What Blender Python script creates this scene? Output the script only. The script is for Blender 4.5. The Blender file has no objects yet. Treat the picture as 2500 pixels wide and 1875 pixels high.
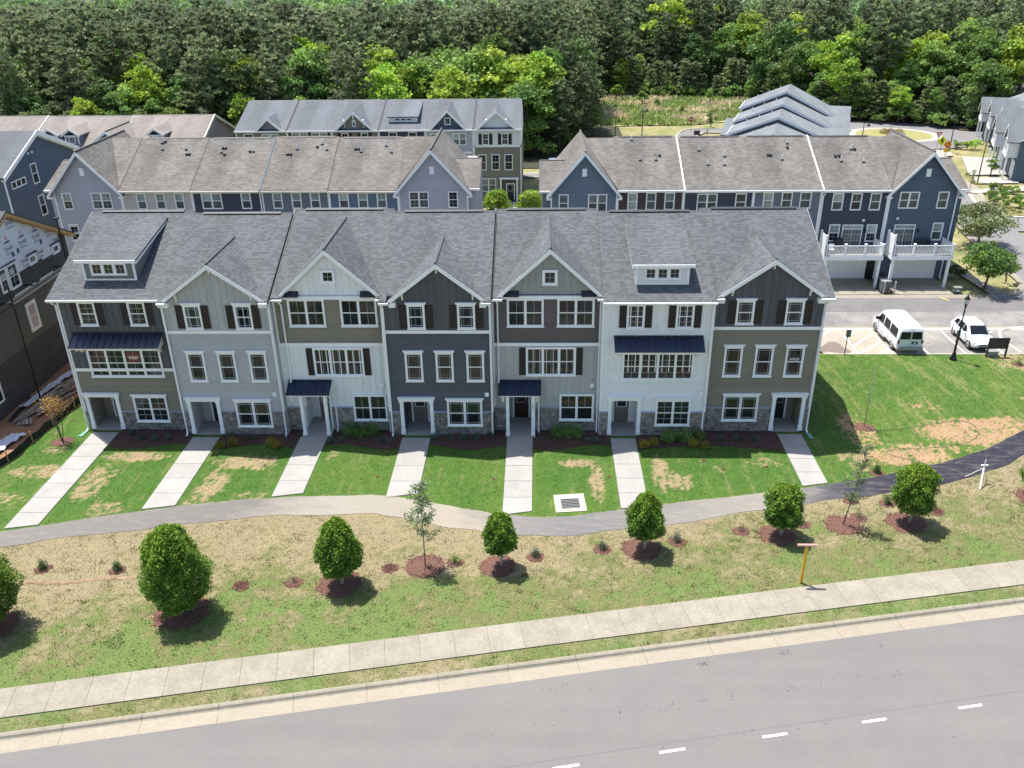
import bpy, math, random
import numpy as np
from mathutils import Vector, Matrix
random.seed(7); rng = np.random.default_rng(7)
SC = bpy.context.scene
COL = SC.collection
R = math.radians

# ---------------------------------------------------------------- camera, world, sun, exposure
def setup_camera():
    yaw, pitch, roll, f = -0.03300, 0.46500, -0.01400, 2097.6
    fw = Vector((math.sin(yaw)*math.cos(pitch), math.cos(yaw)*math.cos(pitch), -math.sin(pitch)))
    r = Vector((math.cos(yaw), -math.sin(yaw), 0)); u = r.cross(fw)
    r2 = math.cos(roll)*r + math.sin(roll)*u; u2 = -math.sin(roll)*r + math.cos(roll)*u
    cd = bpy.data.cameras.new('camera'); cd.sensor_width = 36; cd.sensor_fit = 'HORIZONTAL'
    cd.lens = f/2500*36; cd.clip_start = .5; cd.clip_end = 4000
    co = bpy.data.objects.new('camera', cd); COL.objects.link(co)
    m = Matrix.Identity(4)
    for i in range(3):
        m[i][0] = r2[i]; m[i][1] = u2[i]; m[i][2] = -fw[i]
    m[0][3], m[1][3], m[2][3] = 29.637, -48.731, 27.828
    co.matrix_world = m; SC.camera = co
setup_camera()
w = bpy.data.worlds.new('World'); SC.world = w; w.use_nodes = True
SUNV = Vector((-.27, .24, 1)).normalized()          # towards the sun
nt = w.node_tree; sky = nt.nodes.new('ShaderNodeTexSky'); sky.sky_type = 'NISHITA'; sky.sun_disc = False
sky.sun_elevation = math.asin(SUNV.z); sky.sun_rotation = math.atan2(SUNV.x, SUNV.y); sky.air_density = 1.0; sky.dust_density = 1.6
nt.links.new(sky.outputs[0], nt.nodes['Background'].inputs[0]); nt.nodes['Background'].inputs[1].default_value = .118
sd = bpy.data.lights.new('sun', 'SUN'); sd.energy = 4.5; sd.angle = R(.5); sd.color = (1, .955, .88)
so = bpy.data.objects.new('sun', sd); COL.objects.link(so); so.rotation_euler = (-SUNV).to_track_quat('-Z', 'Y').to_euler()
SC.view_settings.view_transform = 'Standard'; SC.view_settings.look = 'None'; SC.view_settings.exposure = 0.93
SC.view_settings.gamma = 1; SC.view_settings.use_curve_mapping = False
SC.cycles.max_bounces = 6; SC.cycles.transparent_max_bounces = 4; SC.cycles.use_adaptive_sampling = True

# ---------------------------------------------------------------- materials
MATS = {}
def mat(name, col, rough=.8, noise=None, streak=None, island=0, objr=0, bump=None, metal=0, ior=None, col2=None, nscale=1.5, emit=None, coords='Object', trans=0, tint=False, spec=None, fine=0):
    """Principled with a little noise, per-island and per-object variation of the base colour."""
    if name in MATS: return MATS[name]
    m = bpy.data.materials.new(name); m.use_nodes = True; nt = m.node_tree; N = nt.nodes; L = nt.links
    b = N['Principled BSDF']; b.inputs['Roughness'].default_value = rough; b.inputs['Metallic'].default_value = metal
    if ior: b.inputs['IOR'].default_value = ior
    if spec is not None: b.inputs['Specular IOR Level'].default_value = spec
    c = None
    rgb = N.new('ShaderNodeRGB'); rgb.outputs[0].default_value = (*col, 1); c = rgb.outputs[0]
    tc = N.new('ShaderNodeNewGeometry') if coords == 'World' else N.new('ShaderNodeTexCoord')
    co = tc.outputs['Position'] if coords == 'World' else tc.outputs['Object']
    def mix(a, bcol, fac, blend='MIX'):
        x = N.new('ShaderNodeMix'); x.data_type = 'RGBA'; x.blend_type = blend
        if isinstance(fac, float) or isinstance(fac, int): x.inputs[0].default_value = fac
        else: L.new(fac, x.inputs[0])
        L.new(a, x.inputs[6])
        if isinstance(bcol, tuple): x.inputs[7].default_value = (*bcol, 1)
        else: L.new(bcol, x.inputs[7])
        return x.outputs[2]
    def scale_by(c, src, amt):
        mr = N.new('ShaderNodeMapRange'); mr.inputs[3].default_value = 1-amt; mr.inputs[4].default_value = 1+amt
        L.new(src, mr.inputs[0])
        hv = N.new('ShaderNodeVectorMath'); hv.operation = 'SCALE'; L.new(c, hv.inputs[0]); L.new(mr.outputs[0], hv.inputs[3]); return hv.outputs[0]
    if col2 is not None:
        n = N.new('ShaderNodeTexNoise'); n.inputs['Scale'].default_value = nscale; n.inputs['Detail'].default_value = 6; n.inputs['Roughness'].default_value = .65
        L.new(co, n.inputs[0])
        mr = N.new('ShaderNodeMapRange'); mr.inputs[1].default_value = .38; mr.inputs[2].default_value = .62; L.new(n.outputs[0], mr.inputs[0])
        c = mix(c, col2, mr.outputs[0])
    if noise:
        n = N.new('ShaderNodeTexNoise'); n.inputs['Scale'].default_value = noise[0]; n.inputs['Detail'].default_value = 5; L.new(co, n.inputs[0])
        mr = N.new('ShaderNodeMapRange'); mr.inputs[1].default_value = .3; mr.inputs[2].default_value = .7; L.new(n.outputs[0], mr.inputs[0])
        c = scale_by(c, mr.outputs[0], noise[1])
    if streak:
        mp = N.new('ShaderNodeMapping'); mp.inputs['Rotation'].default_value = (0, 0, streak[0]); mp.inputs['Scale'].default_value = streak[1]; L.new(co, mp.inputs[0])
        n = N.new('ShaderNodeTexNoise'); n.inputs['Scale'].default_value = 1; n.inputs['Detail'].default_value = 4; L.new(mp.outputs[0], n.inputs[0])
        mr = N.new('ShaderNodeMapRange'); mr.inputs[1].default_value = .3; mr.inputs[2].default_value = .7; L.new(n.outputs[0], mr.inputs[0]); c = scale_by(c, mr.outputs[0], streak[2])
    if fine:
        n = N.new('ShaderNodeTexNoise'); n.inputs['Scale'].default_value = 22; n.inputs['Detail'].default_value = 3; L.new(co, n.inputs[0])
        mr = N.new('ShaderNodeMapRange'); mr.inputs[1].default_value = .3; mr.inputs[2].default_value = .7; L.new(n.outputs[0], mr.inputs[0])
        c = scale_by(c, mr.outputs[0], fine)
    if island:
        g = N.new('ShaderNodeNewGeometry'); c = scale_by(c, g.outputs['Random Per Island'], island)
    if objr:
        g = N.new('ShaderNodeObjectInfo'); c = scale_by(c, g.outputs['Random'], objr)
    if tint:
        a = N.new('ShaderNodeAttribute'); a.attribute_name = 'tint'; c = mix(c, a.outputs['Color'], 1.0, 'MULTIPLY')
    L.new(c, b.inputs['Base Color'])
    if bump:
        n = N.new('ShaderNodeTexNoise'); n.inputs['Scale'].default_value = bump[0]; n.inputs['Detail'].default_value = 6; L.new(co, n.inputs[0])
        bp = N.new('ShaderNodeBump'); bp.inputs['Strength'].default_value = bump[1]; bp.inputs['Distance'].default_value = bump[2] if len(bump) > 2 else .05
        L.new(n.outputs[0], bp.inputs['Height']); L.new(bp.outputs[0], b.inputs['Normal'])
    if trans:
        t = N.new('ShaderNodeBsdfTranslucent'); L.new(c, t.inputs[0]); ms = N.new('ShaderNodeMixShader'); ms.inputs[0].default_value = trans
        L.new(b.outputs[0], ms.inputs[1]); L.new(t.outputs[0], ms.inputs[2]); L.new(ms.outputs[0], N['Material Output'].inputs[0])
    if emit:
        b.inputs['Emission Color'].default_value = (*emit[0], 1); b.inputs['Emission Strength'].default_value = emit[1]
    MATS[name] = m; return m

BARM = mat('glazing_bar', (.62, .62, .60), .6)
WHITE = mat('white_trim', (.82, .83, .83), .55, noise=(2.0, .04))
CREAM = mat('cream_trim', (.72, .69, .60), .55, noise=(2.0, .04))
CHAR = mat('charcoal_board', (.092, .092, .104), .75, objr=.10, noise=(3, .10))
SLATE = mat('slate_siding', (.082, .088, .105), .75, island=.10, noise=(1.2, .10))
OLIVE = mat('olive_siding', (.215, .195, .150), .75, island=.07, noise=(1.2, .07))
GREYL = mat('grey_siding', (.41, .41, .42), .75, island=.05, noise=(1.2, .06))
GREYB = mat('warm_grey_board', (.40, .405, .395), .75, objr=.05, noise=(2, .06))
GREYG = mat('gable_grey_board', (.30, .31, .30), .75, objr=.05, noise=(2, .06))
BROWN = mat('brown_siding', (.108, .093, .090), .75, island=.08, noise=(1.2, .08))
WBOARD = mat('white_board', (.74, .745, .75), .65, objr=.03, noise=(2, .04))
WSIDE = mat('white_siding', (.74, .745, .75), .65, island=.03, noise=(1.2, .04))
SAGE = mat('sage_siding', (.165, .18, .155), .75, island=.07, noise=(1.2, .07))
LILAC = mat('pale_lilac_siding', (.40, .40, .45), .8, island=.04, noise=(.8, .05))
TAUPE = mat('pale_taupe_siding', (.50, .47, .45), .8, island=.04, noise=(.8, .05))
NAVY = mat('navy_siding', (.050, .060, .088), .8, island=.08, noise=(.8, .08))
DGREY = mat('steel_grey_siding', (.145, .17, .20), .8, island=.06, noise=(.8, .06))
BLUE = mat('blue_siding', (.115, .165, .225), .8, island=.06, noise=(.8, .06))
MAROON = mat('dark_brown_siding', (.065, .045, .046), .8, island=.08, noise=(.8, .08))
BLUEG = mat('blue_grey_siding', (.135, .175, .225), .8, island=.06, noise=(.8, .06))
DBLUE = mat('deep_blue_siding', (.082, .112, .155), .8, island=.06, noise=(.8, .06))
GWALL = mat('grey_end_wall', (.27, .26, .27), .8, island=.06, noise=(.8, .06))
def shingle_mat(name, a, b, isl): 
    return mat(name, a, .92, streak=(0, (.55, .07, .07), .10 if 'slate' in name else .17), col2=b, nscale=.35, island=isl, noise=(6, .08), fine=.14)
SH1 = shingle_mat('slate_shingle', (.097, .103, .111), (.089, .095, .103), .07)
SH1B = shingle_mat('slate_shingle_under', (.073, .078, .085), (.067, .071, .078), .07)
SH2 = shingle_mat('weathered_shingle', (.156, .146, .133), (.122, .113, .103), .08)
SH2B = shingle_mat('weathered_shingle_under', (.126, .117, .107), (.10, .093, .085), .08)
SH3 = shingle_mat('mid_grey_shingle', (.108, .119, .134), (.098, .109, .122), .06); SH5 = shingle_mat('pale_grey_shingle', (.150, .165, .178), (.138, .152, .165), .05)
SH4 = shingle_mat('tan_shingle', (.215, .192, .174), (.19, .17, .154), .06)
METAL = mat('navy_metal_roof', (.014, .028, .066), .32, metal=.35, noise=(.8, .15), objr=.10)
FLASH = mat('dark_flashing', (.018, .021, .030), .6)
SHUT = mat('dark_shutter', (.011, .010, .012), .6, noise=(6, .2), objr=.15)
SHUTB = mat('brown_shutter', (.016, .010, .010), .6, noise=(8, .35), objr=.15)
def glass_mat(name, c, rough=.04):
    return mat(name, c, rough, ior=1.5, noise=(.7, .45), objr=.3, bump=(1.6, .10, .05))
GLASS = glass_mat('window_glass', (.016, .019, .024))
BLIND = glass_mat('glass_over_blind', (.26, .31, .30), .1)
BLIND2 = glass_mat('glass_over_grey_blind', (.075, .095, .10), .1)
DOORG = mat('taupe_door', (.17, .16, .15), .5); DOORB = mat('black_door', (.014, .012, .014), .4); DOORBR = mat('brown_door', (.022, .012, .010), .4)
HANDLE = mat('brushed_metal', (.5, .5, .5), .3, metal=1)
STONE = mat('field_stone', (.195, .19, .18), .9, col2=(.27, .24, .205), nscale=3.2, objr=.38, bump=(14, .6, .03), coords='World')
MORTAR = mat('mortar', (.17, .165, .16), .95, noise=(8, .2))
CONC = mat('pale_concrete', (.315, .305, .287), .9, col2=(.28, .27, .252), nscale=.8, noise=(7, .06), objr=.045, bump=(30, .2, .01))
CONC2 = mat('old_concrete', (.222, .200, .158), .9, col2=(.268, .243, .195), nscale=.9, noise=(9, .12), objr=.05, fine=.08, bump=(30, .3, .02))
CURB = mat('curb_concrete', (.222, .197, .153), .9, col2=(.252, .226, .178), nscale=1.3, noise=(5, .10), objr=.04, fine=.06)
JOINT = mat('joint_dark', (.13, .115, .095), .95)
BLACKM = mat('black_metal', (.010, .011, .014), .4, metal=.3)
SILL = mat('stone_ledge', (.30, .36, .47), .8)
WOOD = mat('raw_lumber', (.44, .27, .11), .8, noise=(4, .25), island=.2)
WOODW = mat('weathered_lumber', (.25, .215, .175), .85, noise=(5, .25), objr=.35)
BARK = mat('bark', (.12, .095, .075), .95, noise=(5, .3)); BARKP = mat('pale_bark', (.33, .30, .25), .95, noise=(5, .3)); BARKD = mat('pine_bark', (.10, .08, .068), .95, noise=(2, .3))
CARW = mat('white_car_paint', (.72, .73, .75), .22, noise=(1, .01)); CARG = mat('car_glass', (.010, .013, .018), .08, ior=1.42); TYRE = mat('tyre_rubber', (.02, .02, .02), .9); RIM = mat('alloy_rim', (.42, .42, .43), .35, metal=.8)
REDL = mat('tail_light', (.12, .018, .022), .3); LAMPG = mat('lamp_glass', (.75, .78, .80), .3)
DARKP = mat('dark_plastic', (.02, .022, .024), .6); GREENP = mat('green_grey_box', (.16, .19, .15), .7); GREYM = mat('grey_metal', (.30, .31, .32), .5, metal=.4)
# ---------------------------------------------------------------- things, parts, meshes
ORG = {}
def thing(name, label, cat, loc=(0, 0, 0), group=None, rz=0):
    o = bpy.data.objects.new(name, None); COL.objects.link(o); o.location = loc; o.rotation_euler = (0, 0, rz); o.empty_display_size = .3
    o['label'] = label; o['category'] = cat
    if group: o['group'] = group
    ORG[o.name] = (0, 0, 0) if rz else tuple(loc)
    return o
def tag(o, label, cat, group=None):
    o['label'] = label; o['category'] = cat
    if group: o['group'] = group
    return o
class Frame:
    """u along a wall, n outwards, z up."""
    def __init__(s, o=(0, 0, 0), deg=0):
        a = R(deg); s.o = o; s.U = (math.cos(a), math.sin(a)); s.N = (math.sin(a), -math.cos(a))
    def __call__(s, p):
        return (s.o[0]+p[0]*s.U[0]+p[1]*s.N[0], s.o[1]+p[0]*s.U[1]+p[1]*s.N[1], s.o[2]+p[2])
SPLIT = {'corner_board', 'ledge', 'cornice_return', 'handrail', 'post', 'band_board', 'door_frame', 'garage_frame', 'door_surround', 'door_casing', 'rail', 'gutter', 'pale_trim', 'bracket_pair'}
class MB:
    def __init__(s, F=None): s.v = []; s.f = []; s.F = F; s.mi = []; s.cur = 0; s.seg = []
    def add(s, vs, fs):
        k = len(s.v); F = s.F; s.seg.append((k, len(s.f)))
        s.v += [F(p) for p in vs] if F else [tuple(p) for p in vs]
        s.f += [tuple(k+i for i in (reversed(f) if F else f)) for f in fs]; s.mi += [s.cur]*len(fs)
        return s
    def box(s, x0, x1, y0, y1, z0, z1):
        x0, x1 = min(x0, x1), max(x0, x1); y0, y1 = min(y0, y1), max(y0, y1)
        return s.add([(x0, y0, z0), (x1, y0, z0), (x1, y1, z0), (x0, y1, z0), (x0, y0, z1), (x1, y0, z1), (x1, y1, z1), (x0, y1, z1)],
                     [(0, 3, 2, 1), (4, 5, 6, 7), (0, 1, 5, 4), (1, 2, 6, 5), (2, 3, 7, 6), (3, 0, 4, 7)])
    def ext(s, poly, n0, n1):
        """polygon in (u, z) pushed from n0 to n1 (n1 further out)"""
        k = len(poly)
        return s.add([(a, n0, b) for a, b in poly]+[(a, n1, b) for a, b in poly],
                     [tuple(range(k)), tuple(range(2*k-1, k-1, -1))]+[((i+1) % k, i, k+i, k+(i+1) % k) for i in range(k)])
    def extx(s, poly, x0, x1):
        """polygon in (y, z) pushed along x"""
        k = len(poly)
        return s.add([(x0, a, b) for a, b in poly]+[(x1, a, b) for a, b in poly],
                     [tuple(range(k-1, -1, -1)), tuple(range(k, 2*k))]+[(i, (i+1) % k, k+(i+1) % k, k+i) for i in range(k)])
    def extz(s, poly, z0, z1):
        k = len(poly)
        return s.add([(a, b, z0) for a, b in poly]+[(a, b, z1) for a, b in poly],
                     [tuple(range(k-1, -1, -1)), tuple(range(k, 2*k))]+[(i, (i+1) % k, k+(i+1) % k, k+i) for i in range(k)])
    def slab(s, pts, t):
        """planar polygon of 3D points (top), thickness t downwards"""
        k = len(pts)
        return s.add(list(pts)+[(p[0], p[1], p[2]-t) for p in pts], [tuple(range(k)), tuple(range(2*k-1, k-1, -1))]+[((i+1) % k, i, k+i, k+(i+1) % k) for i in range(k)])
    def tube(s, pts, rs, n=8, cap=True):
        """tapered tube through pts"""
        pts = [Vector(p) for p in pts]
        if not hasattr(rs, '__len__'): rs = [rs]*len(pts)
        vs = []; fs = []
        ref = None
        for i, p in enumerate(pts):
            d = (pts[min(i+1, len(pts)-1)]-pts[max(i-1, 0)]).normalized()
            if ref is None: ref = d.orthogonal().normalized()
            a = (ref-d*ref.dot(d)).normalized(); ref = a; b = d.cross(a)
            for k in range(n):
                t = 2*math.pi*k/n; vs.append(tuple(p+(a*math.cos(t)+b*math.sin(t))*rs[i]))
        for i in range(len(pts)-1):
            for k in range(n):
                fs.append((i*n+k, i*n+(k+1) % n, (i+1)*n+(k+1) % n, (i+1)*n+k))
        if cap: fs.append(tuple(range(n-1, -1, -1))); fs.append(tuple(range((len(pts)-1)*n, len(pts)*n)))
        return s.add(vs, fs)
    def lathe(s, c, prof, n=16):
        """profile [(r, z)] about a vertical axis at c"""
        vs = []; fs = []
        for r, z in prof:
            for k in range(n):
                t = 2*math.pi*k/n; vs.append((c[0]+r*math.cos(t), c[1]+r*math.sin(t), c[2]+z))
        for i in range(len(prof)-1):
            for k in range(n): fs.append((i*n+k, i*n+(k+1) % n, (i+1)*n+(k+1) % n, (i+1)*n+k))
        fs.append(tuple(range(n-1, -1, -1))); fs.append(tuple(range((len(prof)-1)*n, len(prof)*n)))
        return s.add(vs, fs)
    def build(s, name, m, parent=None, kind=None, label=None, smooth=False):
        if name in SPLIT and len(s.seg) > 1:      # one object per piece
            ends = s.seg[1:]+[(len(s.v), len(s.f))]; first = None
            for (v0, f0), (v1, f1) in zip(s.seg, ends):
                q = MB(); q.v = s.v[v0:v1]; q.f = [tuple(i-v0 for i in f) for f in s.f[f0:f1]]; q.mi = s.mi[f0:f1]
                o = q.build(name, m, parent, kind, label, smooth); first = first or o
            return first
        me = bpy.data.meshes.new(name)
        o0 = ORG.get(parent.name, (0, 0, 0)) if parent else (0, 0, 0)
        me.from_pydata([(a-o0[0], b-o0[1], c-o0[2]) for a, b, c in s.v], [], s.f)
        ms = m if isinstance(m, (list, tuple)) else [m]
        for x in ms: me.materials.append(x)
        if len(ms) > 1: me.polygons.foreach_set('material_index', s.mi)
        if smooth: me.polygons.foreach_set('use_smooth', [True]*len(me.polygons))
        me.update()
        o = bpy.data.objects.new(name, me); COL.objects.link(o)
        if parent: o.parent = parent; ORG[o.name] = o0
        if kind: o['kind'] = kind
        if label: o['label'] = label
        return o
def npmesh(name, V, Fq, m, parent=None, kind=None, tint=None, smooth=False, k=None):
    """numpy verts (N,3), faces (M,k)"""
    me = bpy.data.meshes.new(name); V = np.asarray(V, np.float32); Fq = np.asarray(Fq, np.int32); k = Fq.shape[1]
    o0 = ORG.get(parent.name, (0, 0, 0)) if parent else (0, 0, 0)
    V = V-np.array(o0, np.float32)
    me.vertices.add(len(V)); me.vertices.foreach_set('co', V.ravel())
    me.loops.add(Fq.size); me.loops.foreach_set('vertex_index', Fq.ravel())
    me.polygons.add(len(Fq)); me.polygons.foreach_set('loop_start', np.arange(0, Fq.size, k, dtype=np.int32))
    me.update(calc_edges=True)
    if tint is not None:
        a = me.color_attributes.new('tint', 'FLOAT_COLOR', 'POINT'); t = np.ones((len(V), 4), np.float32); t[:, :3] = tint; a.data.foreach_set('color', t.ravel())
    me.materials.append(m)
    if smooth: me.polygons.foreach_set('use_smooth', np.ones(len(Fq), bool))
    o = bpy.data.objects.new(name, me); COL.objects.link(o)
    if parent: o.parent = parent; ORG[o.name] = o0
    if kind: o['kind'] = kind
    return o
def copy_tree(root, loc, rz=0, sc=1, label=None):
    r = root.copy(); COL.objects.link(r); r.location = loc; r.rotation_euler = (0, 0, rz); r.scale = (sc, sc, sc) if not hasattr(sc, '__len__') else sc
    if label: r['label'] = label
    for ch in list(root.children):
        c = ch.copy(); COL.objects.link(c); c.parent = r
        for g in list(ch.children):
            d = g.copy(); COL.objects.link(d); d.parent = c
    return r
def text_mesh(name, body, size, m, origin, U, N, parent=None, ext=.004, align='LEFT', label=None, spacing=1.0, bold=0):
    """lettering as a flat mesh: U = reading direction, N = facing direction"""
    cu = bpy.data.curves.new(name, 'FONT'); cu.body = body; cu.size = size; cu.extrude = ext; cu.align_x = align; cu.resolution_u = 2; cu.space_character = spacing; cu.offset = bold
    tmp = bpy.data.objects.new('tmp', cu); COL.objects.link(tmp); dg = bpy.context.evaluated_depsgraph_get()
    me = bpy.data.meshes.new_from_object(tmp.evaluated_get(dg)); bpy.data.objects.remove(tmp)
    o0 = ORG.get(parent.name, (0, 0, 0)) if parent else (0, 0, 0)
    U = Vector(U); N = Vector(N); Up = N.cross(U)
    for v in me.vertices:
        p = Vector(origin)+U*v.co.x+Up*v.co.y+N*v.co.z; v.co = p-Vector(o0)
    me.materials.clear(); me.materials.append(m)
    o = bpy.data.objects.new(name, me); COL.objects.link(o)
    if parent: o.parent = parent
    if label: o['label'] = label
    return o
def blob(me_v, k): pass
# value noise on numpy arrays
_NG = rng.random((64, 64))
def vnoise(x, y, s):
    x = np.asarray(x)*s; y = np.asarray(y)*s; xi = np.floor(x).astype(int); yi = np.floor(y).astype(int); fx = x-xi; fy = y-yi
    fx = fx*fx*(3-2*fx); fy = fy*fy*(3-2*fy); g = lambda a, b: _NG[a % 64, b % 64]
    return (g(xi, yi)*(1-fx)+g(xi+1, yi)*fx)*(1-fy)+(g(xi, yi+1)*(1-fx)+g(xi+1, yi+1)*fx)*fy
def fnoise(x, y, s): return .5*vnoise(x, y, s)+.3*vnoise(x+7.3, y+2.1, s*2.3)+.2*vnoise(x+1.7, y+9.2, s*5.1)
# ---------------------------------------------------------------- building pieces
def clip_interval(poly, v):
    xs = []
    for i in range(len(poly)):
        (a, b), (c, d) = poly[i], poly[(i+1) % len(poly)]
        if (b <= v < d) or (d <= v < b): xs.append(a+(v-b)/(d-b)*(c-a))
    xs.sort(); return [(xs[i], xs[i+1]) for i in range(0, len(xs)-1, 2)]
def shingles(parent, P0, U, V, poly, mats, course=.21, tab=.34, lift=.014, name='shingles'):
    P0 = Vector(P0); U = Vector(U).normalized(); V = Vector(V).normalized(); W = U.cross(V)
    if W.z < 0: W = -W
    mb = MB(); vmin = min(p[1] for p in poly); vmax = max(p[1] for p in poly); rnd = random.Random(int(abs(P0.x*131+P0.y*17+P0.z*7)*10))
    v = vmin
    while v < vmax-.02:
        for a, b in clip_interval(poly, min(v+course*.45, vmax-.005)):
            u = a
            while u < b-.01:
                wd = rnd.uniform(.55, 1.35)*tab; u2 = min(u+wd, b)
                if b-u2 < .08: u2 = b
                up = rnd.random() < .56; h = lift if up else .008
                q = [P0+U*u+V*v+W*h, P0+U*u2+V*v+W*h, P0+U*u2+V*min(v+course, vmax)+W*.006, P0+U*u+V*min(v+course, vmax)+W*.006, P0+U*u+V*v, P0+U*u2+V*v]
                mb.cur = 0 if up else 1
                mb.add([tuple(p) for p in q], [(0, 1, 2, 3), (4, 5, 1, 0)]); u = u2
        v += course
    return mb.build(name, mats, parent, kind='stuff')
def window(parent, F, u0, u1, z0, z1, n=1, grille='colonial', trim=.10, head=False, glass=None, top=None, single=False, n0=0., mull=.09, sill=True, label=None, trimm=None):
    """casing, sashes and bars; panes are pieces of their own"""
    tm = trimm or WHITE; g = glass or GLASS
    f = MB(F); a = n0+.03; b = n0+.075
    f.box(u0, u0+trim, a-.05, b, z0, z1); f.box(u1-trim, u1, a-.05, b, z0, z1); f.box(u0+trim, u1-trim, a-.05, b, z1-trim, z1); f.box(u0+trim, u1-trim, a-.05, b, z0, z0+trim)
    if sill: f.box(u0-.04, u1+.04, b-.01, b+.035, z0-.03, z0+.05)
    if head:
        f.box(u0-.06, u1+.06, a-.05, b+.03, z1, z1+.10); f.box(u0-.10, u1+.10, a-.05, b+.07, z1+.10, z1+.15)
    wi = (u1-u0-2*trim-(n-1)*mull)/n; panes = []; s = .032
    for i in range(n):
        x0 = u0+trim+i*(wi+mull); x1 = x0+wi
        if i: f.box(x0-mull, x0, a-.05, b-.01, z0+trim, z1-trim)
        zb, zt = z0+trim, z1-trim; zm = (zb+zt)/2
        halves = [(zb, zt)] if single else [(zb, zm), (zm, zt)]
        for j, (p, q) in enumerate(halves):
            dn = 0 if j else -.012
            f.box(x0, x0+s, n0+.005, n0+.05+dn, p, q); f.box(x1-s, x1, n0+.005, n0+.05+dn, p, q); f.box(x0+s, x1-s, n0+.005, n0+.05+dn, p, p+s); f.box(x0+s, x1-s, n0+.005, n0+.05+dn, q-s, q)
            panes.append((x0+s, x1-s, p+s, q-s, j))
    bars = MB(F)
    if grille:
        for (x0, x1, p, q, j) in panes:
            t = .0065; y0, y1 = n0+.020, n0+.036; xm, zm = (x0+x1)/2, (p+q)/2
            def vb(x): bars.box(x-t, x+t, y0, y1, p, q)
            def hb(z): bars.box(x0, x1, y0, y1, z-t, z+t)
            if grille == 'colonial': vb(xm); hb(zm)
            elif grille == 'vert': vb(xm)
            elif grille == 'topvert':
                if j: vb(xm)
            elif grille == 'six':
                vb(x0+(x1-x0)/3); vb(x0+(x1-x0)*2/3)
                if q-p > .4: hb(zm)
            elif grille == 'prairie':
                vb(x0+.10); vb(x1-.10)
                if j or single: hb(q-.12)
                if not j: hb(p+.12)
    w = f.build('window', tm, parent, label=label)
    if bars.v: bars.build('glazing_bars', BARM, w)
    for (x0, x1, p, q, j) in panes:
        m = g
        if top and j: m = top
        MB(F).box(x0-.01, x1+.01, n0+.004, n0+.018, p-.01, q+.01).build('pane', m, w)
    return w
def lap(parent, F, z0, z1, spans, m, holes=(), course=.18, name='siding', thick=.028):
    """lapped boards; spans(z) -> [(u0,u1)], holes (u0,u1,z0,z1)"""
    mb = MB(F); z = z0
    while z < z1-.01:
        zt = min(z+course, z1)
        for a, b in spans((z+zt)/2):
            segs = [(a, b)]
            for h in holes:
                if h[2] < (z+zt)/2 < h[3]:
                    ns = []
                    for s, e in segs:
                        if h[1] <= s or h[0] >= e: ns.append((s, e)); continue
                        if h[0] > s: ns.append((s, h[0]))
                        if h[1] < e: ns.append((h[1], e))
                    segs = ns
            for s, e in segs:
                if e-s > .02: mb.add([(s, 0, z), (e, 0, z), (e, thick, z), (s, thick, z), (s, .006, zt), (e, .006, zt)], [(0, 3, 2, 1), (3, 4, 5, 2)][:1]+[(3, 2, 5, 4)])
        z = zt
    return mb.build(name, m, parent, kind='stuff')
def boards(parent, F, u0, u1, z0, ztop, m, holes=(), step=.41):
    """board and batten, one object per board"""
    n = max(1, round((u1-u0)/step)); st = (u1-u0)/n
    for i in range(n):
        a, b = u0+i*st, u0+(i+1)*st
        segs = [(z0, None)]
        for h in sorted([q for q in holes if q[3] > z0], key=lambda h: h[2]):
            if h[0] < (a+b)/2 < h[1]:
                s, _ = segs[-1]; segs[-1] = (s, h[2]); segs.append((h[3], None))
        for s, e in segs:
            ta = ztop(a) if e is None else e; tb = ztop(b) if e is None else e; tm = ztop((a+b)/2) if e is None else e
            if max(ta, tb, tm)-s < .06: continue
            ta, tb, tm = max(ta, s+.001), max(tb, s+.001), max(tm, s+.001)
            mb = MB(F); mb.ext([(a, s), (b, s), (b, tb), ((a+b)/2, tm), (a, ta)], .002, .012); mb.ext([(a-.03, s), (a+.03, s), (a+.03, ta), (a-.03, ta)], .012, .045)
            mb.build('siding_board', m, parent)
def clip_poly(poly, nx, ny, d):
    out = []
    for i in range(len(poly)):
        p, q = poly[i], poly[(i+1) % len(poly)]; a = p[0]*nx+p[1]*ny-d; b = q[0]*nx+q[1]*ny-d
        if a <= 0: out.append(p)
        if a*b < 0: t = a/(a-b); out.append((p[0]+t*(q[0]-p[0]), p[1]+t*(q[1]-p[1])))
    return out
STONEN = [0]
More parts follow.
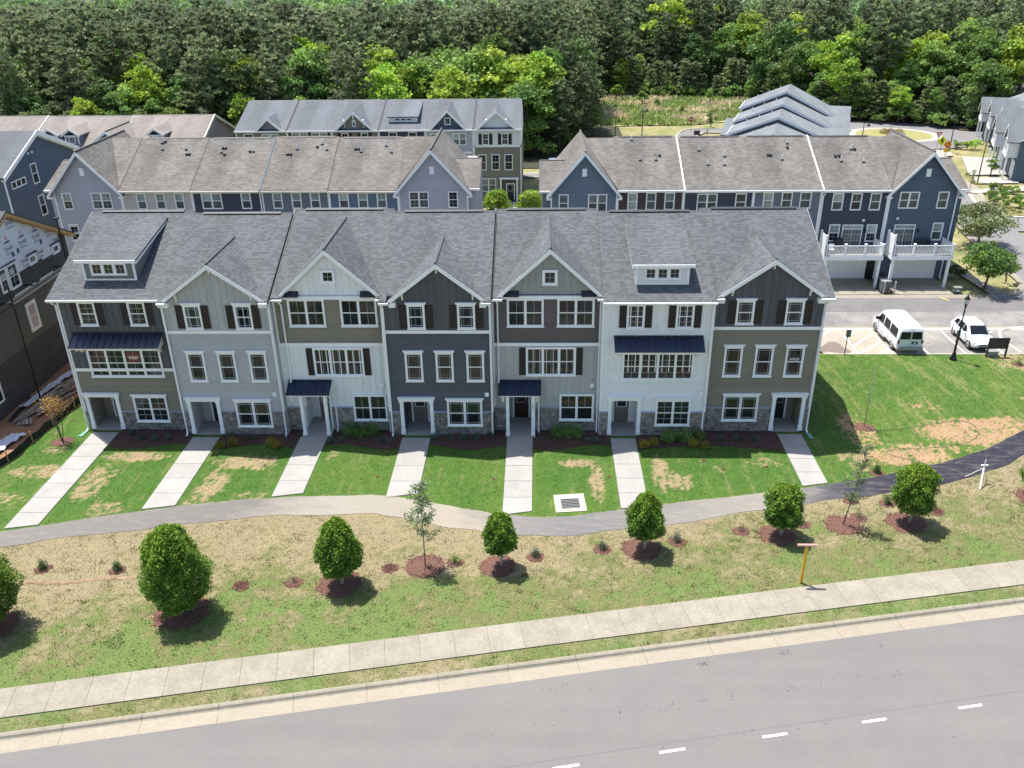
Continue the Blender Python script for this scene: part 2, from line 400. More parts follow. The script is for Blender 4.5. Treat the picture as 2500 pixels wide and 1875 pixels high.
def stones(parent, F, u0, u1, z0, z1, m=None, size=.30, seed=1):
    """fieldstone veneer, every stone an object"""
    rnd = random.Random(seed); w, h = u1-u0, z1-z0
    if w < .06 or h < .06: return
    nx, nz = max(1, round(w/size)), max(1, round(h/(size*.78))); pts = []
    for j in range(nz):
        for i in range(nx):
            pts.append((u0+(i+.5+.5*(j % 2)-.25+rnd.uniform(-.3, .3))*w/nx, z0+(j+.5+rnd.uniform(-.28, .28))*h/nz))
    for k, p in enumerate(pts):
        poly = [(u0, z0), (u1, z0), (u1, z1), (u0, z1)]
        for l, q in enumerate(pts):
            if l == k or abs(q[0]-p[0]) > 1 or abs(q[1]-p[1]) > 1: continue
            dx, dy = q[0]-p[0], q[1]-p[1]; d = math.hypot(dx, dy)
            if d < 1e-4: continue
            poly = clip_poly(poly, dx/d, dy/d, ((q[0]+p[0])/2*dx+(q[1]+p[1])/2*dy)/d-.010)
            if len(poly) < 3: break
        if len(poly) < 3: continue
        cx = sum(a for a, b in poly)/len(poly); cz = sum(b for a, b in poly)/len(poly); t = rnd.uniform(.05, .085); K = len(poly)
        inner = [(cx+(a-cx)*.78, cz+(b-cz)*.78) for a, b in poly]
        mb = MB(F); mb.add([(a, .01, b) for a, b in poly]+[(a, t*.72, b) for a, b in [(cx+(a-cx)*.97, cz+(b-cz)*.97) for a, b in poly]]+[(a, t+rnd.uniform(-.008, .008), b) for a, b in inner],
               [((i+1) % K, i, K+i, K+(i+1) % K) for i in range(K)]+[(K+(i+1) % K, K+i, 2*K+i, 2*K+(i+1) % K) for i in range(K)]+[tuple(range(3*K-1, 2*K-1, -1))])
        o = mb.build('stone', m or STONE, parent)
def awning(parent, u0, u1, yw, yo, zt, zb, m=METAL, brackets=(), pw=.42):
    """standing seam lean-to roof on a wall at y=yw sticking out to yo"""
    aw = MB().box(u0, u1, yw-.02, yo+.03, zb-.13, zb-.02)
    aw.extx([(yw-.01, zt-.03), (yo+.02, zb-.02), (yw-.01, zb-.02)], u0+.02, u1-.02)
    a = aw.build('awning', WHITE, parent)
    n = max(2, round((u1-u0)/pw)); st = (u1-u0+.12)/n
    for i in range(n):
        x0 = u0-.06+i*st; x1 = x0+st
        mb = MB().add([(x0, yw, zt), (x1, yw, zt), (x1, yo-.05, zb), (x0, yo-.05, zb), (x0, yw, zt-.025), (x1, yw, zt-.025), (x1, yo-.05, zb-.025), (x0, yo-.05, zb-.025)], [(0, 3, 2, 1), (4, 5, 6, 7), (3, 7, 6, 2), (0, 4, 7, 3), (1, 2, 6, 5)])
        for x in ([x0] if i else [x0])+([x1] if i == n-1 else []):
            mb.add([(x-.014, yw, zt+.045), (x+.014, yw, zt+.045), (x+.014, yo-.05, zb+.045), (x-.014, yo-.05, zb+.045), (x-.014, yw, zt), (x+.014, yw, zt), (x+.014, yo-.05, zb), (x-.014, yo-.05, zb)], [(0, 3, 2, 1), (3, 7, 6, 2), (0, 4, 7, 3), (1, 2, 6, 5)])
        mb.build('metal_panel', m, a)
    MB().box(u0-.07, u1+.07, yw-.09, yw, zt, zt+.07).build('flashing', FLASH, a)
    for x in brackets:
        b = MB(); prof = []
        for k in range(9):
            t = k/8*math.pi/2; prof.append((yw-.62+.50*math.sin(t)*0+.62*(1-math.cos(t))*0, 0))
        out = [(yw, zb-.13), (yw-.75, zb-.13), (yw-.75, zb-.28), (yw-.62, zb-.36), (yw-.48, zb-.30), (yw-.33, zb-.40), (yw-.22, zb-.55), (yw-.12, zb-.66), (yw, zb-.66)]
        b.extx(out, x-.07, x+.07); b.build('bracket', CREAM, a)
def downspout(parent, x, y, zt, zb=.05, off=.45, m=None):
    mb = MB(); r = .045
    def seg(a, b): mb.box(a[0]-r, a[0]+r, min(a[1], b[1])-r, max(a[1], b[1])+r, min(a[2], b[2]), max(a[2], b[2]))
    mb.tube([(x, y-off, zt), (x, y-off, zt-.10), (x, y-.10, zt-.34), (x, y-.10, zb+.18), (x, y-.16, zb+.06), (x, y-.34, zb)], r*1.25, 6)
    return mb.build('downspout', m or WHITE, parent)
def shutter(parent, u0, u1, z0, z1, y, m, panel=True):
    mb = MB(); mb.box(u0, u1, y-.055, y-.03, z0, z1)
    s = .05
    for a, b, c, d in ((u0, u0+s, z0, z1), (u1-s, u1, z0, z1), (u0+s, u1-s, z0, z0+s), (u0+s, u1-s, z1-s, z1), (u0+s, u1-s, (z0+z1)/2-s/2, (z0+z1)/2+s/2)): mb.box(a, b, y-.075, y-.055, c, d)
    mb.build('shutter', m, parent)
def door(parent, F, u0, u1, z0, z1, m, glass=True, ins=.0):
    d = MB(F).box(u0, u1, .0, .05, z0, z1)
    w = u1-u0
    zz = [(z0+.16, z0+.62), (z0+.70, z0+1.02)]
    for a, b in zz:
        for x0, x1 in ((u0+.12, u0+w/2-.05), (u0+w/2+.05, u1-.12)): d.box(x0, x1, .05, .062, a, b)
    d = d.build('door', m, parent)
    MB(F).box(u0-.12, u0, 0, .07, z0, z1+.12).box(u1, u1+.12, 0, .07, z0, z1+.12).box(u0, u1, 0, .07, z1, z1+.12).build('door_frame', WHITE, parent)
    if glass:
        MB(F).box(u0+.14, u1-.14, .05, .075, z0+1.12, z1-.14).build('door_trim', GREYM if m is not DOORG else WHITE, d)
        MB(F).box(u0+.19, u1-.19, .07, .082, z0+1.17, z1-.19).build('door_pane', GLASS, d)
    MB(F).box(u1-.11, u1-.07, .05, .11, z0+1.0, z0+1.05).build('handle', HANDLE, d)

# ---------------------------------------------------------------- front row of seven town houses
W1, DEP, ZE, ZR = 6.7, 14.66, 9.35, 12.67
def front_house(k, label, fwd, upper, lower, split, portal, wins, extra):
    x0, x1 = k*W1+.06, (k+1)*W1+.06; yw = -.6 if fwd else 0.
    T = thing('town_house', label, 'town house', (x0, yw, 0), 'town houses of the front row')
    F = Frame((0, yw, 0), 0)
    p0, p1, pz, pdoor, dm, dlist = portal         # entry opening
    um, lm = upper[1], lower[1]
    st = extra.get('stone', 1.75)
    # shell: front wall with the entry recess, sides, back
    m = MB(); yb = yw+.25; ye = yw+DEP+(0 if not fwd else 0)
    m.box(x0, p0, yw, yb, 0, ZE); m.box(p1, x1, yw, yb, 0, ZE); m.box(p0, p1, yw, yb, pz, ZE)
    m.box(x0, x0+.25, yb, ye, 0, ZE); m.box(x1-.25, x1, yb, ye, 0, ZE); m.box(x0+.25, x1-.25, ye-.25, ye, 0, ZE)
    m.extx([(yb, ZE), (yw+7.33, ZR-.15), (ye, ZE)], x0+.01, x0+.25); m.extx([(yb, ZE), (yw+7.33, ZR-.15), (ye, ZE)], x1-.25, x1-.01)
    rd = 1.55
    m.box(p0-.1, p0, yb, yw+rd, 0, pz+.1); m.box(p1, p1+.1, yb, yw+rd, 0, pz+.1); m.box(p0, p1, yb, yw+rd, pz, pz+.1)
    m.box(p0-.1, p1+.1, yw+rd, yw+rd+.1, 0, pz+.1)
    wall = m.build('wall', lm, T)
    MB().box(p0+.005, p1-.005, yw-.12, yw+rd-.005, -.02, .14).build('porch_floor', CONC, T)
    MB().box(p0, p1, yw+.26, yw+rd-.01, pz-.03, pz-.004).build('porch_ceiling', WHITE, T)
    FD = Frame((0, yw+rd, .14), 0)
    door(T, FD, pdoor, pdoor+.93, 0, 2.06, dm)
    holes = [(p0, p1, 0, pz)]
    # cladding
    gab = extra.get('gable')
    if gab:
        ax, az, g0, g1, gz = gab['apex'][0], gab['apex'][1], gab['x'][0], gab['x'][1], gab['z']
        gt = lambda u: max(0, az-.32-abs(u-ax)*(az-gz)/(g1-ax)) if g0 < u < g1 else 0
    else: gt = lambda u: 0
    topf = (lambda u: max(ZE-.06, gt(u))) if (gab and gab.get('flush')) else (lambda u: ZE-.12)
    body_top = ZE-.12
    if upper[0] == 'bb': boards(T, F, x0, x1, split, topf, um, holes)
    else: lap(T, F, split, body_top, lambda z: [(x0, x1)], um, holes)
    if lower[0] == 'bb': boards(T, F, x0, x1, st, lambda u: split-.01, lm, holes)
    else: lap(T, F, st, split, lambda z: [(x0, x1)], lm, holes)
    if split < 8 and not extra.get('noband'): MB(F).box(x0, x1, 0, .06, split-.12, split+.08).build('band_board', WHITE, T)
    # stone base, split round the entry and the window
    gw = wins['ground'][:2]; sd = 100*k
    for i, (a, b, c, d) in enumerate([(x0+.02, p0-.10, .02, st-.06), (p1+.10, gw[0]-.01, .02, st-.06), (gw[1]+.01, x1-.02, .02, st-.06), (gw[0], gw[1], .02, wins['ground'][2]-.04)] if p0 < gw[0] else
                                     [(x0+.02, gw[0]-.01, .02, st-.06), (gw[1]+.01, p0-.10, .02, st-.06), (p1+.10, x1-.02, .02, st-.06), (gw[0], gw[1], .02, wins['ground'][2]-.04)]):
        if b > a: stones(T, F, a, b, c, d, size=.26, seed=sd+i)
    led = MB(F)
    for a, b in ([(x0, p0-.1), (p1+.1, gw[0]), (gw[1], x1)] if p0 < gw[0] else [(x0, gw[0]), (gw[1], p0-.1), (p1+.1, x1)]):
        if b-a > .03: led.box(a, b, 0, .11, st-.06, st)
    led.build('ledge', SILL, T)
    MB(F).box(x0, x0+.10, .0, .065, st, ZE-.1).box(x1-.10, x1, .0, .065, st, ZE-.1).build('corner_board', WHITE, T)
    # roof
    xa = x0-(.35 if k == 0 else 0); xb = x1+(.35 if k == 6 else 0); sl = (ZR-ZE)/7.78; ye0 = yw-.45; lift = .07 if k in (2, 3) else 0
    r = MB().extx([(ye0, ZE-.05+lift), (yw+7.33, ZR-.03+lift), (yw+7.33+7.78, ZE-.05+lift), (yw+7.33+7.78, ZE-.22+lift), (yw+7.33, ZR-.2+lift), (ye0, ZE-.22+lift)], xa, xb)
    nt = (gab['x'][0]+.22, gab['x'][1]-.22) if gab else None
    if nt:
        yc = yw+.02; zc = ZE-.05+lift+(yc-ye0)*sl; r = MB().extx([(yc, zc), (yw+7.33, ZR-.03+lift), (yw+7.33+7.78, ZE-.05+lift), (yw+7.33+7.78, ZE-.22+lift), (yw+7.33, ZR-.2+lift), (yc, zc-.17)], xa, xb)
        for a, b in ((xa, nt[0]), (nt[1], xb)):
            if b > a: r.extx([(ye0, ZE-.05+lift), (yc, zc), (yc, zc-.17), (ye0, ZE-.22+lift)], a, b)
    roof = r.build('roof', SH1, T)
    Ls = math.hypot(7.78, ZR-ZE); V = (0, 7.78/Ls, (ZR-ZE)/Ls); P0 = (0, ye0-.03, ZE-.045+lift)
    shingles(roof, P0, (1, 0, 0), V, [(xa, 0), (xb, 0), (xb, Ls+.03), (xa, Ls+.03)] if not nt else [(xa, 0), (nt[0], 0), (nt[0], .50), (nt[1], .50), (nt[1], 0), (xb, 0), (xb, Ls+.03), (xa, Ls+.03)], [SH1, SH1B], course=.20, tab=.26)
    MB().extx([(yw+7.33-.16, ZR-.085+lift), (yw+7.33, ZR+.01+lift), (yw+7.33+.16, ZR-.085+lift)], xa+.05, xb-.05).build('ridge_cap', SH1B, roof)
    MB().extx([(yw+7.15, ZR-.01+lift), (yw+7.33, ZR+.07+lift), (yw+7.51, ZR-.01+lift)], xa+.75, xb-.75).build('ridge_vent', FLASH, roof)
    gu = MB(); gaps = [gab['x']] if gab else []
    segs = [(xa, xb)]
    for a, b in gaps: segs = [(xa, a+.32), (b-.32, xb)]
    for a, b in segs:
        gu.extx([(ye0-.14, ZE-.06), (ye0-.02, ZE-.06), (ye0-.02, ZE-.20), (ye0-.10, ZE-.20), (ye0-.14, ZE-.14)], a, b); gu.box(a, b, ye0-.02, yw, ZE-.235, ZE-.19)
    gu.build('gutter', WHITE, T)
    if k in (2, 4): 
        MB().extx([(ye0-.08, ZE+.02), (yw+7.33, ZR+.09), (yw+7.33, ZR-.2), (ye0-.08, ZE-.25)], x0-.07, x0+.09).build('flashing', FLASH, roof)
    if k == 0:
        MB().extx([(ye0, ZE-.06), (yw+7.33, ZR-.04), (yw+15.1, ZE-.06), (yw+15.1, ZE-.28), (yw+7.33, ZR-.28), (ye0, ZE-.28)], xa-.02, xa).build('bargeboard', WHITE, roof)
    if k == 6:
        MB().extx([(ye0, ZE-.06), (yw+7.33, ZR-.04), (yw+15.1, ZE-.06), (yw+15.1, ZE-.28), (yw+7.33, ZR-.28), (ye0, ZE-.28)], xb, xb+.02).build('bargeboard', WHITE, roof)
    # front gable
    if gab:
        yf = yw-gab.get('out', .32); zr = az; slp = (az-gz)/(g1-ax); yback = (zr-(ZE-.05))/sl+ye0
        G = MB()
        for s in (-1, 1):
            e = g0_ = ax+s*(g1-ax)
            # where the eave line of the gable roof meets the main roof
            ybe = (gz-(ZE-.05))/sl+ye0
            pts = [(ax, yf, zr), (e, yf, gz), (e, max(ybe, yf+.1), gz), (ax, yback, zr)]
            if s < 0: pts = [pts[0], pts[3], pts[2], pts[1]]
            G.slab(pts[::-1] if s > 0 else pts[::-1], .10)
        go = G.build('gable_roof', SH1, T)
        for s in (-1, 1):
            e = ax+s*(g1-ax); L = math.hypot(e-ax, zr-gz); Vv = ((ax-e)/L, 0, (zr-gz)/L); ybe = max((gz-(ZE-.05))/sl+ye0, yf+.1)
            shingles(go, (e, 0, gz+.012), (0, 1, 0), Vv, [(yf-.02, 0), (ybe, 0), (yback, L), (yf-.02, L)], [SH1, SH1B], course=.20, tab=.26)
        MB().tube([(ax, yf-.02, zr+.02), (ax, yback-.05, zr+.02)], .07, 6).build('ridge_cap', SH1B, go)
        bb = MB(Frame((0, yf, 0), 0)); wd = .26
        for s in (-1, 1):
            e = ax+s*(g1-ax+.03); bb.ext([(ax, zr-.02), (ax, zr-.02-wd*1.1), (e-s*.05, gz-wd*.9), (e, gz-wd*.9), (e, gz-.02)][::s], .0, .05)
        bb.build('bargeboard', WHITE, go)
        sf = MB()
        for s in (-1, 1):
            e = ax+s*(g1-ax); sf.add([(ax, yf, zr-.14), (e, yf, gz-.14), (e, yw+.0, gz-.14), (ax, yw, zr-.14)], [(0, 1, 2, 3)])
        sf.build('soffit', CREAM, go)
        if gab.get('flush'):
            MB(F).ext([(g0+.3, ZE-.15), (g1-.3, ZE-.15), (ax, az-.36)], -.12, 0).build('gable_wall', um, T)
            for s in (-1, 0, 1):
                bx = ax+s*(g1-ax)*.72; bz = az-.30-abs(bx-ax)*slp
                MB().box(bx-.05, bx+.05, yw-.27, yw-.02, bz-.12, bz+.02).box(bx-.05, bx+.05, yw-.12, yw-.02, bz-.38, bz-.12).build('bracket', CREAM, go)
            for s in (-1, 1):
                e = ax+s*(g1-ax); MB().box(min(e-s*.02, e-s*.42), max(e-s*.02, e-s*.42), yf-.05, yw, gz-.42, gz-.12).build('cornice_return', WHITE, go)
        else:
            # pediment gable above a belt board, with little shingled skirts in the corners
            MB(F).ext([(g0+.25, ZE+.02), (g1-.25, ZE+.02), (ax, az-.30)], -.25, -.02).build('gable_wall', gab['mat'], T)
            FG = Frame((0, yw+.02, 0), 0); w0, w1_, wz0, wz1 = gab['win']
            boards(T, FG, g0+.28, g1-.28, ZE+.06, lambda u: az-.42-abs(u-ax)*slp, gab['mat'], [(w0, w1_, wz0, wz1)])
            MB(F).box(x0, x1, 0, .14, ZE-.20, ZE+.0).build('belt_board', WHITE, T)
            window(T, Frame((0, yw+.0, 0), 0), w0, w1_, wz0, wz1, 1, 'colonial', trim=.14, single=True, sill=False, n0=.03)
            for s in (-1, 1):
                e = ax+s*(g1-ax)
                MB().add([(e-s*.35, yw-.34, ZE+.01), (e-s*1.28, yw-.34, ZE+.01), (e-s*1.28, yw-.03, ZE+.32), (e-s*.72, yw-.03, ZE+.32), (e-s*1.28, yw-.03, ZE+.01), (e-s*.35, yw-.03, ZE+.01)], [(0, 1, 2, 3), (1, 4, 2), (0, 3, 5)]).build('skirt_roof', FLASH, T)
    dm_ = extra.get('dormer')
    if dm_:
        d0, d1, yd, zt, yr_, zr_, dmat = dm_
        slope = (zr_-zt)/(yr_-(yd-.3)); zf = lambda y: zt+(y-(yd-.3))*slope; zm = lambda y: ZE-.05+(y-ye0)*sl
        D = MB().extx([(yd, zm(yd)-.1), (yd, zf(yd)-.1), (yr_-.1, zf(yr_-.1)-.1)], d0, d1).build('dormer', dmat, T)
        FDm = Frame((0, yd, 0), 0); zb = zm(yd)
        if dmat is WBOARD: boards(D, FDm, d0+.1, d1-.1, zb, lambda u: zt-.02, dmat, [(d0+.45, d1-.45, zb+.2, zt-.3)], .6)
        else: lap(D, FDm, zb, zt-.05, lambda z: [(d0, d1)], dmat)
        MB(FDm).box(d0, d0+.14, 0, .05, zb, zt-.02).box(d1-.14, d1, 0, .05, zb, zt-.02).box(d0+.14, d1-.14, 0, .05, zb, zb+.10).box(d0+.14, d1-.14, 0, .05, zt-.12, zt-.02).build('corner_board', WHITE, D)
        ww = (d1-d0)
        nw = window(T, FDm, d0+ww*.16, d1-ww*.16, zb+(zt-zb)*.24, zt-.22, 3, 'colonial', trim=.10, single=True, n0=.03, mull=.16, sill=False)
        roofd = MB().extx([(yd-.3, zt), (yr_, zr_), (yr_, zr_-.1), (yd-.3, zt-.1)], d0-.25, d1+.25).build('dormer_roof', SH1, D)
        for xx in (d0-.24, d1+.21):
            MB().extx([(yd-.30, zt-.10), (yr_-.3, zr_-.13), (yr_-.3, zr_-.26), (yd-.30, zt-.26)], xx, xx+.03).build('bargeboard', WHITE, roofd)
        MB().box(d0-.25, d1+.25, yd-.36, yd-.30, zt-.17, zt+.02).build('fascia', WHITE, roofd)
        Ld = math.hypot(yr_-yd+.3, zr_-zt)
        shingles(roofd, (0, yd-.32, zt+.005), (1, 0, 0), (0, (yr_-yd+.3)/Ld, (zr_-zt)/Ld), [(d0-.25, 0), (d1+.25, 0), (d1+.25, Ld), (d0-.25, Ld)], [SH1, SH1B], course=.20, tab=.26)
    # windows
    for wv in wins['list']:
        a, b, c, d, n, gr, hd, sh = wv[:8]
        window(T, F, a, b, c, d, n, gr, head=hd, n0=.02)
        if sh:
            s0, sm = sh
            shutter(T, a-s0-.02, a-.01, c+.06, d-.03, yw, sm); shutter(T, b+.01, b+s0+.02, c+.06, d-.03, yw, sm)
    a, b, c, d, n, gr, hd = wins['ground']
    window(T, F, a, b, c, d, n, gr, head=hd, n0=.05)
    # entry surround
    if extra.get('porch'):
        u0, u1 = extra['porch']
        awning(T, u0, u1, yw, yw-1.05, 3.62, 3.10)
        for x in (p0-.06, p1-.14): MB().box(x, x+.20, yw-.92, yw-.72, .12, 2.97).box(x-.03, x+.23, yw-.95, yw-.69, .12, .30).build('post', WHITE, T)
        for x in (u0+.22, u1-.22):
            MB().box(x-.06, x+.06, yw-.95, yw, 2.82, 2.97).box(x-.06, x+.06, yw-.88, yw-.74, 2.55, 2.82).build('bracket', CREAM, T)
        MB().box(p0-.12, p1+.12, yw-.98, yw-.1, -.02, .12).build('porch_step', CONC, T)
        MB(F).box(p0-.10, p0, 0, .06, 0, pz+.1).box(p1, p1+.10, 0, .06, 0, pz+.1).box(p0, p1, 0, .06, pz, pz+.1).build('door_casing', WHITE, T)
    else:
        for s, x in ((-1, p0), (1, p1)):
            a, b = (x-.20, x+.02) if s < 0 else (x-.02, x+.20)
            MB(F).box(a, b, 0, .14, .10, pz-.05).box(a-.03, b+.03, 0, .18, .10, .42).box(a-.03, b+.03, 0, .18, pz-.14, pz-.04).build('pilaster', WHITE, T)
        MB(F).box(p0-.26, p1+.26, 0, .16, pz-.04, pz+.16).box(p0-.33, p1+.33, 0, .22, pz+.16, pz+.22).box(p0-.30, p1+.30, 0, .27, pz+.22, pz+.26).build('lintel', WHITE, T)
    for x in extra.get('spouts', ()):
        downspout(T, x, yw, ZE-.2)
    for x, zt_, zb_ in extra.get('spouts2', ()): downspout(T, x, yw, zt_, zb_)
    if extra.get('vent'):
        a, b = extra['vent']; MB(F).box(a-.12, a+.12, .02, .10, b-.13, b+.13).box(a-.08, a+.08, .10, .13, b-.10, b+.05).build('vent_cover', WHITE, T)
    if extra.get('awning'):
        a, b, zt, zb, br = extra['awning']; awning(T, a, b, yw, yw-.95, zt, zb, brackets=br)
    return T, F
H = []
H.append(front_house(0, 'town house with charcoal boards over olive siding, wide metal awning and sage shed dormer', False, ('bb', CHAR), ('lap', OLIVE), 4.40,
    (.52, 2.30, 2.50, 1.25, DOORG, 0), dict(ground=(3.42, 5.62, .62, 2.50, 2, 'colonial', True), list=[(1.30, 2.40, 7.42, 9.02, 1, 'colonial', False, (.40, SHUT)), (4.42, 5.52, 7.42, 9.02, 1, 'colonial', False, (.40, SHUT)), (1.15, 5.85, 3.88, 5.85, 4, 'colonial', False, None)]),
    dict(stone=1.42, spouts=(.0,), awning=(.68, 6.20, 6.92, 6.30, (.95, 5.95)), dormer=(1.55, 4.85, 1.15, 11.35, 6.6, 12.42, SAGE))))
H.append(front_house(1, 'town house with light grey boards over pale grey siding and brown shutters', True, ('bb', GREYB), ('lap', GREYL), 7.25,
    (7.42, 9.12, 2.50, 8.15, DOORB, 0), dict(ground=(10.30, 12.58, .60, 2.48, 2, 'prairie', True), list=[(8.12, 9.20, 7.42, 9.02, 1, 'prairie', True, (.46, SHUTB)), (11.22, 12.30, 7.42, 9.02, 1, 'prairie', True, (.46, SHUTB))]+[(a, a+1.10, 3.85, 5.86, 1, 'prairie', True, None) for a in (7.76, 9.70, 11.66)]),
    dict(spouts=(6.86, 13.36), vent=(12.95, 2.95), gable=dict(apex=(10.12, 11.68), x=(6.95, 13.29), z=9.36, flush=True))))
H.append(front_house(2, 'town house with olive siding over white boards and a pointed white gable', False, ('lap', OLIVE), ('bb', WBOARD), 6.15,
    (14.60, 16.22, 2.72, 15.15, DOORG, 0), dict(ground=(17.76, 19.96, .74, 2.62, 2, 'vert', False), list=[(14.36, 16.62, 7.35, 9.16, 2, 'vert', False, None), (17.58, 19.84, 7.35, 9.16, 2, 'vert', False, None), (15.55, 18.72, 3.95, 5.90, 3, 'vert', False, (.40, SHUT))]),
    dict(porch=(13.86, 16.48), spouts=(20.08,), spouts2=((16.62, 2.95, .05), (13.98, ZE-.2, 3.65)), vent=(19.75, 3.3), gable=dict(apex=(17.02, 12.35), x=(13.85, 20.19), z=9.42, out=.30, mat=WBOARD, win=(16.60, 17.48, 10.15, 11.02)))))
H.append(front_house(3, 'wholly dark town house of charcoal boards over slate siding in the front row', True, ('bb', CHAR), ('lap', SLATE), 7.25,
    (21.10, 22.82, 2.52, 21.48, DOORG, 0), dict(ground=(23.90, 26.14, .70, 2.55, 2, 'prairie', True), list=[(21.76, 22.84, 7.42, 9.02, 1, 'prairie', True, (.46, SHUTB)), (24.80, 25.88, 7.42, 9.02, 1, 'prairie', True, (.46, SHUTB))]+[(a, a+1.10, 3.87, 5.86, 1, 'prairie', True, None) for a in (21.42, 23.33, 25.24)]),
    dict(spouts=(20.32, 26.76), vent=(26.45, 2.95), gable=dict(apex=(23.66, 11.68), x=(20.40, 26.60), z=9.36, flush=True))))
H.append(front_house(4, 'town house with brown siding over light grey boards and a grey pointed gable', False, ('lap', BROWN), ('bb', GREYB), 6.15,
    (27.72, 29.40, 2.75, 28.12, DOORBR, 0), dict(ground=(31.05, 33.25, .78, 2.68, 2, 'topvert', False), list=[(27.78, 30.02, 7.32, 9.16, 2, 'vert', False, None), (30.84, 33.10, 7.32, 9.16, 2, 'vert', False, None), (28.92, 32.04, 3.98, 5.94, 3, 'vert', False, (.40, SHUT))]),
    dict(porch=(27.25, 29.80), spouts=(33.46,), spouts2=((29.72, 2.95, .05), (27.2, ZE-.2, 3.65)), vent=(33.1, 3.3), gable=dict(apex=(30.40, 12.35), x=(27.20, 33.56), z=9.42, out=.30, mat=GREYG, win=(29.92, 30.84, 10.0, 10.98)))))
H.append(front_house(5, 'all white town house with black shutters, long metal awning and white shed dormer', True, ('bb', WBOARD), ('lap', WSIDE), 4.55,
    (34.32, 35.98, 2.60, 34.66, DOORG, 0), dict(ground=(37.10, 39.30, .75, 2.60, 2, 'colonial', True), list=[(35.00, 36.08, 7.44, 9.02, 1, 'colonial', False, (.42, SHUT)), (37.94, 39.02, 7.44, 9.02, 1, 'colonial', False, (.42, SHUT)), (34.86, 39.26, 3.98, 5.85, 4, 'colonial', False, None)]),
    dict(spouts=(40.12,), vent=(39.9, 3.0), noband=True, awning=(34.36, 39.62, 6.92, 6.30, (34.62, 39.36)), dormer=(35.52, 38.72, .35, 11.22, 5.9, 12.38, WBOARD))))
H.append(front_house(6, 'gabled front town house with charcoal boards over olive siding, beside the open lawn', False, ('bb', CHAR), ('lap', OLIVE), 7.22,
    (44.74, 46.42, 2.55, 44.92, DOORB, 0), dict(ground=(41.44, 43.66, .78, 2.62, 2, 'prairie', True), list=[(41.64, 42.72, 7.46, 9.02, 1, 'prairie', True, (.48, SHUTB)), (44.60, 45.68, 7.46, 9.02, 1, 'prairie', True, (.48, SHUTB))]+[(a, a+1.12, 3.92, 5.98, 1, 'prairie', True, None) for a in (41.20, 43.10, 44.98)]),
    dict(spouts=(46.95,), gable=dict(apex=(43.60, 11.68), x=(40.46, 46.80), z=9.36, flush=True))))
# lettering in two windows, house number on one porch post
RED = mat('red_sign', (.16, .018, .018), .35); LET = mat('white_letters', (.75, .75, .75), .5)
T0 = H[0][0]
b_ = MB().box(3.66, 4.50, -.044, -.040, 4.93, 5.60).build('sold_sign', RED, T0, label='red sign with white letters in the window')
text_mesh('lettering', 'SOLD', .24, LET, (4.08, -.046, 5.15), (1, 0, 0), (0, -1, 0), b_, align='CENTER', bold=.008)
T6 = H[6][0]
b_ = MB().box(45.16, 45.92, -.058, -.045, 5.02, 5.28).build('sold_sign', DARKP, T6, label='dark sign with white letters in the window')
text_mesh('lettering', 'SOLD', .24, LET, (45.54, -.066, 5.06), (1, 0, 0), (0, -1, 0), b_, align='CENTER', bold=.005)
for i, c in enumerate('167'):
    text_mesh('house_number', c, .17, BLACKM, (29.36, -.93, 2.35-i*.16), (1, 0, 0), (0, -1, 0), H[4][0], align='CENTER', bold=.004)
# ---------------------------------------------------------------- second row (rear sides face the camera)
def pane_window(T, F, a, b, c, d, n=1, grille=None, glass=BLIND2, top=BLIND, trim=.075, n0=.02, single=False, head=False):
    return window(T, F, a, b, c, d, n, grille, trim=trim, head=head, glass=glass, top=top, n0=n0, sill=False, single=single)
def vent_pipes(roof, pts, z0, s, y0=28.55):
    for i, (x, y, kind) in enumerate(pts):
        z = z0+(y-y0)*s
        if kind: MB().tube([(x, y, z-.05), (x, y, z+.45)], .05, 6).build('vent_pipe', WHITE, roof); MB().box(x-.13, x+.13, y-.16, y+.10, z-.04, z+.05).build('pipe_flashing', FLASH, roof)
        else: MB().extx([(y-.20, z-.02), (y-.20, z+.11), (y+.05, z+.17), (y+.12, z+.08)], x-.11, x+.11).build('roof_vent', FLASH, roof)
def garage(T, F, x0, x1, z1=2.35):
    MB(F).box(x0-.15, x0, .03, .10, 0, z1+.15).box(x1, x1+.15, .03, .10, 0, z1+.15).box(x0, x1, .03, .10, z1, z1+.15).build('garage_frame', WHITE, T)
    G = MB(F).box(x0, x1, .03, .045, 0, z1).build('garage_door', WHITE, T)
    n = 4; h = z1/n
    for i in range(n):
        p = MB(F).box(x0+.01, x1-.01, .045, .06, i*h+.012, (i+1)*h-.012)
        for j in range(8):
            a = x0+.08+j*(x1-x0-.08)/8; p.box(a, a+(x1-x0)/8-.10, .06, .068, i*h+.10, (i+1)*h-.10)
        p.build('door_panel', WHITE, G)
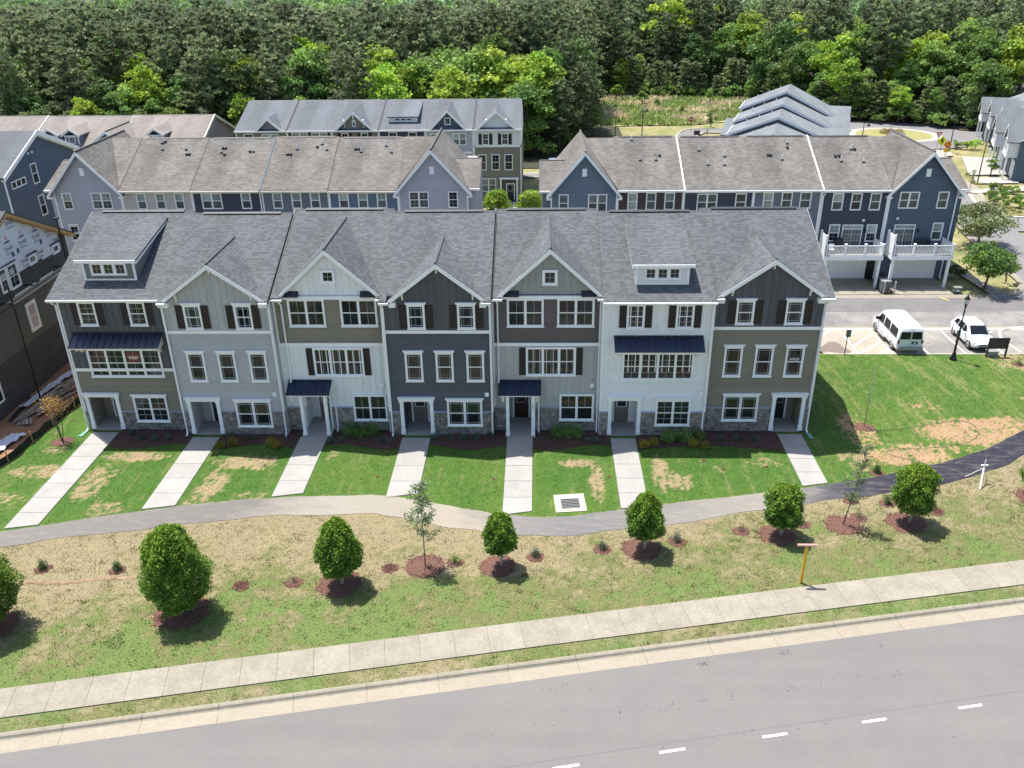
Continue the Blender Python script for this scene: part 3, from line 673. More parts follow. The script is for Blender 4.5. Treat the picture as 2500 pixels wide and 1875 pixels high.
def rear_house(label, x0, x1, ze, m, wins, gable=False, step=0, side=0, pipes=(), trimstrip=None, gtop=12.1, roofx=None):
    yw = 29.0; yr = 35.8; zr = 11.95+(ze-8.55); dep = 14
    T = thing('town_house', label, 'town house', (x0, yw, 0), 'town houses of the second row'); F = Frame((0, yw, 0), 0)
    b = MB().box(x0, x1, yw, yw+dep, 0, ze)
    if gable: b.ext if False else b.add([(x0, yw, ze), (x1, yw, ze), ((x0+x1)/2, yw, gtop-.15), (x0, yw+9.7, ze), (x1, yw+9.7, ze), ((x0+x1)/2, yw+9.7, gtop-.15)], [(0, 1, 2), (3, 5, 4)])
    b.build('wall', m, T)
    ax = (x0+x1)/2
    if gable:
        hw = (x1-x0)/2
        lap(T, F, 0, gtop-.3, lambda z: [(x0, x1)] if z < ze else [(x0+(z-ze)*hw/(gtop-.1-ze), x1-(z-ze)*hw/(gtop-.1-ze))], m, course=.2)
        G = MB()
        for s in (-1, 1):
            e = ax+s*(hw+.38); zz = gtop-(gtop-ze)*(hw+.38)/hw
            G.slab([(ax, yw-.5, gtop), (e, yw-.5, zz), (e, yw+9.9, zz), (ax, yw+9.9, gtop)], .12)
        roof = G.build('roof', SH2, T)
        for s in (-1, 1):
            e = ax+s*(hw+.38); zz = gtop-(gtop-ze)*(hw+.38)/hw; L = math.hypot(e-ax, gtop-zz)
            shingles(roof, (e, 0, zz+.012), (0, 1, 0), ((ax-e)/L, 0, (gtop-zz)/L), [(yw-.5, 0), (yw+9.9, 0), (yw+9.9, L), (yw-.5, L)], [SH2, SH2B], course=.25, tab=.34)
        MB().tube([(ax, yw-.52, gtop+.03), (ax, yw+9.9, gtop+.03)], .09, 6).build('ridge_cap', SH2B, roof)
        bb = MB(Frame((0, yw-.5, 0), 0))
        for s in (-1, 1):
            e = ax+s*(hw+.40); zz = gtop-(gtop-ze)*(hw+.40)/hw
            bb.ext([(ax, gtop), (ax, gtop-.34), (e, zz-.30), (e, zz)][::s], 0, .05)
        bb.build('bargeboard', WHITE, roof)
        # main slope carried into the valley beside the neighbour
        q = -1 if side > 0 else 1; zr = 11.95+(ze-8.55); xe = ax+q*-1*-hw; xe = x0 if side > 0 else x1; xe = x0 if side > 0 else x1
        kk = (gtop-ze)/hw; xv = ax+(xe-ax)/abs(xe-ax)*max(0.02, (gtop-zr)/kk); L2 = math.hypot(yr-yw+.4, zr-ze)
        for sg in (1, -1):
            yy = lambda y: y if sg > 0 else 2*yr-y
            va = MB().add([(xe, yy(yw-.1), ze+.14), (xe, yy(yr), zr-.005), (xv, yy(yr), zr-.005)], [(0, 1, 2)]).build('valley_roof', SH2, T)
            if sg > 0: shingles(va, (0, yw-.42, ze+.005), (1, 0, 0), (0, (yr-yw+.4)/L2, (zr-ze)/L2), [(xe, .35), (xe, L2), (xv, L2)], [SH2, SH2B], course=.25, tab=.34)
        so = MB()
        for s in (-1, 1):
            e = ax+s*(hw+.38); zz = gtop-(gtop-ze)*(hw+.38)/hw
            so.box(min(e, e-s*.45), max(e, e-s*.45), yw-.5, yw, zz-.30, zz-.12)
        so.build('cornice_return', WHITE, T)
        MB(F).box(ax-.21, ax+.21, .03, .10, gtop-2.25, gtop-1.55).build('gable_vent', WHITE, T)
    else:
        lap(T, F, 0, ze-.15, lambda z: [(x0, x1)], m, course=.2)
        s = (zr-ze)/(yr-yw+.4); st = step
        roof = MB().extx([(yw-.4, ze+st), (yr, zr+st), (2*yr-yw+.4, ze+st), (2*yr-yw+.4, ze-.14+st), (yr, zr-.14+st), (yw-.4, ze-.14+st)], x0, x1).build('roof', SH2, T)
        L = math.hypot(yr-yw+.4, zr-ze); rx0, rx1 = roofx or (x0, x1)
        shingles(roof, (0, yw-.42, ze+.012+st), (1, 0, 0), (0, (yr-yw+.4)/L, (zr-ze)/L), [(rx0, 0), (rx1, 0), (rx1, L), (rx0, L)], [SH2, SH2B], course=.25, tab=.34)
        MB().extx([(yr-.2, zr-.02+st), (yr, zr+.07+st), (yr+.2, zr-.02+st)], x0+.4, x1-.4).build('ridge_vent', FLASH if not gable else SH2B, roof)
        MB().extx([(yw-.54, ze+.0), (yw-.42, ze+.0), (yw-.42, ze-.16), (yw-.50, ze-.16)], x0, x1).box(x0, x1, yw-.42, yw, ze-.2, ze-.15).build('gutter', CREAM if x0 < 20 else WHITE, T)
        if pipes: vent_pipes(roof, pipes, ze+.0+st, s)
        if trimstrip: MB().extx([(yw-.45, ze+.10), (yr, zr+.14), (yr, zr-.1), (yw-.45, ze-.15)], x0-.06, x0+.06).build('flashing', trimstrip, roof)
    MB(F).box(x0, x0+.12, 0, .05, 0, ze-.15).box(x1-.12, x1, 0, .05, 0, ze-.15).build('corner_board', WHITE, T)
    if side:
        # shallow side bay with its own little cross roof
        a, b_ = (x1, x1+.75) if side > 0 else (x0-.75, x0)
        MB().box(a, b_, yw+.7, yw+9.2, 0, ze-.1).add([(b_ if side > 0 else a, yw+.7, ze-.1), (b_ if side > 0 else a, yw+9.2, ze-.1), (b_ if side > 0 else a, yw+5, ze+1.55)], [(0, 1, 2)]).build('bay', m, T)
        in_ = ax; o_ = (b_+.3) if side > 0 else (a-.3); xa, xb = min(in_, o_), max(in_, o_)
        inx = x1-1.9 if side > 0 else x0+1.9
        r = MB(); yb0, yb1, ym = yw+.4, yw+9.6, yw+5
        e_in = x1-.0 if side > 0 else x0
        r.slab([(e_in, yb0, ze-.1), (o_, yb0, ze-.1), (o_, ym, ze+1.68), (inx, ym, ze+1.68)][::(1 if side > 0 else -1)], .1)
        r.slab([(e_in, yb1, ze-.1), (o_, yb1, ze-.1), (o_, ym, ze+1.68), (inx, ym, ze+1.68)][::(-1 if side > 0 else 1)], .1)
        ro = r.build('side_roof', SH2, T); Lr = math.hypot(ym-yb0, 1.78)
        pl = [(e_in, 0), (o_, 0), (o_, Lr), (inx, Lr)]
        shingles(ro, (0, yb0, ze-.085), (1, 0, 0), (0, (ym-yb0)/Lr, 1.78/Lr), pl, [SH2, SH2B], course=.25, tab=.34)
        MB().box(min(inx, o_)+.1, max(inx, o_)-.1, ym-.1, ym+.1, ze+1.62, ze+1.73).build('ridge_cap', SH2B, ro)
        MB().box(min(e_in, o_), max(e_in, o_), yb0-.14, yb0-.01, ze-.28, ze-.1).build('gutter', WHITE, T)
    if x0 < 55: wins = list(wins)+[(a, b2, c-3.1, d-3.1, n, gr, gl, tp) for a, b2, c, d, n, gr, gl, tp in wins if c > 6]; garage(T, F, x0+1.0, x1-1.4)
    for wv in wins:
        a, b2, c, d, n, gr, gl, tp = wv
        pane_window(T, F, a, b2, c, d, n, gr, gl, tp)
    return T, F
def W(a, b, n=1, gr='topvert', gl=BLIND2, tp=BLIND, c=6.95, d=8.48): return (a, b, c, d, n, gr, gl, tp)
rear_house('lilac gabled end house of the left second row, at its left end', -15.1, -8.8, 8.80, LILAC, [W(-14.36, -13.46, gr='colonial', gl=GLASS, c=6.98, d=8.55), W(-11.62, -9.75, 2, gr='colonial', gl=BLIND2, c=7.0, d=8.55), W(-14.40, -13.50, 1, gr=None, c=4.0, d=5.6)], gable=True, side=-1, gtop=12.35)
rear_house('pale taupe house with three windows beside the left lilac gable, second row', -8.8, -2.2, 8.75, TAUPE, [W(-7.40, -6.52), W(-5.62, -4.74), W(-3.86, -2.98)], pipes=[(-6.6, 34.96, 0), (-6.36, 35.2, 0), (-6.3, 34.1, 1), (-4.0, 34.1, 1), (-3.77, 33.4, 0), (-3.5, 33.4, 0)])
rear_house('navy house with one double and one single window in the left second row', -2.2, 4.2, 8.70, NAVY, [W(-1.34, .55, 2), W(2.34, 3.26)], pipes=[(-.58, 34.3, 0), (-.27, 34.3, 0), (-.5, 33.7, 1), (-.14, 33.4, 0), (2.23, 33.8, 0), (2.57, 33.8, 1)])
rear_house('steel grey house with three windows between navy and blue houses, left second row', 4.3, 10.5, 8.70, DGREY, [W(5.27, 6.17), W(7.02, 7.93), W(8.75, 9.66)], step=.05, trimstrip=DBLUE, pipes=[(5.93, 33.3, 0), (6.24, 33.3, 0), (6.72, 34.0, 1), (8.6, 34.3, 0), (9.0, 34.7, 1), (9.6, 33.9, 1)])
rear_house('blue house with three curtained windows in the left second row', 10.5, 16.9, 8.62, BLUE, [W(11.39, 12.31), W(13.16, 14.08), W(14.90, 15.82)], step=.05, pipes=[(12.3, 34.1, 0), (12.6, 34.1, 0), (12.9, 33.7, 1), (15.2, 34.5, 1), (15.8, 33.6, 1)])
rear_house('lilac gabled end house of the second row, beside the gap with two bushes', 16.9, 23.3, 8.72, LILAC, [W(17.88, 19.70, 2, gr='colonial', gl=GLASS, tp=None), W(21.46, 22.38, gr='colonial', gl=GLASS, tp=None)], gable=True, side=1, gtop=12.30)
rear_house('blue grey gabled end house at the left end of the right second row', 30.84, 36.90, 8.45, BLUEG, [W(31.57, 32.48, gr=None, c=6.5, d=8.15, gl=BLIND2, tp=BLIND2), W(34.24, 35.98, 2, gr=None, c=6.5, d=8.15, gl=GLASS, tp=BLIND2)], gable=True, side=-1, gtop=12.0)
rear_house('dark brown house with three bright windows in the right second row', 36.9, 42.9, 8.55, MAROON, [W(37.83, 38.73, tp=BLIND, gl=BLIND, d=8.27, c=6.65), W(39.50, 40.42, gl=BLIND2, tp=BLIND2, d=8.27, c=6.65), W(41.17, 42.10, gl=BLIND2, tp=BLIND, d=8.27, c=6.65)], pipes=[(38.6, 35.25, 1), (39.2, 32.5, 1), (40.7, 33.1, 0), (41.05, 33.1, 0), (40.66, 32.5, 1)])
rear_house('navy house with a wide double window between dark brown and steel grey houses', 42.9, 49.2, 8.50, NAVY, [W(44.12, 45.95, 2, gr=None, gl=BLIND2, tp=BLIND2, d=8.15, c=6.55), W(47.57, 48.58, gr=None, gl=BLIND2, tp=BLIND2, d=8.15, c=6.55)], trimstrip=WHITE, pipes=[(44.8, 33.8, 1), (45.4, 31.9, 1), (46.9, 31.85, 1), (47.1, 33.0, 1)])
rear_house('steel grey house with three windows in the right second row', 49.2, 55.3, 8.50, DGREY, [W(50.06, 50.99, gl=BLIND, d=8.25, c=6.72, gr='colonial'), W(51.72, 52.69, gl=BLIND2, tp=BLIND2, d=8.25, c=6.72), W(53.37, 54.40, gl=BLIND2, tp=BLIND2, d=8.25, c=6.72)], pipes=[(51.1, 33.1, 0), (51.35, 33.1, 0), (53.2, 34.7, 1), (53.1, 34.1, 0), (52.3, 32.5, 1)])
R5, F5 = rear_house('navy house with a white balcony over its garage, second row at right', 55.3, 61.4, 8.45, NAVY, [W(56.31, 57.29, c=6.53, d=8.12), W(57.98, 58.94, c=6.53, d=8.11, gl=GLASS, tp=BLIND2), W(59.68, 60.65, c=6.52, d=8.10, gl=BLIND2, tp=BLIND2),
    W(56.40, 57.38, c=3.62, d=5.24, gr='colonial', gl=GLASS, tp=BLIND), W(59.80, 60.76, c=3.58, d=5.22, gr='colonial', gl=GLASS, tp=BLIND)], trimstrip=WHITE, pipes=[(59.0, 33.9, 1), (59.3, 33.9, 0), (57.3, 33.0, 0), (57.63, 33.0, 0), (57.7, 32.3, 1), (59.7, 32.2, 1)])
R6, F6 = rear_house('deep blue gabled end house with a white balcony, right end of the second row', 61.4, 67.45, 8.40, DBLUE, [W(62.28, 64.02, 2, gr=None, gl=BLIND2, tp=BLIND2, c=6.67, d=8.2), W(65.68, 66.64, gr=None, gl=BLIND2, tp=BLIND2, c=6.65, d=8.2), W(65.75, 66.72, c=3.68, d=5.35, gr=None, gl=BLIND2, tp=BLIND)], gable=True, side=1, gtop=11.80)
def balcony(T, F, x0, x1, dx0, dx1):
    yo = 26.35; yw = 29.0; zf = 3.0
    MB().box(x0+.1, x1-.1, yo+.1, yw-.05, zf+.002, zf+.02).build('deck_floor', mat('deck_boards', (.17, .16, .15), .8), T)
    B = MB().box(x0, x1, yo, yw-.04, zf-.08, zf).box(x0, x1, yo-.04, yo, zf-.34, zf+.04).box(x0, x0+.05, yo, yw-.04, zf-.34, zf-.08).box(x1-.05, x1, yo, yw-.04, zf-.34, zf-.08).build('balcony', WHITE, T)
    for x in (x0+.05, x0+(x1-x0)/3, x0+2*(x1-x0)/3, x1-.2): MB().box(x, x+.15, yo, yo+.15, zf+.04, zf+1.08).box(x-.03, x+.18, yo-.03, yo+.18, zf+1.08, zf+1.15).build('railing_post', WHITE, B)
    MB().box(x0+.2, x1-.2, yo+.04, yo+.10, zf+.92, zf+1.0).box(x0+.2, x1-.2, yo+.04, yo+.10, zf+.12, zf+.18).box(x1-.10, x1-.04, yo+.15, yw-.06, zf+.92, zf+1.0).box(x1-.10, x1-.04, yo+.15, yw-.06, zf+.12, zf+.18).build('handrail', WHITE, B)
    n = int((x1-x0-.4)/.125)
    for i in range(n):
        x = x0+.22+i*.125
        MB().box(x, x+.045, yo+.05, yo+.09, zf+.18, zf+.92).build('baluster', WHITE, B)
    for i in range(18):
        y = yo+.25+i*.135; MB().box(x1-.09, x1-.05, y, y+.045, zf+.18, zf+.92).build('baluster', WHITE, B)
    # solid privacy screen on the left
    MB().box(x0, x0+.06, yo+.02, yo+1.7, zf+.1, zf+1.85).box(x0-.03, x0+.12, yo-.0, yo+.14, zf, zf+2.0).box(x0-.03, x0+.12, yo+1.62, yo+1.76, zf, zf+2.0).build('privacy_screen', WHITE, B)
    for x in (x0+.12, x1-.34): MB().box(x, x+.22, yo+.05, yo+.27, 0, zf-.34).build('post', WHITE, T)
    # sliding door with transom
    MB(F).box(dx0, dx1, .02, .09, zf+.02, zf+2.2).build('patio_door_frame', WHITE, T); 
    MB(F).box(dx0+.09, (dx0+dx1)/2-.03, .09, .10, zf+.10, zf+1.75).build('patio_door_pane', BLIND2, T); MB(F).box((dx0+dx1)/2+.03, dx1-.09, .09, .10, zf+.10, zf+1.75).build('patio_door_pane', BLIND2, T)
    MB(F).box(dx0+.09, dx1-.09, .09, .10, zf+1.84, zf+2.12).build('transom_pane', BLIND, T)
    g = MB(F)
    for j in range(1, 6): 
        x = dx0+.09+j*(dx1-dx0-.18)/6; g.box(x-.008, x+.008, .10, .112, zf+.10, zf+2.12)
    for z in (.72, 1.3): g.box(dx0+.09, dx1-.09, .10, .112, zf+z-.012, zf+z+.012)
    g.build('glazing_bars', BARM, T)
    MB(F).box(dx1+.22, dx1+.32, .03, .2, zf+1.45, zf+1.8).lathe((dx1+.27, .12, zf+1.5), [(.06, 0), (.09, .1), (.03, .25)], 8).build('wall_lantern', BLACKM, T)
balcony(R5, F5, 55.45, 60.75, 57.60, 59.45); balcony(R6, F6, 61.50, 66.95, 62.30, 64.20)
garage(R5, F5, 56.4, 60.2); garage(R6, F6, 63.0, 66.6)
MB(F5).box(60.35, 61.15, .03, .08, 0, 2.1).build('side_door', DOORB, R5)
for T_, F_, x, z in ((R5, F5, 59.4, 5.6), (R6, F6, 62.45, 5.75)): MB(F_).box(x-.1, x+.1, .03, .12, z-.1, z+.1).build('vent_cover', WHITE, T_)
for T_, x, m_ in ((R5, 55.45, WHITE), (R5, 61.2, WHITE), (R6, 67.35, WHITE)): downspout(T_, x, 29.0, 8.2, m=m_)

# ---------------------------------------------------------------- third row, front sides towards the camera
def far_house(label, x0, x1, m1, m2, split, wins, gable=None, dormer=None, yw=58.0, ze=8.85, zr=11.30, yr=65.0, sh=SH3, grp='town houses of the third row', dark=False, door=None, stone=False):
    T = thing('town_house', label, 'town house', (x0, yw, 0), grp); F = Frame((0, yw, 0), 0)
    MB().box(x0, x1, yw, yw+14, 0, split).build('wall', m2, T)
    MB().box(x0, x1, yw, yw+14, split, ze).extx([(yw, ze), (yr, zr-.1), (2*yr-yw, ze)], x0+.01, x1-.01).build('upper_wall', m1, T)
    lap(T, F, split, ze-.1, lambda z: [(x0, x1)], m1, course=.25); 
    if x1 > 20: lap(T, F, 1.2, split, lambda z: [(x0, x1)], m2, course=.25)
    roof = MB().extx([(yw-.4, ze), (yr, zr), (2*yr-yw+.4, ze), (2*yr-yw+.4, ze-.14), (yr, zr-.14), (yw-.4, ze-.14)], x0, x1).build('roof', sh, T)
    L = math.hypot(yr-yw+.4, zr-ze); shingles(roof, (0, yw-.42, ze+.012), (1, 0, 0), (0, (yr-yw+.4)/L, (zr-ze)/L), [(x0, 0), (x1, 0), (x1, L), (x0, L)], [sh, sh], course=.33, tab=.6)
    MB().extx([(yr-.15, zr-.02), (yr, zr+.05), (yr+.15, zr-.02)], x0+.5, x1-.5).build('ridge_vent', FLASH, roof)
    MB().box(x0, x1, yw-.55, yw-.40, ze-.18, ze+.0).build('gutter', WHITE, T)
    MB(F).box(x0, x0+.13, .0, .06, 0, ze-.1).box(x1-.13, x1, .0, .06, 0, ze-.1).box(x0, x1, 0, .06, split-.1, split+.12).build('trim', WHITE, T)
    if dark: MB().extx([(yw-.45, ze+.12), (yr, zr+.14), (yr, zr-.1), (yw-.45, ze-.15)], x0-.09, x0+.09).build('flashing', FLASH, roof)
    s = (zr-ze)/(yr-yw+.4)
    if gable:
        ax, az, hw, gm, gwin, kind = gable; yb = yw-.4+(az-ze)/s
        G = MB()
        for q in (-1, 1):
            G.slab([(ax, yw-.5, az), (ax+q*hw, yw-.5, ze+.02), (ax+q*hw, yw-.3, ze+.02), (ax, yb, az)][::q], .09)
        go = G.build('gable_roof', sh, T)
        MB(F).ext([(ax-hw+.25, ze-.05), (ax+hw-.25, ze-.05), (ax, az-.25)], -.1, .05).build('gable_wall', gm, T)
        bb = MB(Frame((0, yw-.5, 0), 0))
        for q in (-1, 1): bb.ext([(ax, az+.02), (ax, az-.28), (ax+q*(hw+.03), ze-.25), (ax+q*(hw+.03), ze+.02)][::q], 0, .06)
        bb.build('bargeboard', WHITE, go)
        if kind == 'brackets':
            for q in (-1, 0, 1): MB().box(ax+q*hw*.5-.06, ax+q*hw*.5+.06, yw-.5, yw-.05, az-.75-abs(q)*.6, az-.35-abs(q)*.6).box(ax+q*hw*.5-.05, ax+q*hw*.5+.05, yw-.16, yw-.05, az-1.3-abs(q)*.6, az-.6-abs(q)*.6).build('bracket', WHITE, go)
        if kind == 'belt': MB(F).box(x0, x1, 0, .4, ze-.2, ze+.02).build('belt_board', WHITE, T)
        if gwin: pane_window(T, Frame((0, yw-.06, 0), 0), *gwin, 1, 'colonial' if kind != 'vent' else None, GLASS if kind != 'vent' else WHITE, None, single=True)
    if dormer:
        a, b, zt = dormer; yd = yw+1.4; zz = ze+s*(yd-yw+.4)
        D = MB().extx([(yd, zz-.1), (yd, zt-.1), (yd+4.0, zt+.62), (yd+4.0, zz+.6)], a, b).build('dormer', WBOARD, T)
        MB().extx([(yd-.3, zt), (yr-.6, zr-.12), (yr-.6, zr-.25), (yd-.3, zt-.12)], a-.25, b+.25).build('dormer_roof', sh, D)
        pane_window(T, Frame((0, yd, 0), 0), a+.6, b-.6, zz+.12, zt-.2, 3, None, GLASS, None, single=True)
    for wv in wins:
        a, b, c, d, n, shu = wv
        pane_window(T, F, a, b, c, d, n, 'colonial' if d-c > 1 else None, GLASS if n == 1 else BLIND2, BLIND if n > 1 else None)
        if shu: shutter(T, a-.42, a-.03, c+.05, d-.05, yw-.01, SHUT); shutter(T, b+.03, b+.42, c+.05, d-.05, yw-.01, SHUT)
    return T, F
far_house('small gabled house at the left end of the third row', -7.3, -.93, OLIVE, OLIVE, 6.0, [(-6.3, -5.15, 6.9, 8.5, 1, 0), (-4.1, -2.0, 6.9, 8.45, 2, 0)], gable=(-3.05, 10.35, 1.65, GWALL, None, 'plain'))
far_house('house with plain roof and two wide windows in the third row', -.93, 4.55, NAVY, NAVY, 6.0, [(-.4, 1.6, 6.9, 8.6, 2, 0), (2.05, 4.0, 6.9, 8.6, 2, 0)], dark=True)
far_house('olive gabled house with white brackets in the third row', 4.55, 10.31, OLIVE, OLIVE, 6.0, [(5.7, 6.6, 6.8, 8.5, 1, 1), (8.1, 9.0, 6.8, 8.5, 1, 1)], gable=(7.4, 11.0, 2.35, OLIVE, (7.18, 7.62, 9.2, 10.0), 'brackets'))
far_house('third row house with a wide shed dormer', 10.31, 16.0, NAVY, NAVY, 6.0, [(11.5, 12.55, 6.8, 8.55, 1, 0), (13.9, 14.95, 6.8, 8.55, 1, 0)], dormer=(11.5, 14.9, 10.15), dark=True)
far_house('third row house with a blue gable and small square window', 16.0, 21.85, LILAC, LILAC, 6.0, [(16.6, 18.2, 6.9, 8.35, 2, 0), (19.3, 20.95, 6.9, 8.35, 2, 0)], gable=(18.78, 11.10, 2.2, DBLUE, (18.4, 19.15, 9.35, 10.2), 'belt'))
T3, F3 = far_house('white and taupe end house with black shutters and a door, third row', 21.85, 27.65, WBOARD, OLIVE, 6.75, [(22.88, 23.72, 6.92, 8.3, 1, 1), (25.25, 26.08, 6.92, 8.3, 1, 1)]+[(a, a+1.02, 3.85, 5.8, 1, 0) for a in (22.35, 23.98, 25.58)]+[(22.62, 24.5, 1.16, 2.85, 2, 0)], gable=(24.65, 10.95, 2.4, WBOARD, None, 'brackets'), dark=True)
MB(F3).box(25.0, 25.2, .02, .3, 0, 2.75).box(27.0, 27.2, .02, .3, 0, 2.75).box(24.9, 27.3, .02, .35, 2.75, 2.95).build('door_surround', WHITE, T3); MB(F3).box(25.2, 27.0, .0, .02, 0, 2.75).build('entry_shade_panel', BLACKM, T3)  # flat black panel behind the door paints the shade of a recessed entry
door(T3, Frame((0, 57.97, 0), 0), 25.85, 26.7, .1, 2.1, DOORB)
stones(T3, F3, 22.0, 25.0, 0, 1.1, size=.45, seed=77)

# ---------------------------------------------------------------- brown roofs behind the left second row
def brown_house(label, x0, x1, zr, dormers=(), cross=None, end=False):
    yw, yr, ze = 55.2, 62.0, 7.2
    T = thing('town_house', label, 'town house', (x0, yw, 0), 'brown roofed houses behind the left second row')
    MB().box(x0, x1, yw, yw+13.6, 0, ze).extx([(yw, ze), (yr, zr-.12), (yw+13.6, ze)], x0, x1).build('wall', GWALL, T)
    if end: lap(T, Frame((x1+.001, 0, 0), 90), 4, zr-.3, lambda z: [(yw+max(0, z-ze)*(yr-yw)/(zr-ze), yw+13.6-max(0, z-ze)*(yr-yw)/(zr-ze))], GWALL, course=.25)
    xe = x1+(.35 if end else 0)
    roof = MB().extx([(yw-.4, ze), (yr, zr), (2*yr-yw+.4, ze), (2*yr-yw+.4, ze-.14), (yr, zr-.14), (yw-.4, ze-.14)], x0, xe).build('roof', SH4, T)
    L = math.hypot(yr-yw+.4, zr-ze); shingles(roof, (0, yw-.42, ze+.012), (1, 0, 0), (0, (yr-yw+.4)/L, (zr-ze)/L), [(x0, 0), (xe, 0), (xe, L), (x0, L)], [SH4, SH4], course=.33, tab=.6)
    MB().extx([(yr-.15, zr-.02), (yr, zr+.06), (yr+.15, zr-.02)], x0+.5, x1-.5).build('ridge_vent', SH2B, roof)
    MB().extx([(yw-.45, ze+.05), (yr, zr+.07), (2*yr-yw+.45, ze+.05), (2*yr-yw+.45, ze-.25), (yr, zr-.25), (yw-.45, ze-.25)], xe-.02, xe+.07).build('bargeboard', WHITE if not end else CREAM, roof)
    s = (zr-ze)/(yr-yw+.4)
    for dx in dormers:
        yd = yw+.9; zb = ze+s*(yd-yw+.4); zt = 9.15; D = MB().box(dx-.85, dx+.85, yd, yd+4, zb-.3, zt-.35).build('dormer', BLUEG, T)
        G = MB()
        for q in (-1, 1): G.slab([(dx, yd-.3, zt+.45), (dx+q*1.1, yd-.3, zt-.35), (dx+q*1.1, yd+2.9, zt-.35), (dx, yd+4.6, zt+.45)][::q], .1)
        G.build('dormer_roof', SH4, D)
        fb = MB(Frame((0, yd-.3, 0), 0))
        for q in (-1, 1): fb.ext([(dx, zt+.5), (dx, zt+.2), (dx+q*1.15, zt-.55), (dx+q*1.15, zt-.3)][::q], 0, .06)
        fb.build('bargeboard', WHITE, D); MB().box(dx-.85, dx-.68, yd-.06, yd, zb, zt-.4).box(dx+.68, dx+.85, yd-.06, yd, zb, zt-.4).box(dx-.85, dx+.85, yd-.2, yd-.01, zt-.52, zt-.35).build('corner_board', WHITE, D)
        pane_window(T, Frame((0, yd, 0), 0), dx-.42, dx+.42, zb+.12, zt-.55, 1, 'colonial', GLASS, None)
    if cross:
        cx, hw, zc = cross; yb = yw-.4+(zc-ze)/s; G = MB()
        for q in (-1, 1): G.slab([(cx, yw-1.6, zc), (cx+q*hw, yw-1.6, ze+.1), (cx+q*hw, yw-.1, ze+.1), (cx, yb, zc)][::q], .1)
        G.build('gable_roof', SH4, T); MB(Frame((0, yw-1.3, 0), 0)).ext([(cx-hw+.3, ze), (cx+hw-.3, ze), (cx, zc-.3)], -.1, 0).build('gable_wall', BLUEG, T)
        fb = MB(Frame((0, yw-1.6, 0), 0))
        for q in (-1, 1): fb.ext([(cx, zc+.04), (cx, zc-.26), (cx+q*(hw+.05), ze-.2), (cx+q*(hw+.05), ze+.1)][::q], 0, .06)
        fb.build('bargeboard', WHITE, T); MB().tube([(cx, yw-1.6, zc+.04), (cx, yb, zc+.04)], .07, 5).build('ridge_cap', SH2B, T)
    return T
brown_house('brown roofed house at the far left edge behind the second row', -45.0, -32.2, 10.15)
brown_house('brown roofed house with two narrow blue dormers, behind the left second row', -32.2, -21.2, 10.1, dormers=(-29.3, -26.7))
brown_house('brown roofed end house with grey end wall and one white dormer gable', -21.2, -11.3, 10.15, dormers=(-16.4,), cross=(-21.3, 3.3, 9.6), end=True)

# ---------------------------------------------------------------- blue house end wall at the far left
T = thing('town_house', 'blue end house with three little windows, at the left edge behind the scaffold', 'town house', (-22, 33, 0))
MB().box(-36, -22, 33, 47, 0, 9.0).extx([(33, 9.0), (40, 11.95), (47, 9.0)], -36, -22.01).build('wall', DBLUE, T)
FB = Frame((-22, 0, 0), 90)
lap(T, FB, 0, 11.7, lambda z: [(33+max(0, z-9.0)*7/2.95, 47-max(0, z-9.0)*7/2.95)], DBLUE, course=.2)
r = MB().extx([(32.5, 9.1), (40, 12.2), (47.5, 9.1), (47.5, 8.95), (40, 12.05), (32.5, 8.95)], -36, -21.55).build('roof', SH3, T)
shingles(r, (0, 32.48, 9.12), (1, 0, 0), (0, 7.5/8.11, 3.1/8.11), [(-36, 0), (-21.6, 0), (-21.6, 8.1), (-36, 8.1)], [SH3, SH3], course=.3, tab=.5)
MB().extx([(32.45, 9.15), (40, 12.26), (47.55, 9.15), (47.55, 8.72), (40, 11.85), (32.45, 8.72)], -21.58, -21.5).build('bargeboard', WHITE, r)
MB().extx([(33, 8.98), (40, 11.85), (47, 8.98), (47, 8.9), (40, 11.75), (33, 8.9)], -21.98, -21.58).build('soffit', WHITE, r)
MB(FB).box(33, 33.15, .0, .06, 0, 9.0).build('corner_board', WHITE, T); downspout(T, -21.9, 33.0, 8.9)
pane_window(T, FB, 34.0, 36.6, 7.6, 8.35, 3, None, GLASS, None, single=True); pane_window(T, FB, 37.9, 39.0, 7.2, 9.25, 1, None, GLASS, BLIND2); pane_window(T, FB, 37.9, 39.0, 3.9, 6.0, 1, None, GLASS, BLIND2)
for y in (38.0, 38.7): MB(FB).box(y, y+.2, .03, .15, 10.2, 10.4).build('vent_cover', WHITE, T)

# ---------------------------------------------------------------- house under construction at the left edge
WRAP = mat('house_wrap', (.66, .69, .74), .45, noise=(.6, .05), bump=(.9, .25, .05)); SHEATH = mat('grey_sheathing', (.060, .063, .068), .85, noise=(.7, .25), fine=.1)
WRAPB = mat('wrap_print_blue', (.055, .10, .24), .6); WRAPP = mat('wrap_print_pink', (.55, .30, .26), .6); WRAPG = mat('wrap_print_grey', (.20, .23, .30), .6)
T = thing('unfinished_house', 'unfinished house with white wrap, dark sheathing and raw lumber eaves at left edge', 'house', (-6.6, 0, 0))
wl = MB().box(-20, -6.6, 0, 14.3, 0, 9.1).extx([(0, 9.1), (7.15, 12.35), (14.3, 9.1)], -20, -6.61); wl.build('sheathing', SHEATH, T)
FC = Frame((-6.6, 0, 0), 90)
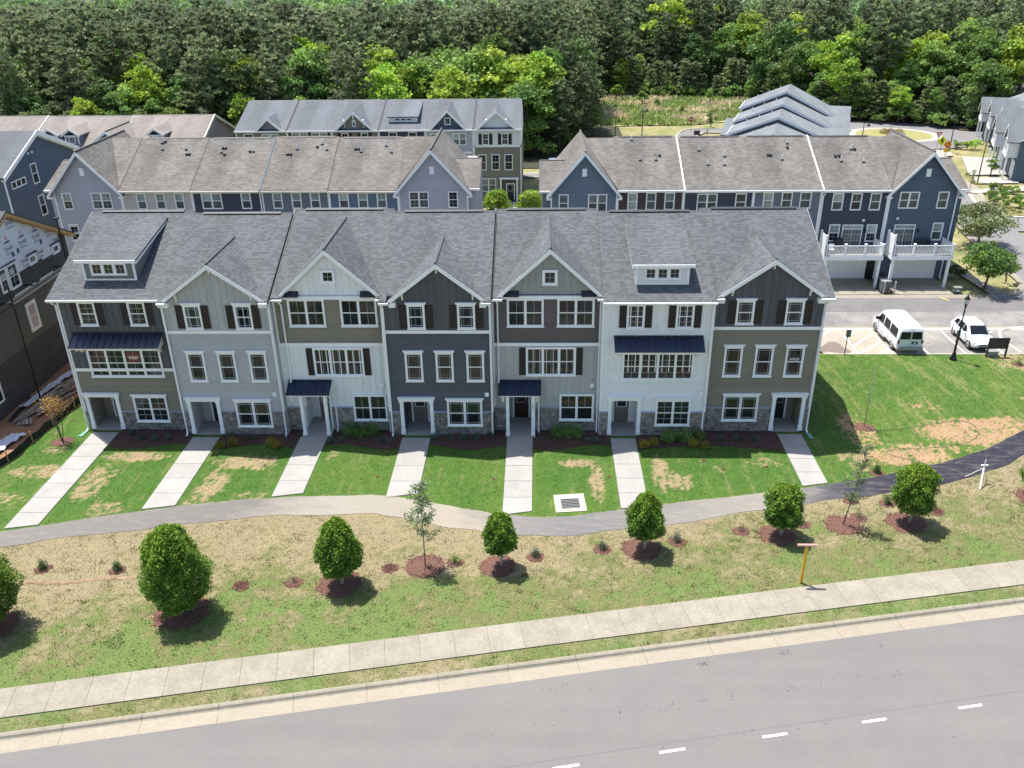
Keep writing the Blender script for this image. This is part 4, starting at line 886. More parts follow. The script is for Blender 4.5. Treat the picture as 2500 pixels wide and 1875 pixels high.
# wrap in sheets: stepped lower edge
for poly in ([(0, 8.2), (6.9, 8.33), (6.9, 12.15), (0, 9.1)], [(6.9, 8.33), (7.4, 8.33), (7.4, 8.30), (8.5, 8.30), (8.5, 12.0-.35), (7.2, 12.25), (6.9, 12.15)], [(8.5, 8.34), (10.6, 8.34), (10.6, 10.72), (8.5, 11.65)], [(10.6, 8.16), (13.35, 8.16), (13.35, 9.48), (10.6, 10.72)]):
    MB(FC).ext(poly, 0, .015).build('wrap_sheet', WRAP, T)
lap(T, FC, 3.4, 6.9, lambda z: [(0, 14.3)], mat('new_grey_siding', (.115, .105, .095), .8, island=.06, noise=(1, .08)), course=.18)
lap(T, FC, 0, 3.4, lambda z: [(0, 14.3)], mat('dark_lower_siding', (.060, .056, .060), .8, island=.08, noise=(1, .12)), course=.18)
MB(FC).box(6.3, 9.0, .02, .06, 6.93, 7.03).box(9.6, 11.5, .02, .06, 6.93, 7.03).build('band_board', WHITE, T); MB(FC).box(7.0, 9.2, .02, .05, 6.80, 6.88).build('yellow_strip', mat('yellow_strip', (.55, .40, .14), .7), T)
rf = MB().extx([(-.5, 9.0), (7.15, 12.75), (14.95, 8.95), (14.95, 8.85), (7.15, 12.62), (-.5, 8.9)], -20, -6.1).build('roof', SH1B, T)
MB().extx([(7.15, 12.62), (14.95, 8.85), (14.95, 8.62), (7.15, 12.40)], -6.2, -6.12).extx([(-.5, 8.9), (7.15, 12.62), (7.15, 12.40), (-.5, 8.68)], -6.2, -6.12).build('rafter', WOOD, rf)
for i in range(16):
    y = 7.3+i*.48; z = 12.62-(y-7.15)*.4833
    MB().box(-6.58, -6.2, y, y+.045, z-.22, z-.02).build('lookout', WOOD, rf)
MB().extx([(7.15, 12.40), (14.6, 8.80), (14.6, 8.76), (7.15, 12.36)], -6.59, -6.2).build('soffit', WOOD, rf)
pane_window(T, FC, 6.15, 7.38, 7.45, 9.2, 1, 'colonial', GLASS, GLASS, trim=.11); pane_window(T, FC, 5.15, 6.05, 7.55, 9.25, 1, 'colonial', GLASS, GLASS, trim=.11)
for a, c in ((8.9, 8.28), (12.1, 8.05)): pane_window(T, FC, a, a+.98, c, c+.72, 1, 'vert', BLIND2, None, single=True, trim=.16); MB(FC).box(a-.15, a+1.15, .02, .13, c+.74, c+.82).build('window_head', BLACKM, T)
MB(FC).box(5.2, 7.4, .02, .10, 9.24, 9.29).build('window_head', BLACKM, T)
pane_window(T, FC, 7.05, 8.32, 3.92, 6.05, 1, 'vert', mat('pinkish_glass', (.30, .21, .20), .1, ior=1.8), None, single=False, trim=.2); pane_window(T, FC, .9, 2.05, 1.1, 2.75, 1, 'vert', GLASS, None)
for (y, z) in ((7.34, 11.62), (8.28, 9.98), (10.05, 9.85), (6.56, 10.04), (7.97, 8.72), (11.75, 9.72), (5.6, 11.1), (10.0, 8.68), (12.45, 8.9)):
    big = text_mesh('print', 'Tyvek', .42, WRAPG, (-6.575, y, z), (0, 1, 0), (1, 0, 0), T, ext=.002, bold=.006)
    text_mesh('print', 'HomeWrap', .16, WRAPB, (-6.575, y+.12, z-.26), (0, 1, 0), (1, 0, 0), T, ext=.002)
for (y, z) in ((6.72, 10.55), (8.45, 10.42), (10.18, 10.32), (5.0, 10.6)):
    text_mesh('print', 'LUMBER', .20, WRAPB, (-6.575, y, z), (0, 1, 0), (1, 0, 0), T, ext=.002, bold=.006)
    MB(FC).ext([(y+.38+.13*math.cos(t), z+.36+.15*math.sin(t)) for t in [k*math.pi/5 for k in range(10)]], .016, .024).build('print_disc', WRAPP, T)
for (y, z) in ((7.25, 9.62), (7.9, 9.68), (10.85, 9.42)): MB(FC).ext([(y, z-.22), (y+.12, z-.12), (y+.34, z-.16), (y+.30, z+.2), (y+.02, z+.18)], .016, .024).build('print_patch', WRAPB, T)
for (y) in (5.35, 6.45): MB(FC).box(y, y+.5, .05, .056, 8.45, 8.85).build('window_sticker', mat('sticker', (.45, .55, .48), .7), T)
MB(FC).box(-.06, .12, .0, .07, 0, 9.0).build('corner_board', WHITE, T)
# scaffold: ladder plank on pump jack poles, the poles stand on the ground
T = thing('scaffold', 'ladder scaffold on two dark poles against the unfinished house', 'scaffold', (-5.3, 2.6, 0))
MB().tube([(-5.35, 4.0, 0), (-5.35, 4.0, 8.6)], .055, 8).build('pole', BLACKM, T); MB().tube([(-5.35, 11.6, 0), (-5.35, 11.6, 11.0)], .055, 8).box(-5.5, -5.2, 11.4, 11.8, 10.95, 11.05).build('pole', BLACKM, T)
for x, z in ((-5.55, 7.45), (-5.05, 7.45)): MB().box(x-.03, x+.03, 3.6, 11.9, z-.05, z+.05).build('rail', HANDLE, T)
for i in range(24): MB().tube([(-5.55, 3.8+i*.34, 7.45), (-5.05, 3.8+i*.34, 7.45)], .022, 6).build('rung', HANDLE, T)
for y in (4.0, 7.6, 11.6): MB().box(-6.55, -5.0, y-.04, y+.04, 7.28, 7.36).tube([(-6.5, y, 6.6), (-5.2, y, 7.3)], .03, 6).build('bracket', BLACKM, T)

# ---------------------------------------------------------------- stepped grey roofed houses, rotated
def rot_frame(O, ang):
    c, s = math.cos(ang), math.sin(ang)          # v along the row, u to its right
    v = (s, c); u = (c, -s)
    return lambda a, b, z: (O[0]+a*u[0]+b*v[0], O[1]+a*u[1]+b*v[1], z)
G0 = rot_frame((59.7, 64.5), R(18))
def qb(mb, Gf, a0, a1, b0, b1, z0, z1):
    p = [Gf(a0, b0, z0), Gf(a1, b0, z0), Gf(a1, b1, z0), Gf(a0, b1, z0), Gf(a0, b0, z1), Gf(a1, b0, z1), Gf(a1, b1, z1), Gf(a0, b1, z1)]
    return mb.add(p, [(0, 3, 2, 1), (4, 5, 6, 7), (0, 1, 5, 4), (1, 2, 6, 5), (2, 3, 7, 6), (3, 0, 4, 7)])
BG = mat('blue_grey_wall', (.115, .13, .15), .8, noise=(.6, .08))
def step_house(label, v0, v1, zr, u0=-6.6, u1=8.2, zl=4.55, zrr=4.1, off=0, gablewin=False):
    T = thing('town_house', label, 'town house', G0(0, v0, 0), 'stepped grey roofed houses by the meadow')
    b = MB(); qb(b, G0, u0+.4, u1-.4, v0+.02, v1-.02, 0, 4.0)
    b.add([G0(u0+.4, v0+.02, 4.0), G0(u1-.4, v0+.02, 4.0), G0(u1-.4, v0+.02, zrr+(zr-zrr)*.05), G0(off, v0+.02, zr-.1), G0(u0+.4, v0+.02, zl+(zr-zl)*.05)], [(0, 1, 2, 3, 4)])
    b.build('wall', BG, T)
    r = MB(); va = v0-.3; vb = v1
    r.slab([G0(u0, va, zl), G0(off, va, zr), G0(off, vb, zr), G0(u0, vb, zl)][::-1], .16); r.slab([G0(off, va, zr), G0(u1, va, zrr), G0(u1, vb, zrr), G0(off, vb, zr)][::-1], .16)
    roof = r.build('roof', SH5, T)
    Lw = math.hypot(off-u0, zr-zl); c, s_ = math.cos(R(18)), math.sin(R(18))
    shingles(roof, G0(u0, 0, zl+.01), (s_, c, 0), ((off-u0)/Lw*c, -(off-u0)/Lw*s_, (zr-zl)/Lw), [(va, 0), (vb, 0), (vb, Lw), (va, Lw)], [SH5, SH5], course=.4, tab=.7)
    Lw = math.hypot(u1-off, zr-zrr)
    shingles(roof, G0(u1, 0, zrr+.01), (s_, c, 0), (-(u1-off)/Lw*c, (u1-off)/Lw*s_, (zr-zrr)/Lw), [(va, 0), (vb, 0), (vb, Lw), (va, Lw)], [SH5, SH5], course=.4, tab=.7)
    bb = MB(); bb.add([G0(u0, va-.03, zl+.03), G0(off, va-.03, zr+.03), G0(u1, va-.03, zrr+.03), G0(u1, va-.03, zrr-.28), G0(off, va-.03, zr-.30), G0(u0, va-.03, zl-.28)], [(0, 5, 4, 1), (1, 4, 3, 2)]); 
    qb(bb, G0, u0-.1, u0, va, vb, zl-.2, zl); bb.build('bargeboard', mat('pale_trim', (.55, .60, .66), .6), roof)
    for i in range(3):
        a = -4.4+i*1.6; z = zl+(a-u0)*(zr-zl)/(off-u0); p = G0(a, (v0+v1)/2+i*.3-.2, z); MB().tube([p, (p[0], p[1], p[2]+.6)], .06, 6).build('vent_pipe', WHITE, roof)
    # cross roofs on the right slope
    va2 = (v0+v1)/2; z2 = zrr+1.25; cr = MB(); cr.slab([G0(3.0, va2+1.6, z2), G0(u1+1.2, va2+1.6, z2), G0(u1+1.2, v0+.2, zrr-.15), G0(4.2, v0+.2, zrr+.1)][::-1], .12); cr.slab([G0(3.0, va2+1.6, z2), G0(u1+1.2, va2+1.6, z2), G0(u1+1.2, v1-.1, zrr-.1), G0(5, v1-.1, zrr)], .12)
    cr.build('porch_roof', SH5, T)
    return T
step_house('lowest of the stepped grey roofed houses, with a dark gable', 0, 8.4, 6.75, zl=4.2, zrr=3.9)
step_house('second stepped grey roofed house, with long dark wall strip', 8.4, 15.6, 7.55, zl=4.95, zrr=4.25)
step_house('third stepped grey roofed house', 15.6, 23.0, 8.15, zl=5.5, zrr=4.6)
T = step_house('highest stepped grey roofed house, by the meadow', 23.0, 31.0, 8.9, zl=6.2, zrr=5.0)
T = thing('garage', 'low grey roofed wing at the left of the stepped houses', 'garage', G0(-7, 13, 0))
b = MB(); qb(b, G0, -7.6, -4.5, 12.5, 21.5, 0, 4.1); b.build('wall', BG, T)
r = MB(); r.slab([G0(-8.0, 12.0, 4.1), G0(-3, 12.0, 4.1), G0(-3, 18.5, 5.4), G0(-8.0, 18.5, 5.4)], .15); r.slab([G0(-8.0, 23.0, 4.1), G0(-8.0, 18.5, 5.4), G0(-3, 18.5, 5.4), G0(-3, 23.0, 4.1)][::-1], .15); r.build('roof', SH5, T)

# ---------------------------------------------------------------- town houses at the far right, fronts to the left
G1 = rot_frame((91.9, 67.0), R(20))
def right_house(label, i, uo, m, mg, zr=7.5, ze=5.0):
    v0, v1 = i*7.0, i*7.0+6.95; T = thing('town_house', label, 'town house', G1(uo, v0, 0), 'town houses at the far right')
    b = MB(); qb(b, G1, uo, uo+11, v0, v1, 0, ze); b.add([G1(uo, v0, ze), G1(uo+11, v0, ze), G1(uo+5.5, v0, zr-.1)], [(0, 1, 2)]); b.build('wall', m, T)
    r = MB(); r.slab([G1(uo-.4, v0-.2, ze), G1(uo+5.5, v0-.2, zr), G1(uo+5.5, v1, zr), G1(uo-.4, v1, ze)][::-1], .14); r.slab([G1(uo+5.5, v0-.2, zr), G1(uo+11.4, v0-.2, ze), G1(uo+11.4, v1, ze), G1(uo+5.5, v1, zr)][::-1], .14); roof = r.build('roof', SH5, T)
    # projecting front bay with gable over the garage
    b = MB(); qb(b, G1, uo-1.3, uo+.0, v0+.5, v0+4.3, 2.9, ze); b.add([G1(uo-1.3, v0+.5, ze), G1(uo-1.3, v0+4.3, ze), G1(uo-1.3, v0+2.4, ze+1.9)], [(0, 1, 2)]); b.build('bay', mg, T)
    r = MB(); r.slab([G1(uo-1.6, v0+.2, ze-.1), G1(uo+3.6, v0+.2, ze-.1), G1(uo+3.6, v0+2.4, ze+2.0), G1(uo-1.6, v0+2.4, ze+2.0)], .12); r.slab([G1(uo-1.6, v0+4.6, ze-.1), G1(uo-1.6, v0+2.4, ze+2.0), G1(uo+3.6, v0+2.4, ze+2.0), G1(uo+3.6, v0+4.6, ze-.1)], .12); r.build('gable_roof', SH5, T)
    b = MB(); b.add([G1(uo-1.62, v0+.2, ze-.1), G1(uo-1.62, v0+.2, ze-.4), G1(uo-1.62, v0+2.4, ze+1.7), G1(uo-1.62, v0+4.6, ze-.4), G1(uo-1.62, v0+4.6, ze-.1), G1(uo-1.62, v0+2.4, ze+2.03)], [(0, 1, 2, 5), (5, 2, 3, 4)]); qb(b, G1, uo-1.36, uo-1.3, v0+.5, v0+4.3, 2.8, 3.1); qb(b, G1, uo-1.34, uo-1.2, v0+.45, v0+.62, 2.9, ze); qb(b, G1, uo-1.3, uo, v0+.44, v0+.5, ze-.2, ze); b.build('trim', WHITE, T)
    Fb = Frame(G1(uo-1.3, 0, 0), -110); 
    pane_window(T, Fb, -(v0+3.4), -(v0+1.3), 3.4, 5.0, 2, 'colonial', GLASS, None, trim=.14)
    Fw = Frame(G1(uo, 0, 0), -110)
    g = MB(Fw).box(-(v0+3.9), -(v0+.9), .02, .06, 0, 2.3).build('garage_door', WHITE, T)
    for k in range(4): MB(Fw).box(-(v0+3.85), -(v0+.95), .06, .075, k*.57+.03, k*.57+.54).build('door_panel', WHITE, g)
    for vv in (v0+.55, v0+4.15): 
        p = MB(); qb(p, G1, uo-1.25, uo-1.05, vv, vv+.2, 0, 2.9); p.build('post', WHITE, T)
    MB(Fw).box(-(v0+5.9), -(v0+4.9), .02, .07, .1, 2.2).build('door', DOORG, T)
    r = MB(); r.slab([G1(uo-1.2, v0+4.4, 2.9), G1(uo, v0+4.4, 3.4), G1(uo, v1-.1, 3.4), G1(uo-1.2, v1-.1, 2.9)][::-1], .1); r.build('porch_roof', SH1, T)
    return T
right_house('town house with a blue side wall beside the bright driveways', 0, .6, DBLUE, WBOARD)
right_house('lilac town house with a white gable beside the bright driveways', 1, -.2, LILAC, WBOARD)
right_house('town house with taupe side wall and taupe bay beside the bright driveways', 2, 1.2, OLIVE, OLIVE)
right_house('fourth town house of the driveway row, pale lilac bay, before the end house', 3, .4, BLUEG, LILAC)
right_house('end house of the driveway row beside the roundabout street', 4, -.2, BLUEG, WBOARD, zr=7.0, ze=4.4)
T = thing('house', 'grey roofed house rising behind the town houses with driveways', 'house', (112, 92, 0))
MB().box(109, 122, 84, 98, 0, 5).build('wall', GWALL, T); MB().extx([(83.5, 4.9), (91, 8.6), (98.5, 4.9)], 108.5, 122).build('roof', SH5, T)
# ---------------------------------------------------------------- ground
PTX = np.array([(-30, -22), (-6, -13.6), (.42, -11.34), (7.16, -9.34), (11.63, -8.3), (14.72, -7.9), (20.0, -7.62), (22.2, -7.93), (25.5, -8.87), (27.7, -9.45), (30.6, -9.7), (33, -9.2), (35.85, -8.55), (40.1, -7.69), (46.4, -6.32), (51.7, -4.68), (56.3, -2.81), (60.9, .19), (65, 4.2), (69, 8.5)])
PBX = np.array([(-30, -23.6), (-6, -15.0), (1.16, -12.64), (5.6, -11.5), (10.3, -10.49), (13.95, -9.81), (19.05, -9.46), (21.9, -9.65), (24.3, -10.49), (26.9, -11.09), (29.4, -11.4), (33.1, -11.03), (38.2, -9.94), (43.6, -8.49), (47.75, -7.49), (50.5, -7.0), (55.15, -5.42), (58.9, -3.3), (62.5, -.4), (66.6, 3.4), (70.8, 7.6)])
def smooth_poly(P, n=4):
    P = [Vector((a, b, 0)) for a, b in P]; out = []
    for i in range(len(P)-1):
        p0, p1, p2, p3 = P[max(i-1, 0)], P[i], P[i+1], P[min(i+2, len(P)-1)]
        for k in range(n):
            t = k/n; out.append(.5*((2*p1)+(-p0+p2)*t+(2*p0-5*p1+4*p2-p3)*t*t+(-p0+3*p1-3*p2+p3)*t**3))
    out.append(P[-1]); return [(p.x, p.y) for p in out]
PT = smooth_poly(PTX); PB = smooth_poly(PBX)
ptx, pty = zip(*PT); pbx, pby = zip(*PB)
ptop = lambda x: np.interp(x, ptx, pty); pbot = lambda x: np.interp(x, pbx, pby)
sideq = lambda x: -23.757+.20399*x-.00016224*x*x
slope_q = lambda x: .20399-.00032448*x
def off(x, d):
    s = slope_q(x); L = math.hypot(1, s); return (x+s/L*d, sideq(x)-d/L)
def ringsheet(name, A, B, z, m, kind='structure', parent=None, subdiv=1):
    V = []; 
    for (a, b), (c, d) in zip(A, B): V += [(a, b, z), (c, d, z)]
    mb = MB(); mb.add(V, [(2*i, 2*i+1, 2*i+3, 2*i+2) for i in range(len(A)-1)]); return mb.build(name, m, parent, kind=kind)
FORESTF = mat('wood_floor', (.040, .034, .022), .95, col2=(.030, .040, .016), nscale=.25, noise=(2, .3))
GRASSFAR = mat('far_grass', (.145, .165, .050), .95, col2=(.27, .225, .115), nscale=.30, noise=(3, .2), fine=.15, coords='World')
MB().add([(-900, -400, -.16), (1100, -400, -.16), (1100, 1500, -.16), (-900, 1500, -.16)], [(0, 1, 2, 3)]).build('ground', GRASSFAR, kind='structure')
# fine lawn sheet with per-vertex earth/grass colour
GX0, GX1, GY0, GY1, GS = -14.0, 78.0, -31.0, 16.9, .15
gx = np.arange(GX0, GX1, GS); gy = np.arange(GY0, GY1, GS); XX, YY = np.meshgrid(gx, gy)
def colour_at(x, y):
    n1 = fnoise(x, y, .35); n2 = fnoise(x+31, y+17, 1.1); n3 = fnoise(x+5, y+77, 3.3); n4 = vnoise(x+11, y+3, 6.1)
    lush = np.stack([.038+.028*n3, .092+.045*n3, .014+.010*n3], -1); lush2 = np.stack([.068+.04*n3, .122+.04*n3, .020+.012*n3], -1)
    straw = np.stack([.225+.09*n3, .175+.07*n3, .100+.04*n3], -1); olive = np.stack([.112+.05*n3, .122+.04*n3, .046+.02*n3], -1); dry = np.stack([.188+.08*n3, .162+.06*n3, .096+.035*n3], -1)
    soil = np.stack([.27+.08*n3, .145+.05*n3, .085+.03*n3], -1)
    mix = lambda a, b, t: a*(1-t[..., None])+b*t[..., None]
    ss = lambda v, a, b: np.clip((v-a)/(b-a), 0, 1)
    up = y > ptop(x)
    # sod
    b = np.zeros_like(x)
    for cx, cy, rx, ry, st in ((-.6, -5.2, 1.7, .8, .9), (-1.2, -8.4, 1.3, .9, .7), (-1.0, -2.6, .9, .5, .5), (4.6, -3.4, 2.0, .55, 1), (3.3, -6.2, .9, 2.2, .75), (5.2, -9.1, 1.0, .8, .6), (11.8, -4.1, 1.9, .9, 1), (10.5, -6.6, .9, 2.0, .8), (9.9, -8.2, 1.3, .5, .6), (13.2, -7.6, .8, .4, .4),
                            (17.0, -3.3, .5, .8, .35), (32.0, -4.0, 1.3, .45, .85), (33.1, -5.9, .45, 2.1, 1), (37.0, -5.0, .55, 2.0, .95), (37.9, -6.0, 1.0, 1.0, .95), (43.4, -3.9, 1.1, .5, .5), (40.5, -4.6, .4, .6, .5), (57.6, .0, 3.3, 1.7, 1.1), (60.3, 1.2, 1.5, .8, .8), (51.6, -3.2, 3.4, .9, 1), (50.4, .2, 1.2, 2.2, .65), (54, -2.2, 2.4, .7, .7), (66, 10.6, 2.4, 1.6, .8), (49.0, -4.0, .7, 1.2, .4), (56, 3.5, 1.5, .6, .4), (64.5, 4.5, 2, .5, .5)):
        d = ((x-cx)/rx)**2+((y-cy)/ry)**2; b = np.maximum(b, st*np.clip(1.45-d, 0, 1))
    nz_ = .20*np.random.default_rng(1).normal(size=x.shape)+(n2-.5)*1.0+(n4-.5)*1.1+(vnoise(x*2.2, y*.5, 3.0)-.5)*.9; b = b+nz_*np.clip(b*3+.25, 0, 1)
    lushmix = ss(n1+.25*(n4-.5), .42, .62)*.45+.45*(x > 47)*ss(n2, .3, .7)
    c_sod = mix(lush, lush2, np.clip(lushmix, 0, 1)); 
    # straw seams between sod rolls
    stre = vnoise(x*1.9+.25*y, y*.22, 1.4)*.6+vnoise(x*4.5, y*.6, 1.9)*.4; c_sod = mix(c_sod, (straw*.55+lush2*.6), ss(stre+.25*(n4-.5), .56, .78)*np.where(x > 47, .50, .18))
    seam = np.abs(((x-.02*y)/1.3+.12*vnoise(x, y, .6)) % 1-.5) < .035
    c_sod = mix(c_sod, straw*.8, np.where(seam & (n2 > .5), .35, 0.))
    c_sod = mix(c_sod, straw, ss(b, .40, .95))
    red = ((x > 49.5) & (x < 63))*.35; c_sod = np.where((ss(b, .42, .78) > .4)[..., None], mix(c_sod, soil*1.35, red*np.ones_like(x)), c_sod)
    # verge between path and pavement
    t = (pbot(x)-y)/np.maximum(pbot(x)-sideq(x), .5)
    g = .30+.65*t+.75*(n1-.5)+.95*(n2-.5)+.6*(n4-.5)-.20*(x < 30)*(t < .5)
    c_v = mix(dry, olive, ss(g, .30, .62)); c_v = mix(c_v, np.stack([.088+.04*n3, .135+.05*n3, .040+.01*n3], -1), ss(g+.5*(n2-.5)+.15*(x < 24)*(t > .6), .78, 1.05)*.85)
    d2 = sideq(x)-y; strip = (d2 > 1.6)
    c_s = mix(olive, dry, ss(n2+.5*(n4-.5), .45, .75)); c_s = mix(c_s, lush*1.3, ss(n1+n3*.3, .62, .85)*.5)
    c = np.where(up[..., None], c_sod, np.where(strip[..., None], c_s, c_v))
    # building site left of the silt fence
    fx = -2.2-.115*(4.3-y)*1.0; fx = np.interp(y, [-30, -14, -4.2, .4, 3, 5, 20], [-6.5, -4.6, -3.13, -2.65, -2.38, -2.2, -2.2])
    site = (x < fx) & (y > -14); c = np.where(site[..., None], mix(soil*.85, np.stack([.40+0*x, .27+0*x, .17+0*x], -1), ss(n1, .5, .75)*.5), c)
    return np.clip(c, .004, .8)
CC = colour_at(XX, YY)
def tint_mat(name, rough=.95, bump=None, trans=0):
    m = bpy.data.materials.new(name); m.use_nodes = True; nt = m.node_tree; N = nt.nodes; L = nt.links; b = N['Principled BSDF']; b.inputs['Roughness'].default_value = rough; b.inputs['Specular IOR Level'].default_value = .2
    a = N.new('ShaderNodeAttribute'); a.attribute_name = 'tint'; n = N.new('ShaderNodeTexNoise'); n.inputs['Scale'].default_value = 9; n.inputs['Detail'].default_value = 6; n.inputs['Roughness'].default_value = .7
    g = N.new('ShaderNodeNewGeometry'); L.new(g.outputs['Position'], n.inputs[0]); mr = N.new('ShaderNodeMapRange'); mr.inputs[1].default_value = .3; mr.inputs[2].default_value = .7; mr.inputs[3].default_value = .66; mr.inputs[4].default_value = 1.30; L.new(n.outputs[0], mr.inputs[0])
    sc = N.new('ShaderNodeVectorMath'); sc.operation = 'SCALE'; L.new(a.outputs['Color'], sc.inputs[0]); L.new(mr.outputs[0], sc.inputs[3]); L.new(sc.outputs[0], b.inputs['Base Color'])
    if bump: bp = N.new('ShaderNodeBump'); bp.inputs['Strength'].default_value = bump; bp.inputs['Distance'].default_value = .06; L.new(n.outputs[0], bp.inputs['Height']); L.new(bp.outputs[0], b.inputs['Normal'])
    if trans:
        t = N.new('ShaderNodeBsdfTranslucent'); L.new(sc.outputs[0], t.inputs[0]); ms = N.new('ShaderNodeMixShader'); ms.inputs[0].default_value = trans; L.new(b.outputs[0], ms.inputs[1]); L.new(t.outputs[0], ms.inputs[2]); L.new(ms.outputs[0], N['Material Output'].inputs[0])
    return m
LAWNM = tint_mat('lawn_surface', bump=.8); TUFTM = tint_mat('grass_blade', .8, trans=.25)
ny, nx = XX.shape; ZZ = .012*(fnoise(XX, YY, 1.7)-.5)-.006
idx = np.arange(ny*nx).reshape(ny, nx); quads = np.stack([idx[:-1, :-1], idx[:-1, 1:], idx[1:, 1:], idx[1:, :-1]], -1).reshape(-1, 4)
cxq = XX[:-1, :-1].ravel()+.07; cyq = YY[:-1, :-1].ravel()+.07
keep = (cyq > sideq(cxq)-2.6) & ~((cxq > 51.2) & (cyq > 11.85))
npmesh('lawn', np.stack([XX.ravel(), YY.ravel(), ZZ.ravel()], -1), quads[keep], LAWNM, kind='structure', tint=CC.reshape(-1, 3))
def tufts(name, n, region, hh, wd, m, seed=3, gain=1.0, var=.35):
    r = np.random.default_rng(seed); x, y = region(n, r); n = len(x); c = colour_at(x, y)*gain*r.uniform(1-var, 1+var, (n, 1)); c[:, 1] *= r.uniform(.95, 1.12, n)
    a = r.uniform(0, 2*math.pi, n); h = r.uniform(*hh, n); w_ = r.uniform(*wd, n); lx = r.normal(0, .35, n)*h; ly = r.normal(0, .35, n)*h
    base = np.stack([x, y, np.zeros(n)], -1); d = np.stack([np.cos(a)*w_/2, np.sin(a)*w_/2, np.zeros(n)], -1); top = base+np.stack([lx, ly, h], -1)
    V = np.stack([base-d, base+d, top+d*.25, top-d*.25], 1).reshape(-1, 3); Fq = np.arange(4*n).reshape(-1, 4)
    return npmesh(name, V, Fq, m, kind='stuff', tint=np.repeat(np.clip(c, 0, 1), 4, 0))
WALKS = [(.45, 2.2, -.48, -11.05), (7.3, 9.1, -1.08, -9.15), (14.33, 16.1, -.98, -7.85), (20.95, 22.78, -1.08, -7.85), (27.7, 29.35, -.98, -9.5), (34.3, 35.9, -1.08, -8.85), (45.0, 46.55, -.48, -6.5)]
def ok_ground(x, y):
    k = np.ones(len(x), bool)
    k &= ~((y < ptop(x)+.05) & (y > pbot(x)-.05)); k &= ~((sideq(x)-y > -.03) & (sideq(x)-y < 1.80)); k &= sideq(x)-y < 2.52
    for a, b, c, d in WALKS: k &= ~((x > a-.2) & (x < b+.2) & (y < c+1) & (y > d-.6))
    k &= ~((x > -1) & (x < 47.2) & (y > -2.15)); k &= ~((x > 51.5) & (y > 11.8)); k &= ~((x > 30.4) & (x < 32.6) & (y > -9.4) & (y < -7.2))
    fx = np.interp(y, [-30, -14, -4.2, .4, 3, 5, 20], [-6.5, -4.6, -3.13, -2.65, -2.38, -2.2, -2.2]); k &= x > fx
    return k
def reg_near(n, r):
    x = r.uniform(-8, 72, n); y = r.uniform(-30, 12, n); k = ok_ground(x, y); return x[k], y[k]
tufts('grass', 230000, reg_near, (.02, .065), (.02, .05), TUFTM, 3)
def reg_clump(n, r):
    cx = r.uniform(-6, 70, n//14); cy = r.uniform(-28, -5, n//14); x = np.repeat(cx, 14)+r.normal(0, .14, n//14*14); y = np.repeat(cy, 14)+r.normal(0, .10, n//14*14); k = ok_ground(x, y) & (y < pbot(x)) & (fnoise(x, y, .5) > .42); return x[k], y[k]
tufts('grass_tufts', 60000, reg_clump, (.04, .09), (.02, .05), TUFTM, 5, 1.0, .3)
# ---- mulch beds
MULCH = mat('bark_mulch', (.095, .045, .034), .95, col2=(.145, .075, .055), nscale=9, noise=(25, .4), bump=(18, .9, .05), coords='World'); MULCHD = mat('dark_mulch', (.050, .026, .022), .95, col2=(.08, .04, .03), nscale=7, noise=(20, .4), bump=(18, .9, .05), coords='World')
MCH = mat('mulch_chip', (.14, .06, .042), .95, island=.6)
def chips(parent, pts, m=MCH):
    mb = MB()
    for x, y, z in pts:
        a = random.uniform(0, 3.14); l, w_ = random.uniform(.03, .07), random.uniform(.01, .025); c, s = math.cos(a), math.sin(a)
        mb.add([(x-c*l-s*w_, y-s*l+c*w_, z), (x+c*l-s*w_, y+s*l+c*w_, z+random.uniform(0, .03)), (x+c*l+s*w_, y+s*l-c*w_, z+.015), (x-c*l+s*w_, y-s*l-c*w_, z+random.uniform(0, .03))], [(0, 1, 2, 3)])
    return mb.build('mulch_chips', m, parent, kind='stuff')
bed_x = [(2.25, 7.25, .0, -.6), (9.15, 14.28, -.6, .0), (16.15, 20.9, 0, -.6), (22.83, 27.65, -.6, 0), (29.4, 34.25, 0, -.6), (35.95, 44.95, -.6, 0)]
for k, (a, b, ya, yb_) in enumerate(bed_x):
    top = []; bot = []
    n = 26
    for i in range(n+1):
        x = a+(b-a)*i/n; t = i/n
        bot.append((x, -2.15-.38*math.sin(t*math.pi)*0-.30*math.sin(t*5.2+k*1.7)-.12*random.random())); top.append((x, .0))
    ringsheet('mulch_bed', top, bot, .018, MULCHD)
def ring(x, y, r, ry=None, dome=.06):
    mb = MB(); n = 22; rr = [r*(1+random.uniform(-.09, .09)) for _ in range(n)]; V = [(x, y, dome)]
    for f, z in ((.55, dome*.8), (1, .004)):
        for i in range(n):
            t = 2*math.pi*i/n; V.append((x+rr[i]*f*math.cos(t), y+rr[i]*f*math.sin(t)*(ry or .9), z))
    mb.add(V, [(0, 1+i, 1+(i+1) % n) for i in range(n)]+[(1+i, 1+n+i, 1+n+(i+1) % n, 1+(i+1) % n) for i in range(n)])
    o = mb.build('mulch_ring', MULCH, kind='structure', smooth=True)
    return o
CHP = []
def mulch(x, y, r):
    ring(x, y, r)
    for _ in range(int(190*r*r)+12):
        a = random.uniform(0, 6.283); q = r*math.sqrt(random.random())*1.12; CHP.append((x+q*math.cos(a), y+q*math.sin(a)*.9, .05*(1-q/r*.6)))
